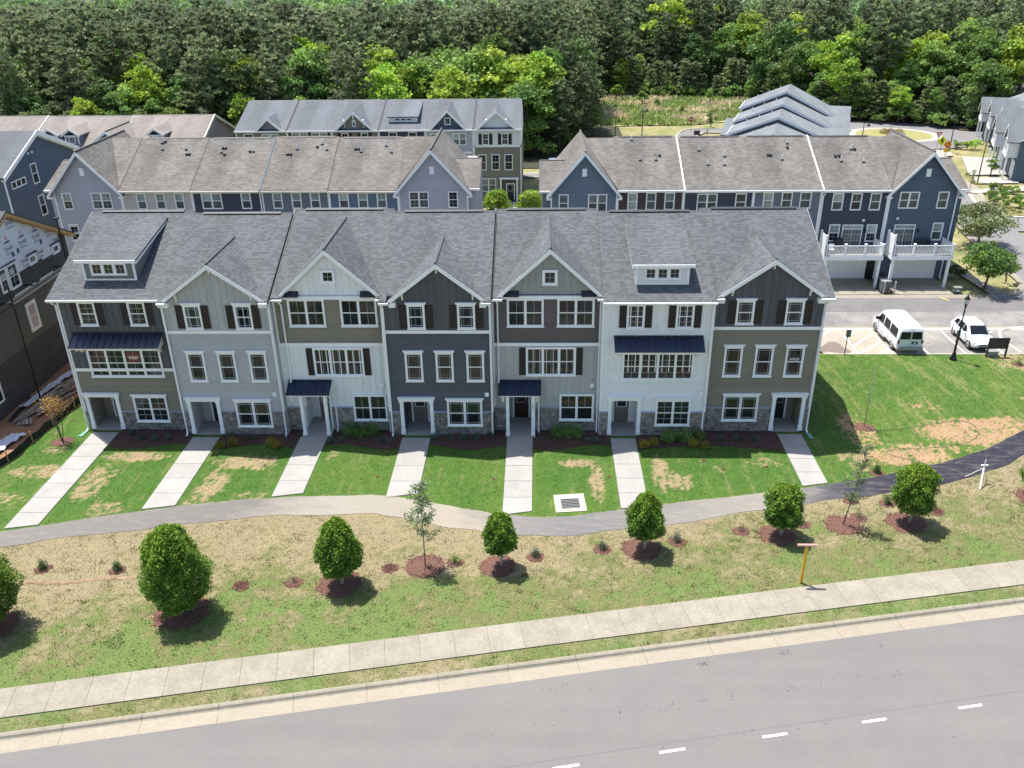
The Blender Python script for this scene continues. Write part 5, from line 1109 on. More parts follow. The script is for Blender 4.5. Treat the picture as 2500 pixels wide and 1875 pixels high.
# ---- concrete walks: slabs are pieces
def slab_piece(name, quad, z0, z1, m, parent, gap=.022):
    cx = sum(p[0] for p in quad)/4; cy = sum(p[1] for p in quad)/4
    q = []
    for x, y in quad:
        dx, dy = x-cx, y-cy; L = math.hypot(dx, dy); q.append((x-dx/L*gap, y-dy/L*gap))
    return MB().extz(q, z0, z1).build(name, m, parent)
for a, b, c, d in WALKS:
    base = MB().extz([(a, d), (b, d+(b-a)*.22 if c > -.9 or True else d), (b, c), (a, c)], -.02, .022).build('walkway', JOINT, kind='structure')
    n = max(3, round((c-d)/1.55))
    for i in range(n):
        y0, y1 = c+(d-c)*i/n, c+(d-c)*(i+1)/n; e = (b-a)*.22 if i == n-1 else 0
        slab_piece('paving_slab', [(a, y1), (b, y1+e), (b, y0), (a, y0)], 0, .045, CONC, base)
# ---- the curved path
ASP1 = mat('worn_path_asphalt', (.165, .160, .165), .95, col2=(.25, .235, .215), nscale=.9, noise=(12, .15), fine=.15, coords='World'); ASP2 = mat('sandy_path', (.42, .365, .275), .95, col2=(.30, .27, .225), nscale=1.0, noise=(10, .1), fine=.1, coords='World'); ASP3 = mat('new_path_asphalt', (.030, .031, .042), .85, col2=(.055, .055, .065), nscale=1.3, noise=(12, .2), fine=.2, coords='World')
def pathmat():
    m = bpy.data.materials.new('path_asphalt'); m.use_nodes = True; nt = m.node_tree; N = nt.nodes; L = nt.links; b = N['Principled BSDF']; b.inputs['Roughness'].default_value = .95
    g = N.new('ShaderNodeNewGeometry'); sx = N.new('ShaderNodeSeparateXYZ'); L.new(g.outputs['Position'], sx.inputs[0])
    n = N.new('ShaderNodeTexNoise'); n.inputs['Scale'].default_value = .55; n.inputs['Detail'].default_value = 7; n.inputs['Roughness'].default_value = .6; mp = N.new('ShaderNodeMapping'); mp.inputs['Scale'].default_value = (.45, 1.2, 1); L.new(g.outputs['Position'], mp.inputs[0]); L.new(mp.outputs[0], n.inputs[0])
    ad = N.new('ShaderNodeMath'); ad.operation = 'MULTIPLY_ADD'; ad.inputs[1].default_value = 9; L.new(n.outputs[0], ad.inputs[0]); sb = N.new('ShaderNodeMath'); sb.operation = 'SUBTRACT'; sb.inputs[1].default_value = 4.5; L.new(sx.outputs[0], sb.inputs[0]); L.new(sb.outputs[0], ad.inputs[2])
    dv = N.new('ShaderNodeMapRange'); dv.inputs[1].default_value = 0; dv.inputs[2].default_value = 70; L.new(ad.outputs[0], dv.inputs[0])
    cr = N.new('ShaderNodeValToRGB'); L.new(dv.outputs[0], cr.inputs[0]); e = cr.color_ramp.elements
    e[0].position = 0; e[0].color = (.15, .138, .128, 1); e[1].position = 1; e[1].color = (.014, .014, .026, 1)
    for p, c in ((.19, (.132, .122, .113)), (.25, (.25, .23, .195)), (.30, (.245, .222, .182)), (.37, (.265, .236, .188)), (.405, (.16, .15, .145)), (.47, (.13, .128, .13)), (.56, (.19, .178, .16)), (.62, (.215, .20, .175)), (.665, (.07, .068, .075)), (.71, (.016, .016, .028))):
        x = e.new(p); x.color = (*c, 1)
    n2 = N.new('ShaderNodeTexNoise'); n2.inputs['Scale'].default_value = 16; n2.inputs['Detail'].default_value = 6; L.new(g.outputs['Position'], n2.inputs[0]); mr = N.new('ShaderNodeMapRange'); mr.inputs[1].default_value = .3; mr.inputs[2].default_value = .7; mr.inputs[3].default_value = .82; mr.inputs[4].default_value = 1.18; L.new(n2.outputs[0], mr.inputs[0])
    # pale dust streaks
    n3 = N.new('ShaderNodeTexNoise'); n3.inputs['Scale'].default_value = 1.3; n3.inputs['Detail'].default_value = 8; n3.inputs['Roughness'].default_value = .75; mp2 = N.new('ShaderNodeMapping'); mp2.inputs['Scale'].default_value = (.5, 2.2, 1); L.new(g.outputs['Position'], mp2.inputs[0]); L.new(mp2.outputs[0], n3.inputs[0]); m3 = N.new('ShaderNodeMapRange'); m3.inputs[1].default_value = .50; m3.inputs[2].default_value = .74; m3.inputs[4].default_value = .4; L.new(n3.outputs[0], m3.inputs[0])
    mx = N.new('ShaderNodeMix'); mx.data_type = 'RGBA'; L.new(m3.outputs[0], mx.inputs[0]); L.new(cr.outputs[0], mx.inputs[6]); mx.inputs[7].default_value = (.33, .29, .24, 1)
    sc = N.new('ShaderNodeVectorMath'); sc.operation = 'SCALE'; L.new(mx.outputs[2], sc.inputs[0]); L.new(mr.outputs[0], sc.inputs[3]); L.new(sc.outputs[0], b.inputs['Base Color'])
    return m
wob = [(a+0, b+.05*math.sin(i*1.9)+random.uniform(-.03, .03)) for i, (a, b) in enumerate(PT)]; wob2 = [(a, b+.08*math.sin(i*1.3)+random.uniform(-.06, .06)) for i, (a, b) in enumerate(PB)]
ringsheet('path', wob, wob2, .013, pathmat())
# ---- pavement, verge kerb, gutter, road
xs = [(-14+i*.6) for i in range(200)]
ringsheet('pavement', [off(x, 0) for x in xs], [off(x, 1.70) for x in xs], .012, JOINT)
pav = bpy.data.objects['pavement']
s = -16.0
def arc_x(step, n, x0=-14.0):
    out = [x0]; x = x0
    for _ in range(n): x += step/math.hypot(1, slope_q(x)); out.append(x)
    return out
ax_ = arc_x(1.56, 62)
for a, b in zip(ax_[:-1], ax_[1:]): slab_piece('paving_slab', [off(a, 1.70), off(b, 1.70), off(b, 0), off(a, 0)], 0, .045, CONC2, pav, .010)
kb = ringsheet('kerb', [off(x, 2.49) for x in xs], [off(x, 3.46) for x in xs], -.115, JOINT)
bx_ = arc_x(3.05, 32)
for a, b in zip(bx_[:-1], bx_[1:]):
    am = (a+b)/2
    V = []; prof = [(2.49, .02), (2.60, .03), (2.68, .0), (2.74, -.09), (2.80, -.118)]
    mb = MB(); g_ = .008
    for x in (a+g_, am, b-g_): 
        for d, z in prof: p = off(x, d); V.append((p[0], p[1], z))
    K = len(prof); mb.add(V, [(i*K+j, i*K+j+1, (i+1)*K+j+1, (i+1)*K+j) for i in range(2) for j in range(K-1)]); mb.build('kerb_stone', CURB, kb)
    V = []; mb = MB()
    for x in (a+g_, am, b-g_):
        for d, z in ((2.802, -.112), (3.48, -.095)): p = off(x, d); V.append((p[0], p[1], z))
    mb.add(V, [(0, 1, 3, 2), (2, 3, 5, 4)]); mb.build('gutter_slab', CONC2 if False else mat('gutter_concrete', (.285, .25, .195), .9, col2=(.26, .23, .178), nscale=1.1, noise=(8, .08), objr=.03, fine=.05), kb)
ROAD = mat('road_asphalt', (.156, .145, .139), .93, col2=(.148, .138, .133), nscale=.22, noise=(.9, .025), fine=.12, streak=(-.195, (.03, .8, 1), .06), bump=(40, .25, .01), coords='World')
ringsheet('road', [off(x, 3.47) for x in xs], [off(x, 26) for x in xs], -.098, ROAD)
LINE = mat('road_paint', (.80, .80, .78), .7, noise=(9, .10)); SEAMD = mat('road_seam', (.12, .115, .12), .95)
ringsheet('road_seam', [off(x, 7.64) for x in xs], [off(x, 7.66) for x in xs], -.094, SEAMD)
marks = MB()
for i in range(-4, 9):
    x0 = 30.24+i*4.185-1.55; 
    a, b = x0, x0+1.03; p = [off(a, 8.085), off(b, 8.085), off(b, 7.975), off(a, 7.975)]
    MB().add([(q[0], q[1], -.093) for q in p], [(0, 1, 2, 3)]).build('road_marking', LINE, kind='structure')
TAR = mat('tar_spot', (.045, .045, .05), .9)
tb = MB()
for (u, d, s_, n) in ((36.2, 4.3, .16, 26), (39.9, 4.35, .16, 22), (44.3, 4.6, .10, 10), (30, 4.6, 1.2, 8), (33, 6.3, 2.2, 26), (38, 6.2, 2.6, 26), (44, 6.3, 2.6, 14), (35, 8.2, 1.5, 6), (40, 8.2, 1.2, 8), (37, 9.5, 2.0, 4), (43, 9.8, 2, 3)):
    for _ in range(n):
        x = u+random.gauss(0, s_); dd = d-.45+random.gauss(0, .10); p = off(x, dd); r_ = random.uniform(.012, .035)
        tb.add([(p[0]+r_*math.cos(t), p[1]+r_*math.sin(t), -.0935) for t in [0, 1, 2.1, 3.2, 4.2, 5.3]], [(0, 1, 2, 3, 4, 5)])
tb.build('tar_spots', TAR, kind='stuff')
# ---- drain grate on its concrete pad in the lawn
T = thing('drain_inlet', 'square steel drain grate set in a pale concrete pad in the lawn', 'drain', (31.5, -8.3, 0))
MB().extz([(30.68, -9.25), (32.42, -9.05), (32.28, -7.35), (30.56, -7.55)], -.02, .035).build('pad', mat('pad_concrete', (.46, .40, .31), .9, noise=(5, .06)), T)
MB().extz([(31.02, -8.92), (32.06, -8.80), (31.98, -7.84), (30.94, -7.95)], .036, .045).build('grate_frame', GREYM, T)
for i in range(13):
    t = (i+.5)/13; y0 = -8.92+t*.97; MB().extz([(31.03-.08*t, y0-.02), (32.05-.08*t, y0+.10), (32.05-.08*t, y0+.145), (31.03-.08*t, y0+.025)], .046, .062).build('grate_bar', BLACKM if i % 2 else GREYM, T)

# ---- alley, parking, driveways behind the front row
ALLEY = mat('alley_asphalt', (.15, .142, .137), .95, col2=(.235, .222, .205), nscale=.35, noise=(5, .12), fine=.12, coords='World'); ALLEYD = mat('fresh_alley_asphalt', (.122, .118, .12), .95, col2=(.155, .148, .146), nscale=.5, noise=(6, .1), fine=.12, coords='World')
def rect(name, x0, x1, y0, y1, z, m, kind='structure', parent=None): return MB().add([(x0, y0, z), (x1, y0, z), (x1, y1, z), (x0, y1, z)], [(0, 1, 2, 3)]).build(name, m, parent, kind=kind)
rect('parking', 51.6, 71.2, 11.9, 17.0, -.012, mat('parking_asphalt', (.165, .157, .15), .95, col2=(.26, .243, .215), nscale=.28, noise=(4, .12), fine=.1, coords='World'))
rect('parking_apron', 51.9, 59.0, 12.0, 16.9, -.008, mat('sandy_parking', (.34, .30, .235), .95, col2=(.27, .24, .20), nscale=.6, noise=(5, .1), coords='World'))
rect('alley', -40, 76.2, 17.28, 20.6, -.010, ALLEY); rect('alley', -40, 77, 20.63, 23.8, -.010, ALLEYD)
gb = rect('gutter', -40, 69.5, 17.0, 17.28, -.006, CURB); rect('gutter', -40, 69.5, 16.80, 17.0, -.004, mat('light_kerb', (.48, .45, .39), .9, noise=(3, .06)))
rect('gutter', -40, 70.5, 23.8, 24.62, -.006, CONC2)
rect('kerb', 51.6, 67.0, 11.82, 11.92, .02, mat('light_kerb', (.66, .62, .53)))
for x in (57.0, 61.0): pass
for k, (a, b) in enumerate(((49.0, 52.1), (52.1, 55.5), (55.5, 58.2), (58.2, 60.5), (61.75, 64.3), (64.3, 66.9))): slab_piece('driveway', [(a, 24.62), (b, 24.62), (b, 29.2), (a, 29.2)], -.02, .03, CONC2, None)['kind'] = 'structure'
HC = mat('pale_blue_paint', (.52, .70, .72), .8, noise=(6, .12)); PW = mat('white_parking_paint', (.78, .77, .72), .8, noise=(6, .1))
def strip(p, q, w_, m, z=.0, name='parking_marking'):
    d = Vector((q[0]-p[0], q[1]-p[1])).normalized(); n = Vector((-d.y, d.x))*w_/2
    return MB().add([(p[0]-n.x, p[1]-n.y, z), (q[0]-n.x, q[1]-n.y, z), (q[0]+n.x, q[1]+n.y, z), (p[0]+n.x, p[1]+n.y, z)], [(0, 1, 2, 3)]).build(name, m, kind='structure')
for p, q in (((54.28, 16.9), (54.30, 12.0)), ((56.7, 16.9), (56.85, 12.0)), ((54.28, 15.0), (56.0, 16.9)), ((54.28, 13.3), (56.75, 15.9)), ((54.35, 12.0), (56.8, 14.2)), ((55.9, 12.0), (56.8, 12.9)), ((54.28, 16.85), (56.7, 16.85)), ((51.8, 14.6), (53.6, 16.7)), ((52.2, 16.85), (54.2, 16.85))): strip(p, q, .10, HC)
for x in (59.55, 62.35, 65.2): strip((x, 16.8), (x+.03, 12.0), .10, PW)
strip((51.7, 16.75), (69.3, 16.75), .10, PW); strip((65.4, 23.9), (65.9, 23.2), .12, mat('yellow_paint', (.62, .50, .15), .8))
# damp patch on the parking apron
def splash(name, c, rx, ry, z, m, seed=1, n=30):
    r_ = random.Random(seed); pts = []
    for i in range(n):
        t = 2*math.pi*i/n; q = 1+.22*math.sin(3*t+seed)+r_.uniform(-.1, .1); pts.append((c[0]+rx*q*math.cos(t), c[1]+ry*q*math.sin(t), z))
    return MB().add(pts, [tuple(range(n))]).build(name, m, kind='structure')
splash('stain', (52.7, 13.0), 1.15, 1.0, -.004, mat('damp_stain', (.16, .125, .11), .9, noise=(3, .15)), 4)
# street at right, roundabout
STREET = mat('street_asphalt', (.155, .15, .152), .95, col2=(.18, .174, .174), nscale=.3, noise=(3, .08), fine=.08, coords='World')
A = [(74.6, 0), (74.8, 20), (75.2, 27), (76.5, 38), (78.5, 49), (81, 55.5), (83.2, 61), (86.2, 71), (88.5, 80), (90.4, 86)]
MB().add([(a, b, -.012) for a, b in ((68.8, 17.28), (73.5, 17.28), (74.6, 12), (82.0, 12), (82.0, 44), (110, 44), (110, 48.6), (83.8, 49.3), (82.3, 51), (81.0, 54.0), (77, 47), (75.2, 36), (74.9, 29.5), (74.3, 27.2), (73.2, 25.2), (71.5, 24.2), (69.5, 23.8))], [tuple(range(17))]).build('street', STREET, kind='structure')
MB().add([(a, b, -.016) for a, b in ((77, 47), (82.3, 54.8), (84, 60.5), (86.8, 69.5), (90.5, 82), (88, 88), (80, 72), (76, 60))], [tuple(range(8))]).build('street', STREET, kind='structure')
def kerbline(pts, w_, m, z=.03, h=.1, name='kerb', n=3):
    P = smooth_poly(pts, n); A_, B_ = [], []
    for i, p in enumerate(P):
        q = P[min(i+1, len(P)-1)]; o_ = P[max(i-1, 0)]; d = Vector((q[0]-o_[0], q[1]-o_[1])).normalized(); A_.append((p[0]-d.y*w_/2, p[1]+d.x*w_/2)); B_.append((p[0]+d.y*w_/2, p[1]-d.x*w_/2))
    mb = MB(); V = []
    for (a, b), (c, d) in zip(A_, B_): V += [(a, b, z), (c, d, z), (a, b, z-h), (c, d, z-h)]
    F_ = []
    for i in range(len(P)-1): k = 4*i; F_ += [(k, k+1, k+5, k+4), (k, k+4, k+6, k+2), (k+1, k+3, k+7, k+5)]
    return mb.add(V, F_).build(name, m, kind='structure')
LK = mat('light_kerb', (.48, .45, .39))
kerbline([(69.5, 24.2), (71.6, 24.5), (73.0, 25.5), (74.1, 27.2), (74.6, 29.5), (75.0, 36), (76.8, 47)], .55, CONC2)
kerbline([(69.3, 17.1), (67.4, 16.6), (66.4, 14.8), (66.6, 12.0)], .22, LK, .06)
kerbline([(110, 49.0), (84.3, 49.6), (82.9, 51.0), (82.2, 53.2), (83.9, 60.0)], .35, LK, .05)
MB().extz([(70.2, 24.6), (71.5, 24.8), (70.6, 30.9), (69.8, 40), (68.6, 40), (69.6, 30.9)], -.02, .02).build('pavement', CONC2, kind='structure')
MB().extz([(82.6, 55.0), (84.4, 61.2), (86.3, 66.5), (87.4, 66.0), (85.6, 60.0), (83.9, 54.8)], -.02, .02).build('pavement', CONC2, kind='structure')
WHC = mat('bright_concrete', (.34, .325, .295), .9, col2=(.31, .295, .265), nscale=.6, noise=(4, .06))
for n_, q in enumerate(([(84.2, 61.3), (88.0, 63.2), (93.2, 63.9), (93.2, 61.6), (86.5, 60.8), (83.9, 60.2)], [(87.2, 65.5), (92.8, 65.6), (93.6, 68.6), (88.4, 68.9)], [(88.4, 70.3), (94.2, 70.4), (97.6, 80.6), (92.6, 82.3)], [(88.0, 81.0), (91.6, 82.7), (92.6, 86.6), (90.8, 87.0)])):
    MB().extz(q, -.02, .025).build('driveway', WHC, kind='structure')
for y in (67.2, 73.0, 75.5, 78.5): 
    MB().add([(88.2+(y-67)*.32, y, .029), (94.6+(y-67)*.3, y-.3, .029), (94.6+(y-67)*.3, y-.22, .029), (88.2+(y-67)*.32, y+.08, .029)], [(0, 1, 2, 3)]).build('slab_joint', JOINT, kind='structure')
# roundabout
def disc(name, c, rx, ry, z, m, n=48, rot=-.18, rin=0):
    V = []; cr, sr = math.cos(rot), math.sin(rot)
    for i in range(n):
        t = 2*math.pi*i/n; a, b = rx*math.cos(t), ry*math.sin(t); V.append((c[0]+a*cr-b*sr, c[1]+a*sr+b*cr, z))
    if not rin: return MB().add(V, [tuple(range(n))]).build(name, m, kind='structure')
    V2 = [(c[0]+(v[0]-c[0])*rin, c[1]+(v[1]-c[1])*rin, z) for v in V]
    return MB().add(V+V2, [(i, (i+1) % n, n+(i+1) % n, n+i) for i in range(n)]).build(name, m, kind='structure')
RC = (88.8, 99.2)
disc('street', RC, 13.2, 11.6, -.018, STREET); disc('kerb', RC, 7.6, 6.4, .03, WHC, rin=.78); disc('roundabout_island', RC, 6.0, 5.1, .035, mat('dry_island_grass', (.27, .235, .10), .95, col2=(.21, .215, .07), nscale=.8, noise=(4, .2)))
MB().add([(a, b, -.022) for a, b in ((97, 95), (112, 91.5), (112, 99), (99, 102.5))], [(0, 1, 2, 3)]).build('street', STREET, kind='structure')
MB().add([(a, b, -.014) for a, b in ((52.6, 97.6), (52.2, 94), (56, 94), (56.5, 99.5), (58.5, 102.8), (78, 99.0), (78.5, 103.5), (58.5, 106.0), (55.3, 104.9), (53.6, 101.5))], [tuple(range(10))]).build('street', STREET, kind='structure')
kerbline([(78.5, 104.6), (84, 110.0), (90, 111.4), (100, 106.5), (112, 103)], .4, WHC, .04)
kerbline([(52.4, 97.6), (53.6, 101.8), (55.3, 105.2), (58.5, 106.3), (64, 105.4)], .3, WHC, .04); kerbline([(56.2, 98), (56.4, 99.9), (57.6, 102.2), (59, 102.6), (66, 101.2)], .45, WHC, .04)
# cross street glimpsed in the gap between the rows
rect('street', 24, 36.5, 70.9, 73.0, -.012, STREET); rect('kerb', 24, 36.5, 73.0, 73.35, .02, WHC); rect('kerb', 24, 36.5, 70.55, 70.9, .02, WHC)
rect('wood_floor', -400, 44, 76.5, 900, -.022, FORESTF); MB().add([(40, 900, -.024), (40, 143, -.024), (72, 137, -.024), (84, 113, -.024), (104, 102, -.024), (240, 80, -.024), (700, 900, -.024)], [tuple(range(7))]).build('wood_floor', FORESTF, kind='structure')
# tall dry meadow
MEAD = mat('dry_meadow', (.36, .34, .20), .95, col2=(.24, .30, .10), nscale=.16, noise=(1.5, .2), fine=.2, coords='World')
MB().add([(a, b, -.017) for a, b in ((38, 109), (50, 110), (58, 110.5), (66, 114), (74, 120), (73, 140), (40, 146), (36, 146))], [tuple(range(8))]).build('meadow', MEAD, kind='structure')
r_ = np.random.default_rng(9); n = 12000; mx_ = r_.uniform(37, 74, n); my_ = r_.uniform(110, 145, n); kk = (my_ > 110+np.maximum(mx_-58, 0)*.7); mx_, my_ = mx_[kk], my_[kk]; n = len(mx_)
ml = vnoise(mx_, my_, .25); front = np.clip((118-my_)/8, 0, 1); grn = np.clip((ml-.35)*3+front*1.1+r_.normal(0, .25, n), 0, 1)[:, None]
mc = (np.array([[.70, .61, .42]])*(1-grn)+np.array([[.34, .43, .14]])*grn)*r_.uniform(.6, 1.35, (n, 1))
h = r_.uniform(.3, .9, n); wd_ = r_.uniform(.12, .35, n); a = r_.uniform(0, 6.28, n); base = np.stack([mx_, my_, np.zeros(n)], -1); d = np.stack([np.cos(a)*wd_, np.sin(a)*wd_, np.zeros(n)], -1); top = base+np.stack([r_.normal(0, .2, n), r_.normal(0, .2, n), h], -1)
npmesh('tall_grass', np.stack([base-d, base+d, top+d*.5, top-d*.5], 1).reshape(-1, 3), np.arange(4*n).reshape(-1, 4), TUFTM, kind='stuff', tint=np.repeat(np.clip(mc, 0, 1), 4, 0))

mb = MB(); pr = [(2.6, -15.75), (4.2, -15.45), (5.8, -15.55), (7.6, -15.2), (9.2, -15.1), (10.8, -14.8)]; P = smooth_poly(pr, 6); rr_ = random.Random(3)
V = []
for i, (a, b) in enumerate(P): w_ = .10+.06*math.sin(i*1.7)+rr_.uniform(-.02, .03); V += [(a, b-w_, 0), (a, b+rr_.uniform(-.03, .03), .09+.03*math.sin(i)), (a, b+w_+.1, 0)]
mb.add(V, [(3*i, 3*i+3, 3*i+4, 3*i+1) for i in range(len(P)-1)]+[(3*i+1, 3*i+4, 3*i+5, 3*i+2) for i in range(len(P)-1)]).build('soil_ridge', mat('bare_soil', (.22, .155, .095), .95, noise=(6, .35)), kind='structure', smooth=True)

CRK = mat('crack_line', (.185, .172, .163), .95)
for k, (x, d0, d1) in enumerate(((36.3, 4.0, 5.7), (40.3, 4.1, 5.2), (44.6, 4.2, 5.4))):
    P = [(off(x+.05*math.sin(i*1.7+k)+.12*i/6, d0+(d1-d0)*i/6)) for i in range(7)]; ringsheet('road_crack', P, [(a+.025, b) for a, b in P], -.0938, CRK)

MB().extz([(26.2, 44), (27.5, 44), (27.3, 57.6), (25.9, 57.6)], -.02, .02).build('walkway', CONC, kind='structure')
# ---------------------------------------------------------------- foliage
def leaf_mat(name, col, trans=.3, rough=.6, var=1.):
    m = bpy.data.materials.new(name); m.use_nodes = True; nt = m.node_tree; N = nt.nodes; L = nt.links; b = N['Principled BSDF']; b.inputs['Roughness'].default_value = rough; b.inputs['Specular IOR Level'].default_value = .25
    a = N.new('ShaderNodeAttribute'); a.attribute_name = 'tint'; oi = N.new('ShaderNodeObjectInfo')
    hs = N.new('ShaderNodeHueSaturation'); hs.inputs['Color'].default_value = (*col, 1)
    m1 = N.new('ShaderNodeMapRange'); m1.inputs[3].default_value = .5-.013*var; m1.inputs[4].default_value = .5+.013*var; L.new(oi.outputs['Random'], m1.inputs[0]); L.new(m1.outputs[0], hs.inputs[0])
    ml_ = N.new('ShaderNodeMath'); ml_.operation = 'MULTIPLY'; ml_.inputs[1].default_value = 7.31; fr = N.new('ShaderNodeMath'); fr.operation = 'FRACT'; L.new(oi.outputs['Random'], ml_.inputs[0]); L.new(ml_.outputs[0], fr.inputs[0])
    m2 = N.new('ShaderNodeMapRange'); m2.inputs[3].default_value = 1-.26*var; m2.inputs[4].default_value = 1+.24*var; L.new(fr.outputs[0], m2.inputs[0]); L.new(m2.outputs[0], hs.inputs[2])
    mx = N.new('ShaderNodeMix'); mx.data_type = 'RGBA'; mx.blend_type = 'MULTIPLY'; mx.inputs[0].default_value = 1; L.new(hs.outputs[0], mx.inputs[6]); L.new(a.outputs['Color'], mx.inputs[7]); L.new(mx.outputs[2], b.inputs['Base Color'])
    t = N.new('ShaderNodeBsdfTranslucent'); L.new(mx.outputs[2], t.inputs[0]); ms = N.new('ShaderNodeMixShader'); ms.inputs[0].default_value = trans; L.new(b.outputs[0], ms.inputs[1]); L.new(t.outputs[0], ms.inputs[2]); L.new(ms.outputs[0], N['Material Output'].inputs[0])
    return m
LF_BRIGHT = leaf_mat('bright_leaf', (.31, .45, .07), .42); LF_MID = leaf_mat('mid_leaf', (.205, .325, .085), .40); LF_DARK = leaf_mat('dark_leaf', (.110, .185, .060), .32); LF_PINE = leaf_mat('pine_needle', (.225, .285, .150), .32); LF_PINE2 = leaf_mat('grey_pine_needle', (.245, .295, .175), .32); LF_YOUNG = leaf_mat('young_pine_needle', (.225, .29, .130), .32)
LF_HED = leaf_mat('hornbeam_leaf', (.120, .232, .036), .36, var=.3); LF_GREY = leaf_mat('grey_green_leaf', (.22, .27, .14), .3); LF_YEL = leaf_mat('yellow_shrub_leaf', (.30, .27, .03), .3); LF_BLUE = leaf_mat('blue_green_leaf', (.09, .14, .10), .2); LF_GOLD = leaf_mat('golden_leaf', (.55, .36, .09), .3); LF_LIME = leaf_mat('lime_leaf', (.20, .32, .07), .3); LF_RED = leaf_mat('reddish_leaf', (.20, .07, .05), .3)
def unit(n, r):
    v = r.normal(size=(n, 3)); return v/np.linalg.norm(v, axis=1, keepdims=True)
def leaves(P, size, r, tint, asp=.6, nrm=None, align=0.):
    """leaf quads (pointed) at P with sizes, tinted"""
    n = len(P); d = unit(n, r)
    if nrm is not None and align:
        nn = nrm*align+unit(n, r)*(1-align); nn /= np.linalg.norm(nn, axis=1, keepdims=True)
        d = np.cross(nn, unit(n, r)); d /= np.maximum(np.linalg.norm(d, axis=1, keepdims=True), 1e-6); s = np.cross(nn, d)
    else: s = np.cross(d, unit(n, r)); s /= np.maximum(np.linalg.norm(s, axis=1, keepdims=True), 1e-6)
    size = np.broadcast_to(np.asarray(size, float), (n,))[:, None]
    V = np.stack([P-d*size*.5, P+s*size*asp*.5, P+d*size*.5, P-s*size*asp*.5], 1)
    return V.reshape(-1, 3), np.arange(4*n).reshape(-1, 4), np.repeat(tint, 4, 0)
def trunk_mesh(name, h, r0, limbs, m, parent, seed=0, bend=.3, bt=None):
    rn = random.Random(seed); mb = MB(); pts = []; rs = []; K = 6
    for i in range(K+1):
        t = i/K; pts.append((bend*math.sin(t*2+seed)*t, bend*math.cos(t*2.3+seed)*t, h*t)); rs.append(max(r0*(1-t*.85), .012))
    mb.tube(pts, rs, 7)
    for (z, a, L, up) in limbs:
        t = z/h; bx, by = bend*math.sin(t*2+seed)*t, bend*math.cos(t*2.3+seed)*t; r1 = max(r0*(1-t*.85)*.55, .01)
        mb.tube([(bx, by, z), (bx+math.cos(a)*L*.5, by+math.sin(a)*L*.5, z+up*L*.35), (bx+math.cos(a)*L, by+math.sin(a)*L, z+up*L)], [r1, r1*.6, r1*.2], 5)
    return mb.build(name, m, parent, smooth=True)
def broad_tree(seed, h, rx, z0, nblob, per, size, lm, bark, label, cat='tree', group=None, name='broadleaf_tree', loc=(0, 0, 0), asp=.7, flat=1.0, gap=.0, topw=.5):
    """crown of many leaf clusters over limbs"""
    r = np.random.default_rng(seed); T = thing(name, label, cat, (0, 0, 0), group); C = []
    cz = (h+z0)/2; hz = (h-z0)/2
    while len(C) < nblob:
        p = unit(1, r)[0]*r.uniform(.35, 1)**.6
        k = 1-topw*max(0, p[2])*.55
        C.append((p[0]*rx*k*.8, p[1]*rx*k*.8, cz+p[2]*hz*.82, rx*r.uniform(.24, .40)))
    P = []; Tn = []; NN = []
    for (x, y, z, br) in C:
        n = int(per*r.uniform(.7, 1.3)); u = unit(n, r); u[:, 2] = np.abs(u[:, 2])*.9+u[:, 2]*.1*r.random(n); u[:, 2] -= .25*r.random(n)
        q = u*br*r.uniform(.55, 1.08, (n, 1)); q[:, 2] *= flat*.85; P.append(q+np.array([x, y, z])); NN.append(u)
        g = r.uniform(.72, 1.22); base = np.array([g*r.uniform(.92, 1.12), g, g*r.uniform(.8, 1.1)]); Tn.append(base*r.uniform(.7, 1.25, (n, 1)))
    P = np.concatenate(P); Tn = np.concatenate(Tn); NN = np.concatenate(NN)
    V, Fq, Tt = leaves(P, r.uniform(.7, 1.3, len(P))*size, r, Tn, asp, NN, .45)
    npmesh('crown', V, Fq, lm, T, tint=Tt)
    limbs = [(max(z0*.7, z*.55), math.atan2(y, x), math.hypot(x, y)*.85, .55) for (x, y, z, br) in C[:12]]
    trunk_mesh('trunk', h*.82, h*.018+.05, limbs, bark, T, seed)
    T.location = loc; return T
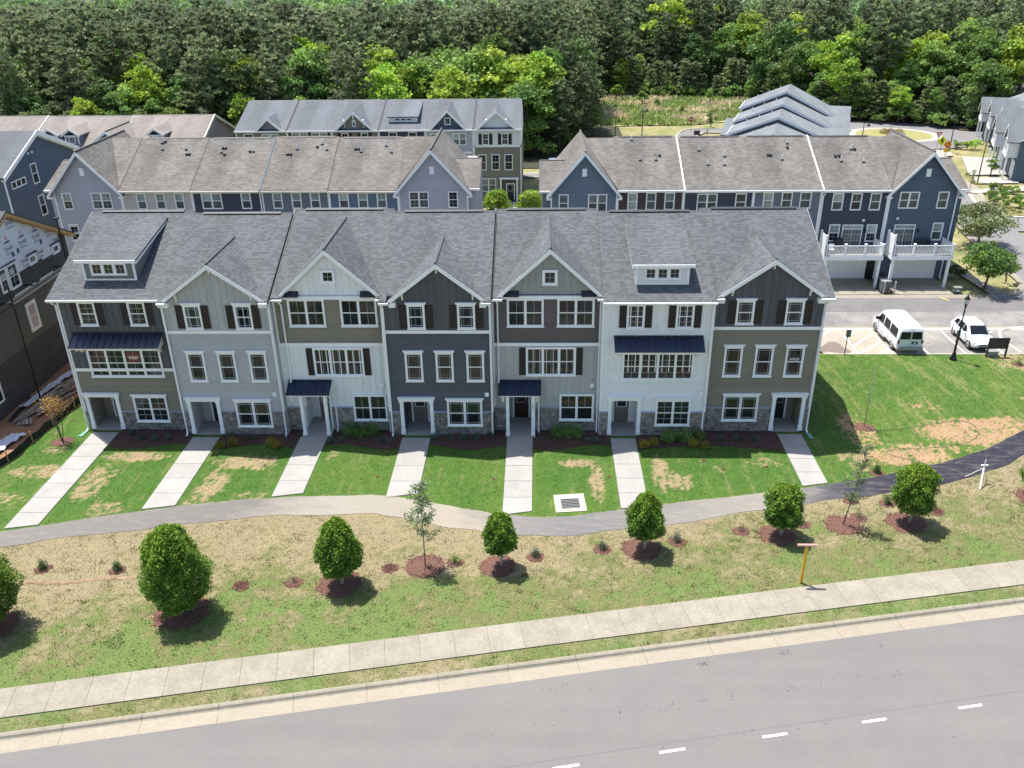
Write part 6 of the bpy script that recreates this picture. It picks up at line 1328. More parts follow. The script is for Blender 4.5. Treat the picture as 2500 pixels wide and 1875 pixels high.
def pine_tree(seed, h, spread, zlow, nb, lm, label, group=None, name='pine_tree', needle=.55, wid=.13, per=13, trunk=True, young=False):
    r = np.random.default_rng(seed); T = thing(name, label, 'pine tree', (0, 0, 0), group); P = []; D = []; Tn = []; limbs = []
    for i in range(nb):
        t = (i+.5)/nb; z = zlow+(h-zlow)*t; a = i*2.39996+r.uniform(-.5, .5)
        L = (spread*math.sqrt(max(0, 1-t**2.2))*(.7 if t < .15 else 1) if not young else spread*(1-t)**.8)*r.uniform(.6, 1.12)+.25
        up = .15+.55*t; limbs.append((z, a, L, up*.6)); nc = max(2, int(L*1.7))
        for k in range(nc):
            f = (k+1)/nc*.85+.15 if not young else (k+.5)/nc; c = np.array([math.cos(a)*L*f, math.sin(a)*L*f, z+up*.6*L*f])+r.normal(0, .22, 3)
            g = r.uniform(.68, 1.22); brown = r.uniform(0, .10); u = unit(per, r); u[:, 2] = np.abs(u[:, 2])*.8+.12; u /= np.linalg.norm(u, axis=1, keepdims=True)
            P.append(c+u*needle*.35); D.append(u); Tn.append(np.array([g*(1+brown), g, g*(1-brown*.4)])*r.uniform(.75, 1.25, (per, 1)))
    P = np.concatenate(P); D = np.concatenate(D); Tn = np.concatenate(Tn); n = len(P)
    s = np.cross(D, unit(n, r)); s /= np.linalg.norm(s, axis=1, keepdims=True); ln = r.uniform(.7, 1.3, (n, 1))*needle
    V = np.stack([P-D*ln*.5, P+s*wid, P+D*ln*.6, P-s*wid], 1).reshape(-1, 3)
    npmesh('crown', V, np.arange(4*n).reshape(-1, 4), lm, T, tint=np.repeat(Tn, 4, 0))
    trunk_mesh('trunk', h*.97, .10+h*.009, limbs[::2], BARKD, T, seed, bend=.5 if not young else .1)
    return T
# ---- the wood behind the rows
def proj(x, y, z):
    v = SC.camera.matrix_world.inverted() @ Vector((x, y, z)); f = 2097.6
    return 1250+f*v.x/-v.z, 937.5-f*v.y/-v.z
gP, gY, gB, gM = 'tall pines of the wood behind the houses', 'young pines at the edge of the wood', 'bright broadleaf trees at the edge of the wood', 'darker broadleaf trees in the wood'
LP, LY, LB, LM_ = 'tall grey green pine in the wood behind the houses', 'low bushy young pine at the edge of the wood', 'bright yellow green broadleaf tree standing among the pines', 'dark green broadleaf tree standing in the wood'
pines = [pine_tree(11, 19, 3.9, 8.0, 50, LF_PINE, LP, gP, needle=.75, wid=.17, per=17), pine_tree(12, 20, 3.5, 9.5, 46, LF_PINE2, LP, gP, needle=.75, wid=.17, per=17), pine_tree(13, 18, 4.2, 4.0, 54, LF_PINE, LP, gP, needle=.75, wid=.17, per=17), pine_tree(14, 21, 3.6, 9.5, 48, LF_PINE2, LP, gP, needle=.75, wid=.17, per=17), pine_tree(15, 17, 4.0, 2.5, 60, LF_PINE, LP, gP, needle=.75, wid=.17, per=17)]
youngs = [pine_tree(21, 8.5, 2.7, .4, 62, LF_YOUNG, LY, gY, 'young_pine', .6, .13, 12, young=True), pine_tree(22, 10, 2.6, .5, 66, LF_YOUNG, LY, gY, 'young_pine', .6, .13, 12, young=True), pine_tree(23, 7.5, 2.4, .3, 56, LF_PINE, LY, gY, 'young_pine', .6, .13, 12, young=True)]
brights = [broad_tree(31, 13, 4.0, 3.0, 42, 85, .50, LF_BRIGHT, BARK, LB, group=gB), broad_tree(32, 14.5, 3.6, 3.0, 44, 85, .50, LF_BRIGHT, BARK, LB, group=gB), broad_tree(33, 12, 4.4, 2.0, 46, 85, .48, LF_MID, BARK, LB, group=gB)]
mids = [broad_tree(41, 14, 3.8, 3.0, 42, 80, .50, LF_MID, BARK, LM_, group=gM, name='dark_broadleaf_tree'), broad_tree(42, 12, 4.2, 1.5, 44, 80, .50, LF_DARK, BARK, LM_, group=gM, name='dark_broadleaf_tree'), broad_tree(43, 15, 3.5, 3.5, 40, 80, .50, LF_MID, BARK, LM_, group=gM, name='dark_broadleaf_tree')]
used = set()
def plant(protos, k, x, y, h, label=None, rz=None, w=None):
    p = protos[k % len(protos)]; crown = [c for c in p.children if c.name.startswith('crown')][0]; ph = max(v.co.z for v in crown.data.vertices) if 'ph' not in p else p['ph']; p['ph'] = ph
    s = h/ph; ws = s if w is None else s*w; rz = random.uniform(0, 6.28) if rz is None else rz
    if p.name not in used and label is None:
        used.add(p.name); p.location = (x, y, 0); p.rotation_euler = (0, 0, rz); p.scale = (ws, ws, s); return p
    o = copy_tree(p, (x, y, 0), rz, (ws, ws, s), label); 
    if label: 
        if 'group' in o: del o['group']
    return o
def edge_y(x):
    return float(np.interp(x, [-70, -12, 0, 20, 31, 36, 40, 43, 72, 78, 84, 103, 130, 200], [77, 77, 79, 84, 84, 96, 128, 145, 139, 124, 114, 104, 96, 85]))
rn = random.Random(5); spots = []
y = 76.0; row = 0
while y < 240:
    st = 4.9+.020*(y-76); x = -75+(row % 2)*st/2
    while x < 165:
        px, py = x+rn.uniform(-1.9, 1.9), y+rn.uniform(-1.7, 1.7); e = edge_y(px)
        if py > e+1.0 and py < e+62:
            qx, qy = proj(px, py, 14)
            if -60 < qx < 2560: spots.append((px, py, py-e))
        x += st
    y += st*.92; row += 1
cnt = dict(p=0, y=0, b=0, m=0)
REG = {'L': 'the brown roofed houses', 'C': 'the third row of houses', 'M': 'the dry meadow', 'R': 'the stepped grey houses'}
for (x, y, d) in spots:
    q = rn.random(); left = x < 0; reg = 'L' if x < 3 else ('C' if x < 34 else ('M' if x < 74 else 'R')); nz = float(vnoise(x, y, .09))
    if d < 7:
        if reg == 'L': k = 'y' if (x > -22 and q < .55) else ('m' if q < .62 else ('b' if q > .9 else 'p'))
        elif reg == 'C': k = 'b' if q < .80 else 'm'
        elif reg == 'M': k = 'y' if q < .6 else ('m' if q < .72 else 'p')
        else: k = 'y' if q < .42 else ('m' if q < .8 else 'b')
    elif d < 20:
        if reg == 'C': k = ('b' if q < .72 else 'm') if d < 17 else 'p'
        elif reg == 'R': k = 'm' if q < .40 else ('b' if q < .76 else 'p')
        elif reg == 'M': k = ('y' if q < .45 else 'p') if q < .8 else 'm'
        else: k = 'p' if q < .66 else ('b' if q < .80 else 'm')
    else: k = 'p' if q < (.80 if reg != 'R' else .36) else ('b' if q < .92 and nz > (.5 if reg != 'R' else .3) else 'm')
    cnt[k] += 1; i = rn.randrange(9)
    def plant_(pr, *a_, **k_):
        o = plant(pr, *a_, **k_); dp = 'standing at the edge of' if d < 7 else ('a little inside' if d < 24 else 'deep in'); kd = dict(p='tall grey green pine', y='low bushy young pine', b='bright leafy tree', m='dark leafy tree')[k]
        o['label'] = ' '.join((kd+' '+dp+' the wood behind '+REG[reg]).split()[:16]); o['group'] = kd+'s '+dp+' the wood behind '+REG[reg]
    if k == 'p': plant_(pines if d > 22 else [pines[2], pines[4]], i, x, y, rn.uniform(15, 19) if d < 12 else rn.uniform(17.5, 21.5), w=rn.uniform(.9, 1.15))
    elif k == 'y': plant_(youngs, i, x, y, rn.uniform(5.5, 10) if d < 5 else rn.uniform(8, 12))
    elif k == 'b': plant_(brights, i, x, y, (rn.uniform(8.5, 12.5) if reg != 'C' else rn.uniform(10, 14)) if d < 7 else rn.uniform(12.5, 16.5), w=1.2 if reg == 'C' else 1.1)
    else: plant_(mids, i, x, y, rn.uniform(7.5, 12) if d < 7 else rn.uniform(12, 17))
print('wood', cnt, len(spots))
# dense low edge of the wood
for i in range(84):
    x = -60+i*2.3+rn.uniform(-1, 1); yy = edge_y(x)+rn.uniform(.2, 2.4)
    if x > 125 or not (-40 < proj(x, yy, 3)[0] < 2540) or (5 < x < 32): continue
    q = rn.random(); reg = 'L' if x < 3 else ('C' if x < 34 else ('M' if x < 74 else 'R')); side = 'the brown roofed houses' if reg == 'L' else REG[reg]
    o = plant(youngs, rn.randrange(3), x, yy, rn.uniform(4.5, 8.5), w=1.25) if q < .6 else plant(mids if q < .85 else brights, rn.randrange(3), x, yy, rn.uniform(4.5, 8), w=1.1)
    kd = 'bushy low pine' if q < .6 else ('low dark leafy tree' if q < .85 else 'low bright leafy tree'); o['label'] = kd+' at the front of the wood behind '+side; o['group'] = kd+'s at the front of the wood behind '+side
# farther canopy that reads as one mass
r2 = np.random.default_rng(77); cP = []; cT = []; cN = []
for _ in range(900):
    x = r2.uniform(-150, 260); e = edge_y(x)+62; y = e+r2.uniform(0, 120); qx, qy = proj(x, y, 16)
    if not (-60 < qx < 2560): continue
    hh = r2.uniform(14.5, 19.5); u = unit(150, r2); u[:, 2] = np.abs(u[:, 2]); br = r2.uniform(2.6, 4.2)
    cP.append(u*np.array([br, br, 5.5])*r2.uniform(.5, 1.05, (150, 1))+np.array([x, y, hh-5])); cN.append(u)
    base = np.array([.72, .98, .55]) if r2.random() < .8 else np.array([.85, 1.25, .4]); cT.append(base*r2.uniform(.8, 1.15)*r2.uniform(.7, 1.25, (150, 1)))
cP = np.concatenate(cP); cN = np.concatenate(cN); V, Fq, Tt = leaves(cP, r2.uniform(.7, 1.4, len(cP))*1.05, r2, np.concatenate(cT), .6, cN, .3)
npmesh('distant_wood', V, Fq, leaf_mat('distant_leaf', (.26, .28, .22), .25), kind='stuff', tint=Tt)
# single trees that stand out
for (x, y, h, P_, k, lab) in ((-6.5, 97, 16.5, brights, 1, 'brightest lime green tree among the pines above the third row'), (-23, 100, 17, brights, 0, 'bright green tree deep among the dark pines at upper left'), (-27, 77.3, 7.0, brights, 2, 'small bright green tree in front of the dark pines at left'),
                              (36.5, 92, 13, pines, 4, 'dark full pine beside the meadow, right of the bright trees'), (33, 87, 11, pines, 2, 'dark pine behind the right end of the third row'), (60, 160, 20.5, brights, 0, 'bright domed tree rising above the pines in the distance'), (92, 118, 20, pines, 0, 'tall brown tinged pine with bare trunk at the right of the wood'), (30, 90, 14.8, brights, 1, 'rightmost large bright tree of the clump behind the third row'),
                              (38.8, 99, 6, brights, 2, 'small light green tree at the corner of the meadow')):
    plant(P_, k, x, y, h, lab, w=1.15)
und = broad_tree(51, 2.2, 1.6, .1, 14, 60, .34, LF_MID, BARK, 'low green undergrowth bush at the foot of the wood', cat='bush', group='undergrowth bushes along the edge of the wood', name='bush')
und['ph'] = 2.2; nb_ = 0
for i in range(90):
    x = -62+i*1.9+rn.uniform(-.8, .8)
    if x > 118: break
    yy = edge_y(x)+rn.uniform(-1.2, 1.0)
    if not (-40 < proj(x, yy, 1)[0] < 2540): continue
    s = rn.uniform(.7, 1.5); 
    if nb_ == 0: und.location = (x, yy, 0); und.scale = (s, s, s)
    else: copy_tree(und, (x, yy, 0), rn.uniform(0, 6), s)
    nb_ += 1
ub = broad_tree(53, 3.2, 2.2, .1, 16, 60, .42, LF_DARK, BARK, 'tall dark undergrowth thicket inside the wood', cat='thicket', group='undergrowth thickets inside the wood', name='thicket')
k_ = 0
for i in range(150):
    x = -62+i*1.25; dd = rn.uniform(3, 17); yy = edge_y(x)+dd
    if x > 118 or (3 < x < 34) or not (-40 < proj(x, yy, 1)[0] < 2540): continue
    s = rn.uniform(.9, 1.6)
    if k_ == 0: ub.location = (x, yy, 0)
    else: copy_tree(ub, (x, yy, 0), rn.uniform(0, 6), s)
    k_ += 1
mb1 = broad_tree(52, 2.0, .8, .1, 10, 50, .28, LF_LIME, BARK, 'light green sapling standing in the dry meadow', cat='sapling', group='saplings in the dry meadow', name='sapling')
for i, (x, y, s) in enumerate(((50.5, 131, 1.6), (53, 127, 1.1), (64.5, 134, 1.3), (46, 137.5, 1.8), (57, 121, .8))):
    if i == 0: mb1.location = (x, y, 0); mb1.scale = (s, s, s)
    else: copy_tree(mb1, (x, y, 0), i, s)

# ---------------------------------------------------------------- trees on the verge and the lawns
def clipped_tree(seed, h, rx, z0, shape, n=15000, size=.10):
    r = np.random.default_rng(seed); cz0, H_ = z0, h-z0; t = r.random(n)**.9; a = r.uniform(0, 2*math.pi, n)
    prof = np.interp(t, *shape); lump = 1+.13*np.sin(a*3+seed+t*5)+.10*np.sin(a*5-t*9+seed*2)+.08*np.sin(a*8+t*14+seed)+.06*np.sin(a*13-t*23)
    rad = rx*prof*lump*np.sqrt(r.uniform(.50, 1.02, n)); P = np.stack([rad*np.cos(a), rad*np.sin(a), cz0+t*H_], -1)+r.normal(0, .03, (n, 3))
    nrm = np.stack([np.cos(a), np.sin(a), (t-.35)*1.6], -1); nrm /= np.linalg.norm(nrm, axis=1, keepdims=True)
    ni = n//3; P[:ni, :2] *= r.uniform(.15, .75, (ni, 1))
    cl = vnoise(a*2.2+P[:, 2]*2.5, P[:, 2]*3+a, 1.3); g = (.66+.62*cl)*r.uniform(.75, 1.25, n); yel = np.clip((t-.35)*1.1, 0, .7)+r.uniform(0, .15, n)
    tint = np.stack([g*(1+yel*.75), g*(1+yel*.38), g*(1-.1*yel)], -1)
    return leaves(P, r.uniform(.7, 1.35, n)*size, r, tint, .7, nrm, .35)
SHP = dict(a=([0, .08, .3, .55, .8, .93, 1], [.45, .8, 1, .92, .68, .42, .12]), b=([0, .1, .35, .6, .85, 1], [.5, .85, 1.0, .85, .5, .06]), c=([0, .12, .4, .7, .9, 1], [.6, .9, 1, .93, .65, .2]))
SHAPES = {}
for (x, y, h, rx, z0, shp, sd, lab, n) in ((4.2, -18.6, 4.5, 1.45, .70, 'c', 61, 'large dense green tree cut by the left edge of the photo, on the verge', 17000), (12.85, -17.55, 4.95, 1.45, .62, 'a', 62, 'largest dense dark green tree on the verge, second from the left', 20000), (20.0, -15.4, 3.95, 1.08, .82, 'b', 63, 'pointed dense green tree on the verge in front of the third walkway', 14000),
                                   (27.8, -13.95, 3.25, .80, 1.0, 'a', 64, 'smallest narrow round green tree beside the path, left of the centre', 9000), (35.2, -12.45, 3.50, .93, .88, 'b', 65, 'round green tree on a forked pale trunk below the sixth walkway', 10500), (42.55, -11.2, 3.12, .91, .78, 'c', 66, 'egg shaped green tree right behind the yellow post', 10500),
                                   (49.75, -9.98, 3.60, 1.0, .88, 'c', 67, 'round green tree overlapping the dark new path at right', 11500), (57.9, -7.5, 2.9, 1.0, .6, 'c', 68, 'green tree cut by the right edge of the photo beside the path', 10000)):
    T = thing('clipped_tree', lab, 'tree', (x, y, 0), 'dense clipped trees along the verge')
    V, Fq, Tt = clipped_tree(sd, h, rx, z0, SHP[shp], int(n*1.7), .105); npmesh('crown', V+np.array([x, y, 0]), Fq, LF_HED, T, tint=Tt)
    mb = MB(); rr = random.Random(sd); mb.tube([(x, y, 0), (x+.03, y, .5), (x+.02, y+.02, z0+.9), (x, y, h*.75)], [.095, .075, .06, .02], 7)
    for k in range(5): a = k*1.3+sd; mb.tube([(x+.03, y, max(z0*.8, .35)), (x+math.cos(a)*rx*.35, y+math.sin(a)*rx*.35, z0+.7), (x+math.cos(a)*rx*.55, y+math.sin(a)*rx*.55, h*.6)], [.035, .025, .01], 5)
    mb.build('trunk', BARKP, T, smooth=True); mulch(x-.15, y+.0, rx*.62+.42)
def sapling(x, y, h, rad, z0, n, size, lm, label, bark=BARK, cat='young tree', name='sapling', nb=14, mul=.8, multi=False, lean=(0, 0)):
    T = thing(name, label, cat, (x, y, 0)); r = np.random.default_rng(int(abs(x*7+y*13))+3); mb = MB(); P = []
    stems = [(0, 0)] if not multi else [(.0, .0), (.16, .05), (-.15, .1), (.05, -.14)]
    for (sx, sy) in stems: 
        k = h*(.97 if not multi else .85); mb.tube([(x+sx*.2, y+sy*.2, 0), (x+sx*1.5+lean[0]*.5, y+sy*1.5+lean[1]*.5, k*.45), (x+sx*3+lean[0], y+sy*3+lean[1], k)], [.035 if not multi else .03, .024, .006], 6)
    for i in range(nb):
        t = (i+.5)/nb; z = z0+(h-z0)*t; a = i*2.4; L = rad*(1-.72*t)*r.uniform(.6, 1.1); bx, by = x+lean[0]*z/h, y+lean[1]*z/h
        e = (bx+math.cos(a)*L, by+math.sin(a)*L, z+L*.9); mb.tube([(bx, by, z-.1), e], [.012, .004], 4)
        for _ in range(max(1, n//nb)):
            f = r.uniform(.25, 1.1); P.append((bx+(e[0]-bx)*f+r.normal(0, .10*rad+.03), by+(e[1]-by)*f+r.normal(0, .10*rad+.03), z+(e[2]-z)*f+r.normal(0, .10)))
    mb.build('trunk', bark, T, smooth=True); P = np.array(P); Tn = np.ones((len(P), 3))*r.uniform(.65, 1.3, (len(P), 1)); V, Fq, Tt = leaves(P, r.uniform(.7, 1.3, len(P))*size, r, Tn, .6)
    npmesh('crown', V, Fq, lm, T, tint=Tt)
    if mul: mulch(x, y, mul)
    return T
sapling(23.95, -13.95, 4.95, .95, 1.4, 1700, .12, LF_GREY, 'slender sapling with sparse grey green leaves on the verge left of the smallest round tree', mul=1.02)
sapling(46.13, -10.25, 4.95, .75, 1.2, 1200, .105, LF_GREY, 'slender pale sapling with sparse leaves on the verge, right of the egg shaped tree', mul=.95, lean=(.5, .0))
sapling(50.85, .5, 4.5, .45, 1.7, 110, .06, LF_GREY, 'almost bare sapling in the lawn right of the front row', mul=.62, bark=BARKP)
sapling(-1.0, -1.62, 3.0, 1.0, 1.7, 620, .10, LF_GOLD, 'small golden leaved tree on several thin stems beside the silt fence', mul=.68, multi=True, nb=16)
def shrub(x, y, h, rx, n, size, lm, label, cat='shrub', name='shrub', mul=0, stems=False, group=None, flat=1):
    T = thing(name, label, cat, (x, y, 0), group); r = np.random.default_rng(int(abs(x*17+y*29))+1); u = unit(n, r); u[:, 2] = np.abs(u[:, 2]); rad = r.uniform(.45, 1.08, (n, 1)); lump = (1+.18*np.sin(np.arctan2(u[:, 1], u[:, 0])*4+x)+.12*np.sin(u[:, 2]*7+y))[:, None]
    P = u*np.array([rx, rx, h*.95])*rad*lump+np.array([x, y, .05]); g = r.uniform(.6, 1.3, (n, 1))*(.7+.5*vnoise(P[:, 0], P[:, 2]+P[:, 1], 4))[:, None]; V, Fq, Tt = leaves(P, r.uniform(.7, 1.3, n)*size, r, np.ones((n, 3))*g, .6, u, .3)
    npmesh('foliage', V, Fq, lm, T, tint=Tt); mb = MB()
    for k in range(6): a = k*1.05+x; mb.tube([(x, y, 0), (x+math.cos(a)*rx*.5, y+math.sin(a)*rx*.5, h*.8)], [.012, .004], 4)
    mb.build('stem', BARK, T)
    if mul: mulch(x, y, mul)
    return T
# foundation planting
for (x, y, lab) in ((9.55, -2.35, 'yellow green shrub nearest the second walkway'), (10.25, -2.0, 'yellow green shrub second from the second walkway'), (12.70, -1.95, 'larger yellow green shrub of the pair left of the third walkway'), (13.15, -2.35, 'smaller yellow green shrub of the pair left of the third walkway'),
                    (36.32, -2.15, 'yellow shrub right beside the sixth walkway'), (36.98, -1.82, 'yellow shrub behind the one beside the sixth walkway'), (39.42, -1.95, 'yellow shrub in the middle of the bed before the white house'), (40.08, -2.2, 'rightmost yellow shrub of the bed before the white house')):
    shrub(x, y, .52, .34, 900, .055, LF_YEL, lab, group='yellow shrubs in the foundation beds')
for (x, y, h, rx) in ((17.55, -.62, .95, .6), (18.35, -.85, .8, .6), (18.95, -.6, .9, .5), (30.95, -.75, .8, .45), (31.6, -.7, .95, .5), (32.2, -.8, .8, .45), (37.95, -1.3, .85, .55), (38.95, -1.2, .95, .55), (39.9, -.95, .7, .45)):
    shrub(x, y, h, rx, 1300, .08, LF_MID, 'dark green leafy shrub against the stone base of the front row', group='dark leafy shrubs against the stone base')
for (x, y) in ((16.45, -1.65), (17.1, -1.5), (19.65, -1.5), (20.2, -1.65), (23.05, -1.1), (24.05, -1.2), (24.9, -1.2), (25.8, -1.2), (26.7, -1.0), (32.8, -1.5), (33.4, -1.5), (3.1, -.75), (4.0, -1.3), (4.95, -1.4), (5.8, -1.35), (11.2, -1.3), (41.2, -1.3), (42.3, -1.2), (43.4, -1.3), (8.9+.9, -1.1)):
    shrub(x, y, .36, .26, 420, .06, LF_BLUE, 'small dark shrub in a foundation bed of the front row', group='small dark shrubs in the foundation beds')
# small planting on the verge, each in its own mulch ring
for (x, y, kind, lab) in ((4.42, -14.4, 'cone', 'small dark conical shrub at the far left of the verge'), (8.3, -14.45, 'cone', 'small dark conical shrub left of the largest verge tree'), (31.08, -5.0-2.4, None, ''), (15.0, -15.6, 'red', 'low reddish twiggy plant right of the largest verge tree'), (17.55, -15.3, 'twig', 'twiggy shrub in mulch left of the pointed tree'),
                          (22.15, -14.15, 'red', 'low reddish plant in mulch left of the tall sapling'), (25.45, -13.65, 'leafy', 'small green shrub between the tall sapling and the smallest round tree'), (29.55, -13.15, 'blue', 'blue green shrub right of the smallest round tree'), (33.02, -12.5, 'blue', 'blue green shrub left of the forked trunk tree'),
                          (36.98, -11.8, 'blue', 'blue green shrub right of the forked trunk tree'), (40.55, -10.85, 'twig', 'light twiggy shrub in mulch left of the egg shaped tree'), (43.95, -10.2, 'twig', 'twiggy shrub close behind the egg shaped tree'), (47.2, -9.55, 'twig', 'light green shrub right of the pale sapling'), (51.6, -8.95, 'red', 'reddish plant at the foot of the right path tree'),
                          (47.3, -7.95, 'cone', 'small dark shrub at the path edge behind the pale sapling'), (49.2, -8.2, 'cone', 'dark conical shrub on the path edge left of the right path tree'), (49.75, -5.0, 'cone', 'small dark shrub in the bare lawn above the dark path'), (65.4, 10.0, 'leafy', 'small bright shrub by the dark sign board')):
    if kind == 'cone': shrub(x, y, .62, .24, 800, .055, LF_DARK, lab, mul=.42)
    elif kind == 'red': shrub(x, y, .28, .36, 260, .05, LF_RED, lab, mul=.42)
    elif kind == 'twig': shrub(x, y, .62, .30, 150, .055, LF_GREY, lab, mul=.45)
    elif kind == 'leafy': shrub(x, y, .62, .26, 260, .07, LF_MID, lab, mul=.42)
    elif kind == 'blue': shrub(x, y, .55, .27, 420, .06, LF_BLUE, lab, mul=.46)
CH = chips(None, CHP); CH['kind'] = 'stuff'
# street trees and bushes at right
broad_tree(71, 4.35, 2.7, 1.25, 40, 120, .26, LF_MID, BARK, 'multi stemmed green tree beside the alley corner, yellow tinged', name='street_tree', loc=(70.12, 25.9, 0))
broad_tree(72, 4.6, 3.4, .25, 46, 130, .24, LF_GREY, BARK, 'large pale grey green tree behind the balcony house', name='street_tree', loc=(75.4, 38.9, 0))
broad_tree(73, 1.95, .8, .75, 10, 60, .18, LF_MID, BARK, 'small young tree on the grass corner by the alley', name='street_tree', loc=(73.1, 28.0, 0))
sapling(84.13, 60.6, 2.8, .55, 1.1, 160, .16, LF_GREY, 'thin street tree at the corner pavement near the bright driveways', mul=.5)
broad_tree(75, 2.55, .95, .55, 12, 60, .2, LF_MID, BARK, 'small tree between the driveways of the far right row', name='street_tree', loc=(91.3, 70.3, 0))
broad_tree(76, 2.75, 1.0, .4, 14, 70, .22, LF_MID, BARK, 'round small tree in front of the stepped grey houses', name='street_tree', loc=(60.1, 107.8, 0))
sapling(57.9, 98.9, 1.5, .5, .4, 90, .14, LF_LIME, 'tiny sapling beside the utility box near the stop sign', mul=.6)
broad_tree(78, 2.0, 1.5, .1, 14, 80, .25, LF_BRIGHT, BARK, 'rounded bush at the right end of the stepped grey houses', cat='bush', name='bush', loc=(79.5, 97.3, 0))
for i, (x, y, s, lm) in enumerate(((94.4, 88.4, .9, LF_MID), (95.6, 87.3, 1.0, LF_BRIGHT), (97.0, 87.7, 1.1, LF_BRIGHT), (87.9, 62.3, .7, LF_MID), (88.7, 61.2, .75, LF_LIME), (89.6, 60.5, .75, LF_LIME), (85.1, 57.3, .8, LF_LIME), (85.3, 55.6, 1.0, LF_MID), (86.0, 54.3, .9, LF_LIME), (87.9, 56.3, .7, LF_LIME), (87.1, 53.9, .8, LF_LIME), (86.7, 57.0, .8, LF_LIME), (86.2, 58.5, .8, LF_MID), (91.4, 59.8, .8, LF_LIME), (69.0, 29.2, .95, LF_DARK))):
    broad_tree(80+i, 1.3*s, 1.15*s, .05, 9, 60, .2, lm, BARK, ['round green bush in the planting beds at the right edge', 'dark round bush at the right wall of the balcony house'][i == 14], cat='bush', name='bush', loc=(x, y, 0), group='bushes in the beds at the right edge' if i < 14 else None)
for i, (x, y) in enumerate(((86.9, 64.7), (86.8, 65.6), (88.0, 69.9), (85.2, 51.7), (84.9, 52.5), (84.6, 53.3), (85.6, 50.9))): shrub(x, y, .4, .38, 160, .12, LF_YEL, 'low yellow bush in the beds along the right street', group='low yellow bushes along the right street')
for (x, y) in ((25.0, 50.2), (28.85, 50.2)): broad_tree(int(95+x), 3.45, 1.95, .1, 34, 110, .24, LF_BRIGHT, BARK, 'green bush in the gap between the two second rows, at its %s' % ('left' if x < 26 else 'right'), cat='bush', name='bush', loc=(x, y, 0))
ro = np.random.default_rng(4); 
for i, (x, y) in enumerate(((87.6, 100.2), (88.8, 100.4), (90.0, 100.1))): T_ = shrub(x, y, .9, .75, 420, .13, LF_MID, 'flowering rose bush on the roundabout island', group='rose bushes on the roundabout'); shrub_ = T_; P = np.array([[x, y, .3]])+unit(150, ro)*np.array([.75, .75, .55]); V, Fq, Tt = leaves(P, .14, ro, np.ones((150, 3))*ro.uniform(.7, 1.2, (150, 1)), .9); npmesh('flowers', V, Fq, leaf_mat('rose_petal', (.55, .10, .12), .2), T_, tint=Tt)
# ---------------------------------------------------------------- vehicles
def car(name, label, cat, loc, rz, st, m, wheelx, wr, tw, glass, extra):
    """st: stations (x along, z_bottom, z_belt, z_top, w_low, w_belt, w_top); front at +x. local frame then rotated"""
    T = thing(name, label, cat, loc, None, rz=rz); V = []; K = 0
    ring = []
    for (x, zb, zm, zt, wl, wb, wt) in st:
        e = min(.10, (zt-zm)*.35+.01)
        half = [(0, zb), (wl*.86, zb), (wl, zb+.07), (wb, zb+(zm-zb)*.45), (wb*1.0, zm-.10), (wb*.965, zm), (wt, zt-e), (wt-.05, zt-e*.35), (wt-.17, zt), (0, zt+.02)]
        full = [(x, -a, z) for a, z in half]+[(x, a, z) for a, z in half[::-1]][1:-1]
        ring.append(full)
    n = len(ring[0]); mb = MB()
    for r_ in ring: V += r_
    Fs = [(i*n+k, i*n+(k+1) % n, (i+1)*n+(k+1) % n, (i+1)*n+k) for i in range(len(ring)-1) for k in range(n)]
    Fs += [tuple(range(n-1, -1, -1)), tuple(range((len(ring)-1)*n, len(ring)*n))]
    mb.add(V, Fs); body = mb.build('body', m, T, smooth=True)
    mod = body.modifiers.new('edge', 'EDGE_SPLIT'); mod.split_angle = R(38)
    for x in wheelx:
        for s in (-1, 1):
            yc = s*(tw-.02); w_ = MB()
            def cyl(r0, r1, ya, yb, k=20):
                vs = [(x+r0*math.cos(2*math.pi*i/k), ya, wr+r0*math.sin(2*math.pi*i/k)) for i in range(k)]+[(x+r1*math.cos(2*math.pi*i/k), yb, wr+r1*math.sin(2*math.pi*i/k)) for i in range(k)]
                return vs, [(i, (i+1) % k, k+(i+1) % k, k+i) for i in range(k)]+[tuple(range(k)), tuple(range(2*k-1, k-1, -1))]
            arch = MB().add(*cyl(wr*1.20, wr*1.20, s*(tw-.30), s*(tw+.012))).build('wheel_arch', DARKP, T)
            W_ = MB().add(*cyl(wr, wr*.97, s*(tw-.24), s*(tw+.035))).build('wheel', TYRE, T)
            MB().add(*cyl(wr*.66, wr*.62, s*(tw+.02), s*(tw+.048))).build('rim', RIM, W_)
            hb = MB().add(*cyl(wr*.16, wr*.12, s*(tw+.045), s*(tw+.06), 10))
            for q in range(5):
                a = q*2*math.pi/5+.3; hb.add([(x+math.cos(a+.45)*wr*.25, s*(tw+.051), wr+math.sin(a+.45)*wr*.25), (x+math.cos(a+.45)*wr*.58, s*(tw+.051), wr+math.sin(a+.45)*wr*.58), (x+math.cos(a+.8)*wr*.58, s*(tw+.051), wr+math.sin(a+.8)*wr*.58)], [(0, 1, 2)])
            hb.build('hub', DARKP, W_)
    for gname, pts in glass: 
        if len(pts[0]) == 3 and gname: MB().add(pts, [tuple(range(len(pts)))]).build(gname, CARG, T)
    return T
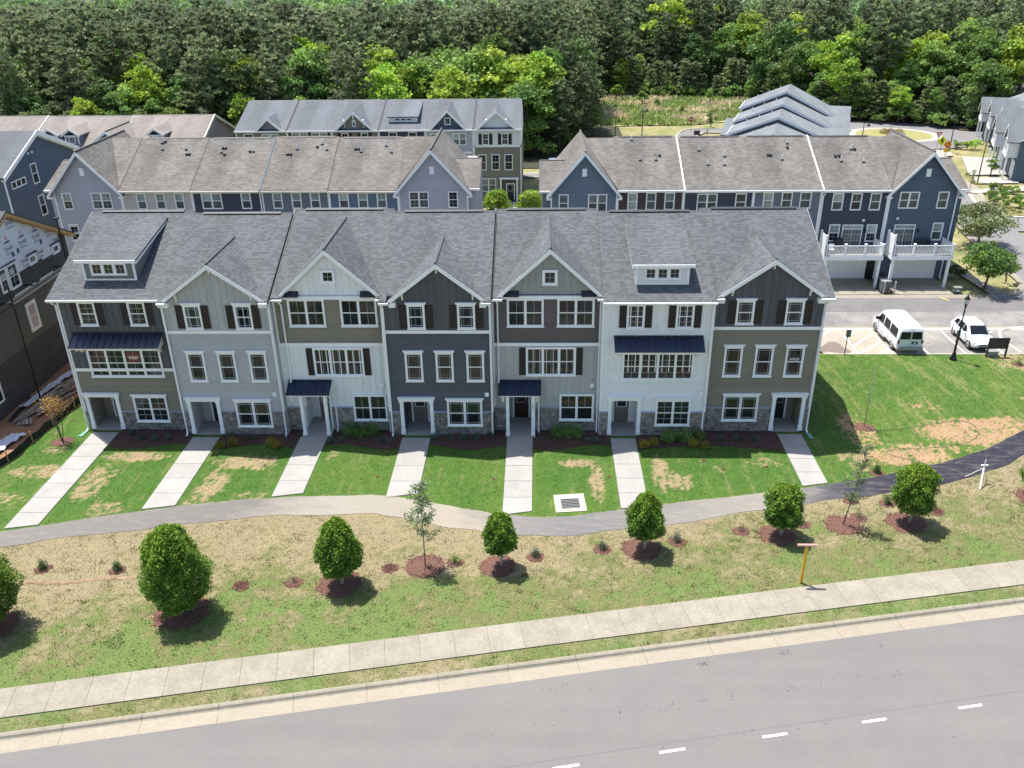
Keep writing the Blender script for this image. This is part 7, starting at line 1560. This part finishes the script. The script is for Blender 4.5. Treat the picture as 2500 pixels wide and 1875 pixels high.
# white passenger van, back towards the camera
def both(pts): return [pts, [(x, -y, z) for x, y, z in pts][::-1]]
vst = [(-2.66, .50, 1.05, 1.12, .92, .93, .88), (-2.62, .36, 1.12, 1.88, .97, .98, .84), (-2.50, .34, 1.14, 2.04, .98, 1.0, .86), (-1.5, .34, 1.14, 2.10, .98, 1.0, .87), (.9, .34, 1.14, 2.10, .98, 1.0, .87), (1.25, .34, 1.14, 2.05, .98, 1.0, .85), (1.95, .34, 1.13, 1.20+.06, .98, .99, .80), (2.30, .34, 1.00, 1.14, .97, .97, .78), (2.68, .38, .90, 1.02, .92, .93, .72), (2.78, .46, .74, .80, .84, .86, .70)]
g = []
for s in (-1, 1):
    f = lambda x, z, w=.0: (x, s*(1.012-.128*max(0, (z-1.14))/.86+w), z)
    for a, b in ((-2.30, -.95), (-.80, .28)): g.append(('side_window', [f(a, 1.22), f(b, 1.22), f(b, 1.88), f(a+.08, 1.88)]))
    g.append(('side_window', [f(.48, 1.22), f(1.62, 1.20), f(1.15, 1.86), f(.48, 1.88)]))
for s in (-1, 1): g.append(('rear_window', [(-2.672, s*.06, 1.20), (-2.672, s*.82, 1.20), (-2.640, s*.76, 1.80), (-2.640, s*.06, 1.80)]))
g.append(('windscreen', [(1.96, -.76, 1.30), (1.96, .76, 1.30), (1.30, .74, 2.0), (1.30, -.74, 2.0)]))
VAN = car('van', 'white passenger van parked with its back to the lawn', 'van', (58.02, 14.60, -.01), R(90), vst, CARW, (-1.72, 1.85), .37, .96, g, None)
MB().box(-2.82, -2.62, -.98, .98, .36, .60).build('bumper', GREYM, VAN)
for s in (-1, 1):
    MB().box(-2.68, -2.60, s*.82, s*.96, .86, 1.14).build('tail_light', REDL, VAN); MB().box(1.35, 1.50, s*1.0, s*1.22, 1.22, 1.45).build('mirror', DARKP, VAN); MB().box(2.70, 2.80, s*.55, s*.80, .72, .90).build('headlight', LAMPG, VAN)
MB().box(-2.672, -2.655, -.008, .008, .62, 1.9).box(-2.68, -2.66, -.30, .30+.0, 1.90+.10, 2.02-.0).build('door_seam', DARKP, VAN)
MB().box(-2.70, -2.66, -.55, -.10, .80, 1.02).build('number_plate', DARKP, VAN); MB().box(-2.705, -2.70, -.42, -.22, .86, .96).build('plate_face', LET, VAN)
MB().box(-.3, 1.2, .98, 1.12, .36, .42).build('side_step', GREYM, VAN)
for s in (-1, 1): MB().box(.38, .392, s*.995, s*1.004, .45, 1.9).box(-.86, -.85, s*.995, s*1.003, .45, 1.2).build('door_seam', DARKP, VAN)
# white crossover, nose towards the lawn
sst = [(-2.12, .52, .80, .86, .80, .82, .70), (-2.04, .32, .96, 1.14, .86, .88, .66), (-1.82, .28, 1.02, 1.42, .88, .90, .64), (-1.35, .27, 1.0, 1.58, .89, .91, .64), (-.3, .27, .98, 1.62, .89, .91, .66), (.25, .27, .97, 1.55, .89, .91, .65), (.98, .27, .95, 1.03, .89, .90, .66), (1.5, .28, .90, .98, .88, .88, .62), (1.95, .32, .76, .86, .80, .82, .55), (2.14, .42, .62, .68, .66, .70, .5)]
g = []
for s in (-1, 1):
    f = lambda x, z: (x, s*(.905-.30*max(0, (z-1.0))/.55*.82), z)
    g.append(('side_window', [f(-1.62, 1.12), f(-1.02, 1.06), f(-1.0, 1.46), f(-1.45, 1.42)])); g.append(('side_window', [f(-.92, 1.06), f(-.12, 1.04), f(-.12, 1.50), f(-.90, 1.48)])); g.append(('side_window', [f(-.02, 1.04), f(.72, 1.02), f(.22, 1.46), f(-.02, 1.50)]))
g.append(('windscreen', [(1.02, -.68, 1.06), (1.02, .68, 1.06), (.33, .58, 1.53), (.33, -.58, 1.53)])); g.append(('rear_window', [(-2.06, -.6, 1.10), (-2.06, .6, 1.10), (-1.86, .55, 1.40), (-1.86, -.55, 1.40)]))
SUV = car('crossover_car', 'white crossover car parked facing the lawn behind the lamp post', 'car', (63.80, 14.25, -.01), R(-91), sst, CARW, (-1.33, 1.32), .345, .87, g, None)
for s in (-1, 1):
    MB().add([(1.98, s*.62, .74), (1.80, s*.82, .78), (1.55, s*.86, .86), (1.80, s*.66, .86)], [(0, 1, 2, 3)]).box(1.9, 2.02, s*.58, s*.78, .68, .78).build('headlight', LAMPG, SUV); MB().box(.62, .80, s*.90, s*1.08, .98, 1.12).build('mirror', CARW, SUV); MB().box(2.0, 2.08, s*.55, s*.70, .38, .50).build('fog_lamp', DARKP, SUV); MB().box(-2.08, -1.98, s*.55, s*.84, .86, 1.0).build('tail_light', REDL, SUV)
MB().box(2.08, 2.17, -.42, .42, .36, .50).box(2.10, 2.18, -.36, .36, .60, .66).build('grille', DARKP, SUV)

# ---------------------------------------------------------------- lamps and signs
def lantern_post(x, y):
    T = thing('lamp_post', 'black lantern lamp post with fluted base beside the parking bays', 'lamp post', (x, y, 0))
    MB().lathe((x, y, 0), [(.26, 0), (.27, .10), (.20, .16), (.20, .26), (.13, .36), (.15, .46), (.085, .60), (.065, .75)], 16).build('base', BLACKM, T, smooth=True)
    MB().lathe((x, y, 0), [(.07, .7), (.05, 4.15), (.09, 4.2), (.055, 4.28), (.12, 4.40), (.14, 4.46)], 12).build('pole', BLACKM, T)
    MB().lathe((x, y, 0), [(.11, 4.46), (.17, 4.84)], 6).build('lamp_glass', LAMPG, T)
    MB().lathe((x, y, 0), [(.21, 4.84), (.22, 4.88), (.10, 5.04), (.05, 5.10), (.02, 5.22)], 6).build('lamp_roof', BLACKM, T)
    b = MB()
    for k in range(6): a = k*math.pi/3; b.tube([(x+.115*math.cos(a), y+.115*math.sin(a), 4.46), (x+.18*math.cos(a), y+.18*math.sin(a), 4.85)], .010, 4)
    b.build('lamp_cage', BLACKM, T)
lantern_post(60.98, 10.90)
def gooseneck(x, y, h, d, label):
    T = thing('street_lamp', label, 'street lamp', (x, y, 0)); MB().tube([(x, y, 0), (x, y, h)], [.09, .05], 8).tube([(x, y, h-.1), (x+d*.15, y, h+.18), (x+d*.45, y, h+.18), (x+d*.62, y, h-.02)], .03, 6).build('pole', BLACKM, T); MB().lathe((x+d*.62, y, h-.55), [(.30, 0), (.24, .18), (.08, .34), (.05, .52)], 12).build('lamp_shade', BLACKM, T); MB().lathe((x+d*.62, y, h-.63), [(.10, 0), (.2, .09)], 10).build('bulb_glass', LAMPG, T)
gooseneck(47.0, 98.2, 4.75, 1, 'taller black bell lamp standing before the dry meadow'); gooseneck(42.5, 97.8, 3.2, .9, 'shorter black bell lamp left of the taller one before the meadow')
gooseneck(92.2, 85.7, 5.4, -.9, 'black street lamp beside the orange roundabout sign'); gooseneck(87.7, 66.2, 5.1, 1, 'black street lamp between the bright driveways'); gooseneck(83.3, 98.1, 2.2, 1.2, 'black street lamp at the left of the roundabout')
YEL = mat('lime_yellow_sign', (.62, .78, .02), .5); ORG_ = mat('orange_sign', (.85, .30, .02), .5); AMB = mat('amber_sign', (.80, .48, .03), .5); RSG = mat('stop_red', (.50, .03, .05), .5)
def sign_post(name, label, x, y, h): T = thing(name, label, 'sign', (x, y, 0)); MB().box(x-.03, x+.03, y-.01, y+.05, 0, h).build('post', GREYM, T); return T
def plate(T, name, cx, cz, y, pts, m, t=.02): return MB(Frame((0, y, 0), 0)).ext([(cx+a, cz+b) for a, b in pts], .0, t).build(name, m, T)
T = sign_post('stop_sign', 'red octagonal stop sign at the street corner by the meadow', 55.86, 103.2, 2.4); plate(T, 'sign_plate', 55.83, 2.05, 103.18, [(.44*math.cos(math.pi/8+k*math.pi/4), .44*math.sin(math.pi/8+k*math.pi/4)) for k in range(8)], RSG); text_mesh('lettering', 'STOP', .30, LET, (55.83, 103.15, 1.95), (1, 0, 0), (0, -1, 0), T, align='CENTER', bold=.01)
T = sign_post('yield_sign', 'triangular red and white yield sign by the roundabout', 91.4, 88.2, 2.2); plate(T, 'sign_plate', 91.35, 2.0, 88.18, [(-.52, .42), (0, -.48), (.52, .42)], RSG); plate(T, 'sign_face', 91.35, 2.06, 88.155, [(-.28, .22), (0, -.26), (.28, .22)], mat('pink_white', (.75, .62, .62), .5), .01)
dia = lambda s: [(0, s), (-s, 0), (0, -s), (s, 0)]
T = sign_post('crossing_sign', 'lime yellow diamond pedestrian sign, left of the orange sign', 90.15, 84.1, 1.9); plate(T, 'sign_plate', 90.12, 1.9, 84.08, dia(.72), YEL)
plate(T, 'walking_figure', 90.12, 1.9, 84.055, [(.06, .42), (-.06, .42), (-.09, .28), (-.20, .05), (-.08, .02), (-.16, -.38), (-.05, -.38), (.03, -.08), (.14, -.34), (.24, -.30), (.11, .0), (.20, .10), (.09, .26)], BLACKM, .01)
T = sign_post('roundabout_sign', 'orange diamond roundabout sign with a second plate below it', 90.35, 82.7, 1.7); plate(T, 'sign_plate', 90.42, 1.62, 82.68, dia(.66), ORG_); plate(T, 'lower_plate', 90.38, .75, 82.68, [(-.38, .28), (-.38, -.25), (.38, -.25), (.38, .28)], AMB)
rg = MB(Frame((0, 82.655, 0), 0))
for k in range(3):
    a0 = k*2.094; arc = [a0+j*.25 for j in range(7)]; rg.ext([(90.42+.36*math.cos(a), 1.62+.36*math.sin(a)) for a in arc]+[(90.42+.24*math.cos(a), 1.62+.24*math.sin(a)) for a in arc[::-1]], 0, .01)
rg.build('arrow_ring', BLACKM, T)
T = sign_post('island_sign', 'small white and blue sign on the roundabout island', 88.4, 94.2, .6); plate(T, 'sign_plate', 88.35, .85, 94.18, [(-.35, .42), (-.35, -.25), (.35, -.25), (.35, .42)], LET); plate(T, 'blue_band', 88.35, .68, 94.155, [(-.3, .06), (-.3, -.06), (.3, -.06), (.3, .06)], WRAPB, .01)
T = thing('parking_sign', 'small grey green sign on a dark post at the hatched bay, seen from behind', 'sign', (53.19, 11.85, 0)); MB().box(53.16, 53.21, 11.82, 11.88, 0, 2.05).build('post', BLACKM, T); MB().box(53.02, 53.40, 11.80, 11.815, 1.45, 2.05).build('sign_plate', GREENP, T)
T = thing('parking_sign', 'small dark sign post standing close behind the lantern lamp post', 'sign', (61.30, 11.65, 0)); MB().box(61.27, 61.32, 11.62, 11.68, 0, 2.0).build('post', BLACKM, T); MB().box(61.16, 61.46, 11.60, 11.615, 1.5, 2.08).build('sign_plate', GREENP, T)
T = thing('notice_board', 'dark brown board on two posts over the parking bays', 'notice board', (64.3, 11.4, 0)); 
BB_ = mat('dark_board', (.040, .034, .036), .7, noise=(5, .1)); MB().box(63.60, 65.02, 11.36, 11.42, .66, 1.55).build('board', BB_, T)
for x in (63.58, 64.98): MB().box(x, x+.10, 11.30, 11.42, 0, 1.57).build('post', BB_, T)
T = thing('concrete_block', 'low grey block standing under the dark notice board', 'block', (64.2, 11.55, 0)); MB().extx([(11.45, 0), (11.45, .28), (11.40, .30), (11.40, .38), (11.85, .38), (11.85, .30), (11.80, .28), (11.80, 0)], 63.80, 64.55).build('body', GREYM, T); MB().box(63.74, 64.61, 11.38, 11.88, .38, .42).build('lid', mat('grey_lid', (.22, .21, .20), .8), T)
# bins, bollards, boxes by the driveways
for i, (x, lab) in enumerate(((60.74, 'left of the two grey bollards between the driveways'), (61.68, 'right of the two grey bollards between the driveways'))):
    T = thing('bollard', lab, 'bollard', (x, 24.88, 0)); MB().lathe((x, 24.88, 0), [(.07, 0), (.07, 1.10), (.05, 1.17), (.01, 1.19)], 12).build('post', HANDLE if 0 else mat('pale_bollard', (.42, .44, .46), .6), T)
T = thing('air_conditioner', 'grey air conditioner unit between the two driveways', 'air conditioner', (61.05, 25.6, 0)); MB().box(60.66, 61.42, 25.25, 25.95, 0, .95).build('body', GREYM, T); gl = MB()
MB().box(60.62, 61.46, 25.21, 25.99, .95, 1.05).build('lid', mat('grey_lid', (.22, .21, .20), .8), T)
for k in range(9): MB().box(60.70+k*.08, 60.73+k*.08, 25.23, 25.25, .08, .9).build('grille_slat', DARKP, T)
T = thing('wheelie_bin', 'dark wheeled bin between the two garages', 'bin', (61.2, 27.3, 0)); MB().box(60.92, 61.55, 27.0, 27.6, .06, .95).build('body', DARKP, T); MB().extx([(26.92, .95), (26.92, 1.02), (27.3, 1.12), (27.65, 1.05), (27.65, .95)], 60.88, 61.6).build('lid', DARKP, T)
T = thing('wheelie_bin', 'blue recycling bin in front of the dark bin between the garages', 'bin', (61.0, 26.5, 0)); BLB = mat('blue_bin', (.03, .05, .12), .5); MB().box(60.78, 61.3, 26.3, 26.8, .06, .85).build('body', BLB, T); MB().extx([(26.22, .85), (26.22, .92), (26.5, 1.0), (26.85, .94), (26.85, .85)], 60.74, 61.34).build('lid', BLB, T)
T = thing('utility_box', 'small green grey utility box on the grass near the alley', 'utility box', (67.45, 25.3, 0)); MB().box(67.12, 67.74, 25.12, 25.6, 0, .42).build('body', GREENP, T); MB().extx([(25.06, .42), (25.06, .46), (25.35, .52), (25.66, .46), (25.66, .42)], 67.07, 67.79).build('lid', GREENP, T); MB().box(67.28, 67.58, 25.10, 25.12, .08, .26).build('label_plate', LET, T)
T = thing('utility_box', 'dark utility box on the grass near the stop sign', 'utility box', (56.4, 100.5, 0)); MB().box(56.05, 56.95, 100.2, 100.9, 0, .62).build('body', DARKP, T); MB().box(56.0, 57.0, 100.15, 100.95, .62, .68).build('lid', DARKP, T)
T = thing('chair', 'white garden chair on the left balcony', 'chair', (56.3, 27.2, 3.0)); MB().box(56.1, 56.55, 27.0, 27.4, 3.40, 3.45).build('seat', WHITE, T); MB().box(56.1, 56.55, 27.36, 27.40, 3.45, 3.9).build('backrest', WHITE, T)
for a in (56.12, 56.50):
    for b in (27.02, 27.36): MB().box(a, a+.04, b, b+.04, 3.0, 3.4).build('leg', WHITE, T)
T = thing('grill', 'covered black grill on the left balcony by the window', 'grill', (57.2, 28.4, 3.0)); MB().extx([(28.1, 3.0), (28.1, 3.8), (28.25, 4.1), (28.6, 4.1), (28.75, 3.8), (28.75, 3.0)], 56.9, 57.6).build('cover', DARKP, T)
for i, x in enumerate((64.6, 65.4)): T = thing('chair', 'dark chair on the right balcony, the %s of two' % ('left', 'right')[i], 'chair', (x, 28.3, 3.0)); MB().box(x-.25, x+.25, 28.05, 28.5, 3.4, 3.46).build('seat', DARKP, T); MB().box(x-.25, x+.25, 28.48, 28.54, 3.46, 4.0).build('backrest', DARKP, T); [MB().box(x+a, x+a+.05, 28.07+b, 28.12+b, 3.0, 3.4).build('leg', DARKP, T) for a in (-.24, .19) for b in (0, .36)]
# yellow survey post on the verge
YP = mat('yellow_post_paint', (.62, .36, .03), .6, noise=(3, .12)); T = thing('marker_post', 'yellow wooden T shaped post at the edge of the pavement', 'post', (42.58, -15.02, 0)); MB().box(42.52, 42.64, -15.07, -14.97, 0, 2.24).build('post', YP, T); MB().box(42.12, 43.04, -15.09, -14.95, 2.24, 2.31).build('crossbar', mat('faded_red_board', (.42, .22, .17), .7), T)
# sprinkler on a tripod with the hose
T = thing('sprinkler', 'white impact sprinkler on a tripod on the dark path', 'sprinkler', (55.25, -6.0, 0)); MB().tube([(54.98, -6.75, .02), (55.35, -5.95, 1.05)], .045, 8).build('leg', WHITE, T); MB().tube([(55.95, -5.5, .02), (55.36, -5.95, .98)], .02, 6).build('leg', WHITE, T); MB().tube([(54.75, -5.4, .02), (55.36, -5.95, .98)], .02, 6).build('leg', WHITE, T); MB().lathe((55.36, -5.95, .98), [(.05, 0), (.05, .12), (.03, .16), (.03, .5), (.01, .6)], 8).box(55.16, 55.56, -5.98, -5.92, 1.12, 1.17).build('head', WHITE, T)
def hose(pts, m, label, r_=.013, z=.03): 
    P = smooth_poly(pts, 6); T = MB().tube([(a, b, z) for a, b in P], r_, 5).build('garden_hose', m, smooth=True); tag(T, label, 'hose'); return T
HM = mat('dark_hose', (.08, .085, .075), .6); hose([(50.9, .0), (53, .2), (55.5, .9), (57.4, 1.35), (58.0, .6), (57.7, -.5), (56.3, -1.6), (53.5, -2.2), (51.9, -2.3), (51.2, -2.6), (51.5, -3.1), (52.5, -3.65), (53.7, -4.4), (55.4, -5.5), (56.1, -6.1), (55.6, -6.6)], HM, 'thin dark hose looping over the bare lawn to the sprinkler')
hose([(44.95, -.55), (45.1, -.95), (45.6, -1.1), (46.3, -.85), (46.75, -.55)], HM, 'dark hose crossing the rightmost walkway at the entry'); hose([(.35, -3.6), (1.0, -3.0), (1.7, -2.75), (2.3, -3.1), (2.7, -3.0)], HM, 'dark hose lying across the leftmost walkway')
RF = mat('red_flag', (.75, .12, .10), .6); PF = mat('pink_flag', (.85, .15, .30), .6)
for x, y, m_, lab in ((13.15, -4.95, RF, 'small orange red marker flag in the lawn left of the third walkway'), (20.15, -6.15, RF, 'small red marker flag in the lawn left of the fourth walkway'), (27.03, -6.35, PF, 'small pink marker flag in the lawn left of the fifth walkway'), (33.75, -6.1, RF, 'small red marker flag left of the sixth walkway'), (40.6, -5.2, RF, 'small red marker flag in the lawn left of the last walkway'), (43.2, -4.9, RF, 'small red marker flag nearest the rightmost walkway'), (39.6, -4.2, PF, 'small pale marker flag in the lawn before the white house')):
    T = thing('marker_flag', lab, 'flag', (x, y, 0)); MB().tube([(x, y, 0), (x, y, .42)], .006, 4).build('wire', GREYM, T); MB().add([(x, y, .42), (x+.15, y-.05, .40), (x+.14, y-.06, .27), (x, y, .30)], [(0, 1, 2, 3)]).build('flag_cloth', m_, T)
# silt fence, planks, sheeting on the building site
FCL = mat('silt_fence_cloth', (.014, .015, .016), .8, noise=(3, .3)); T = thing('silt_fence', 'low black fabric silt fence on wooden stakes at the left', 'fence', (-3.1, -4, 0)); fp = [(-6.2, -13.5), (-4.9, -9.5), (-3.13, -4.2), (-2.88, -1.8), (-2.65, .4), (-2.4, 2.9), (-2.25, 6)]
P = smooth_poly(fp, 8); V = []
for i, (a, b) in enumerate(P): h_ = .55+.05*math.sin(i*1.1); V += [(a, b, 0), (a+.05*math.sin(i*.8), b, h_)]
MB().add(V, [(2*i, 2*i+2, 2*i+3, 2*i+1) for i in range(len(P)-1)]).build('fabric', FCL, T)
for a, b in fp[:-1]: MB().box(a+.02, a+.07, b-.025, b+.025, 0, .86).build('stake', WOOD, T)
rr = random.Random(8)
T = thing('plank_pile', 'pile of weathered planks on the red soil beside the silt fence', 'planks', (-4.6, 3.8, 0))
for k in range(34):
    cx, cy, z = rr.uniform(-5.3, -3.9), rr.uniform(1.2, 6.6), .02+.045*rr.random()*6; L, w_ = rr.uniform(.9, 2.6)/2, rr.uniform(.07, .14); a = R(80+rr.uniform(-14, 10)); c, s = math.cos(a), math.sin(a); cx += (cy-3.8)*.12
    q = [(cx+c*u-s*v, cy+s*u+c*v) for u, v in ((-L, -w_), (L, -w_), (L, w_), (-L, w_))]; MB().extz(q, z, z+.035).build('plank', WOODW, T)
for k in range(7):
    cx, cy, z = -5.2+k*.16, .75+rr.uniform(-.1, .1), .03+.03*k; L = rr.uniform(.3, .45); a = R(115+rr.uniform(-8, 8)); c, s = math.cos(a), math.sin(a)
    MB().extz([(cx+c*u-s*v, cy+s*u+c*v) for u, v in ((-L, -.07), (L, -.07), (L, .07), (-L, .07))], z, z+.035).build('plank', WOODW, T)
SHT = mat('pale_sheeting', (.50, .53, .60), .5, noise=(2, .15))
def sheet(label, pts, z0, n=18, w_=.35):
    P = smooth_poly(pts, 6); V = []; Fs = []; K = 6
    for i, (a, b) in enumerate(P):
        for k in range(K): V.append((a+(k-K/2)*w_/K*2+rr.uniform(-.04, .04), b+rr.uniform(-.04, .04), z0+rr.uniform(.0, .16)))
    for i in range(len(P)-1):
        for k in range(K-1): Fs.append((i*K+k, i*K+k+1, (i+1)*K+k+1, (i+1)*K+k))
    o = MB().add(V, Fs).build('plastic_sheeting', SHT, smooth=True); tag(o, label, 'sheeting'); return o
sheet('long pale plastic sheeting along the plank pile', [(-5.75, 2.6), (-5.55, 4.5), (-5.3, 6.6), (-5.1, 8.3)], .22); sheet('crumpled pale plastic sheeting at the left edge by the silt fence', [(-4.7, -4.4), (-4.55, -3.2), (-4.35, -2.0), (-4.1, -.9)], .12, w_=.55)
T = thing('debris', 'dark strip of roofing felt lying on the red soil', 'debris', (-6.3, 2.6, 0)); MB().extz([(-6.05, .9), (-5.75, 1.0), (-6.15, 4.6), (-6.5, 4.5)], .02, .06).build('felt', FCL, T)
SPB = mat('green_splash_block', (.12, .30, .22), .7)
for i, (x, lab) in enumerate(((-.02, 'green splash block under the leftmost downspout'), (46.98, 'green splash block under the rightmost downspout'))): T = thing('splash_block', lab, 'splash block', (x, -.7, 0)); MB().extz([(x-.10, -.35), (x+.10, -.35), (x+.22 if i else x+.05, -1.05), (x-.05 if i else x-.25, -1.05)], .02, .06).build('base', SPB, T)
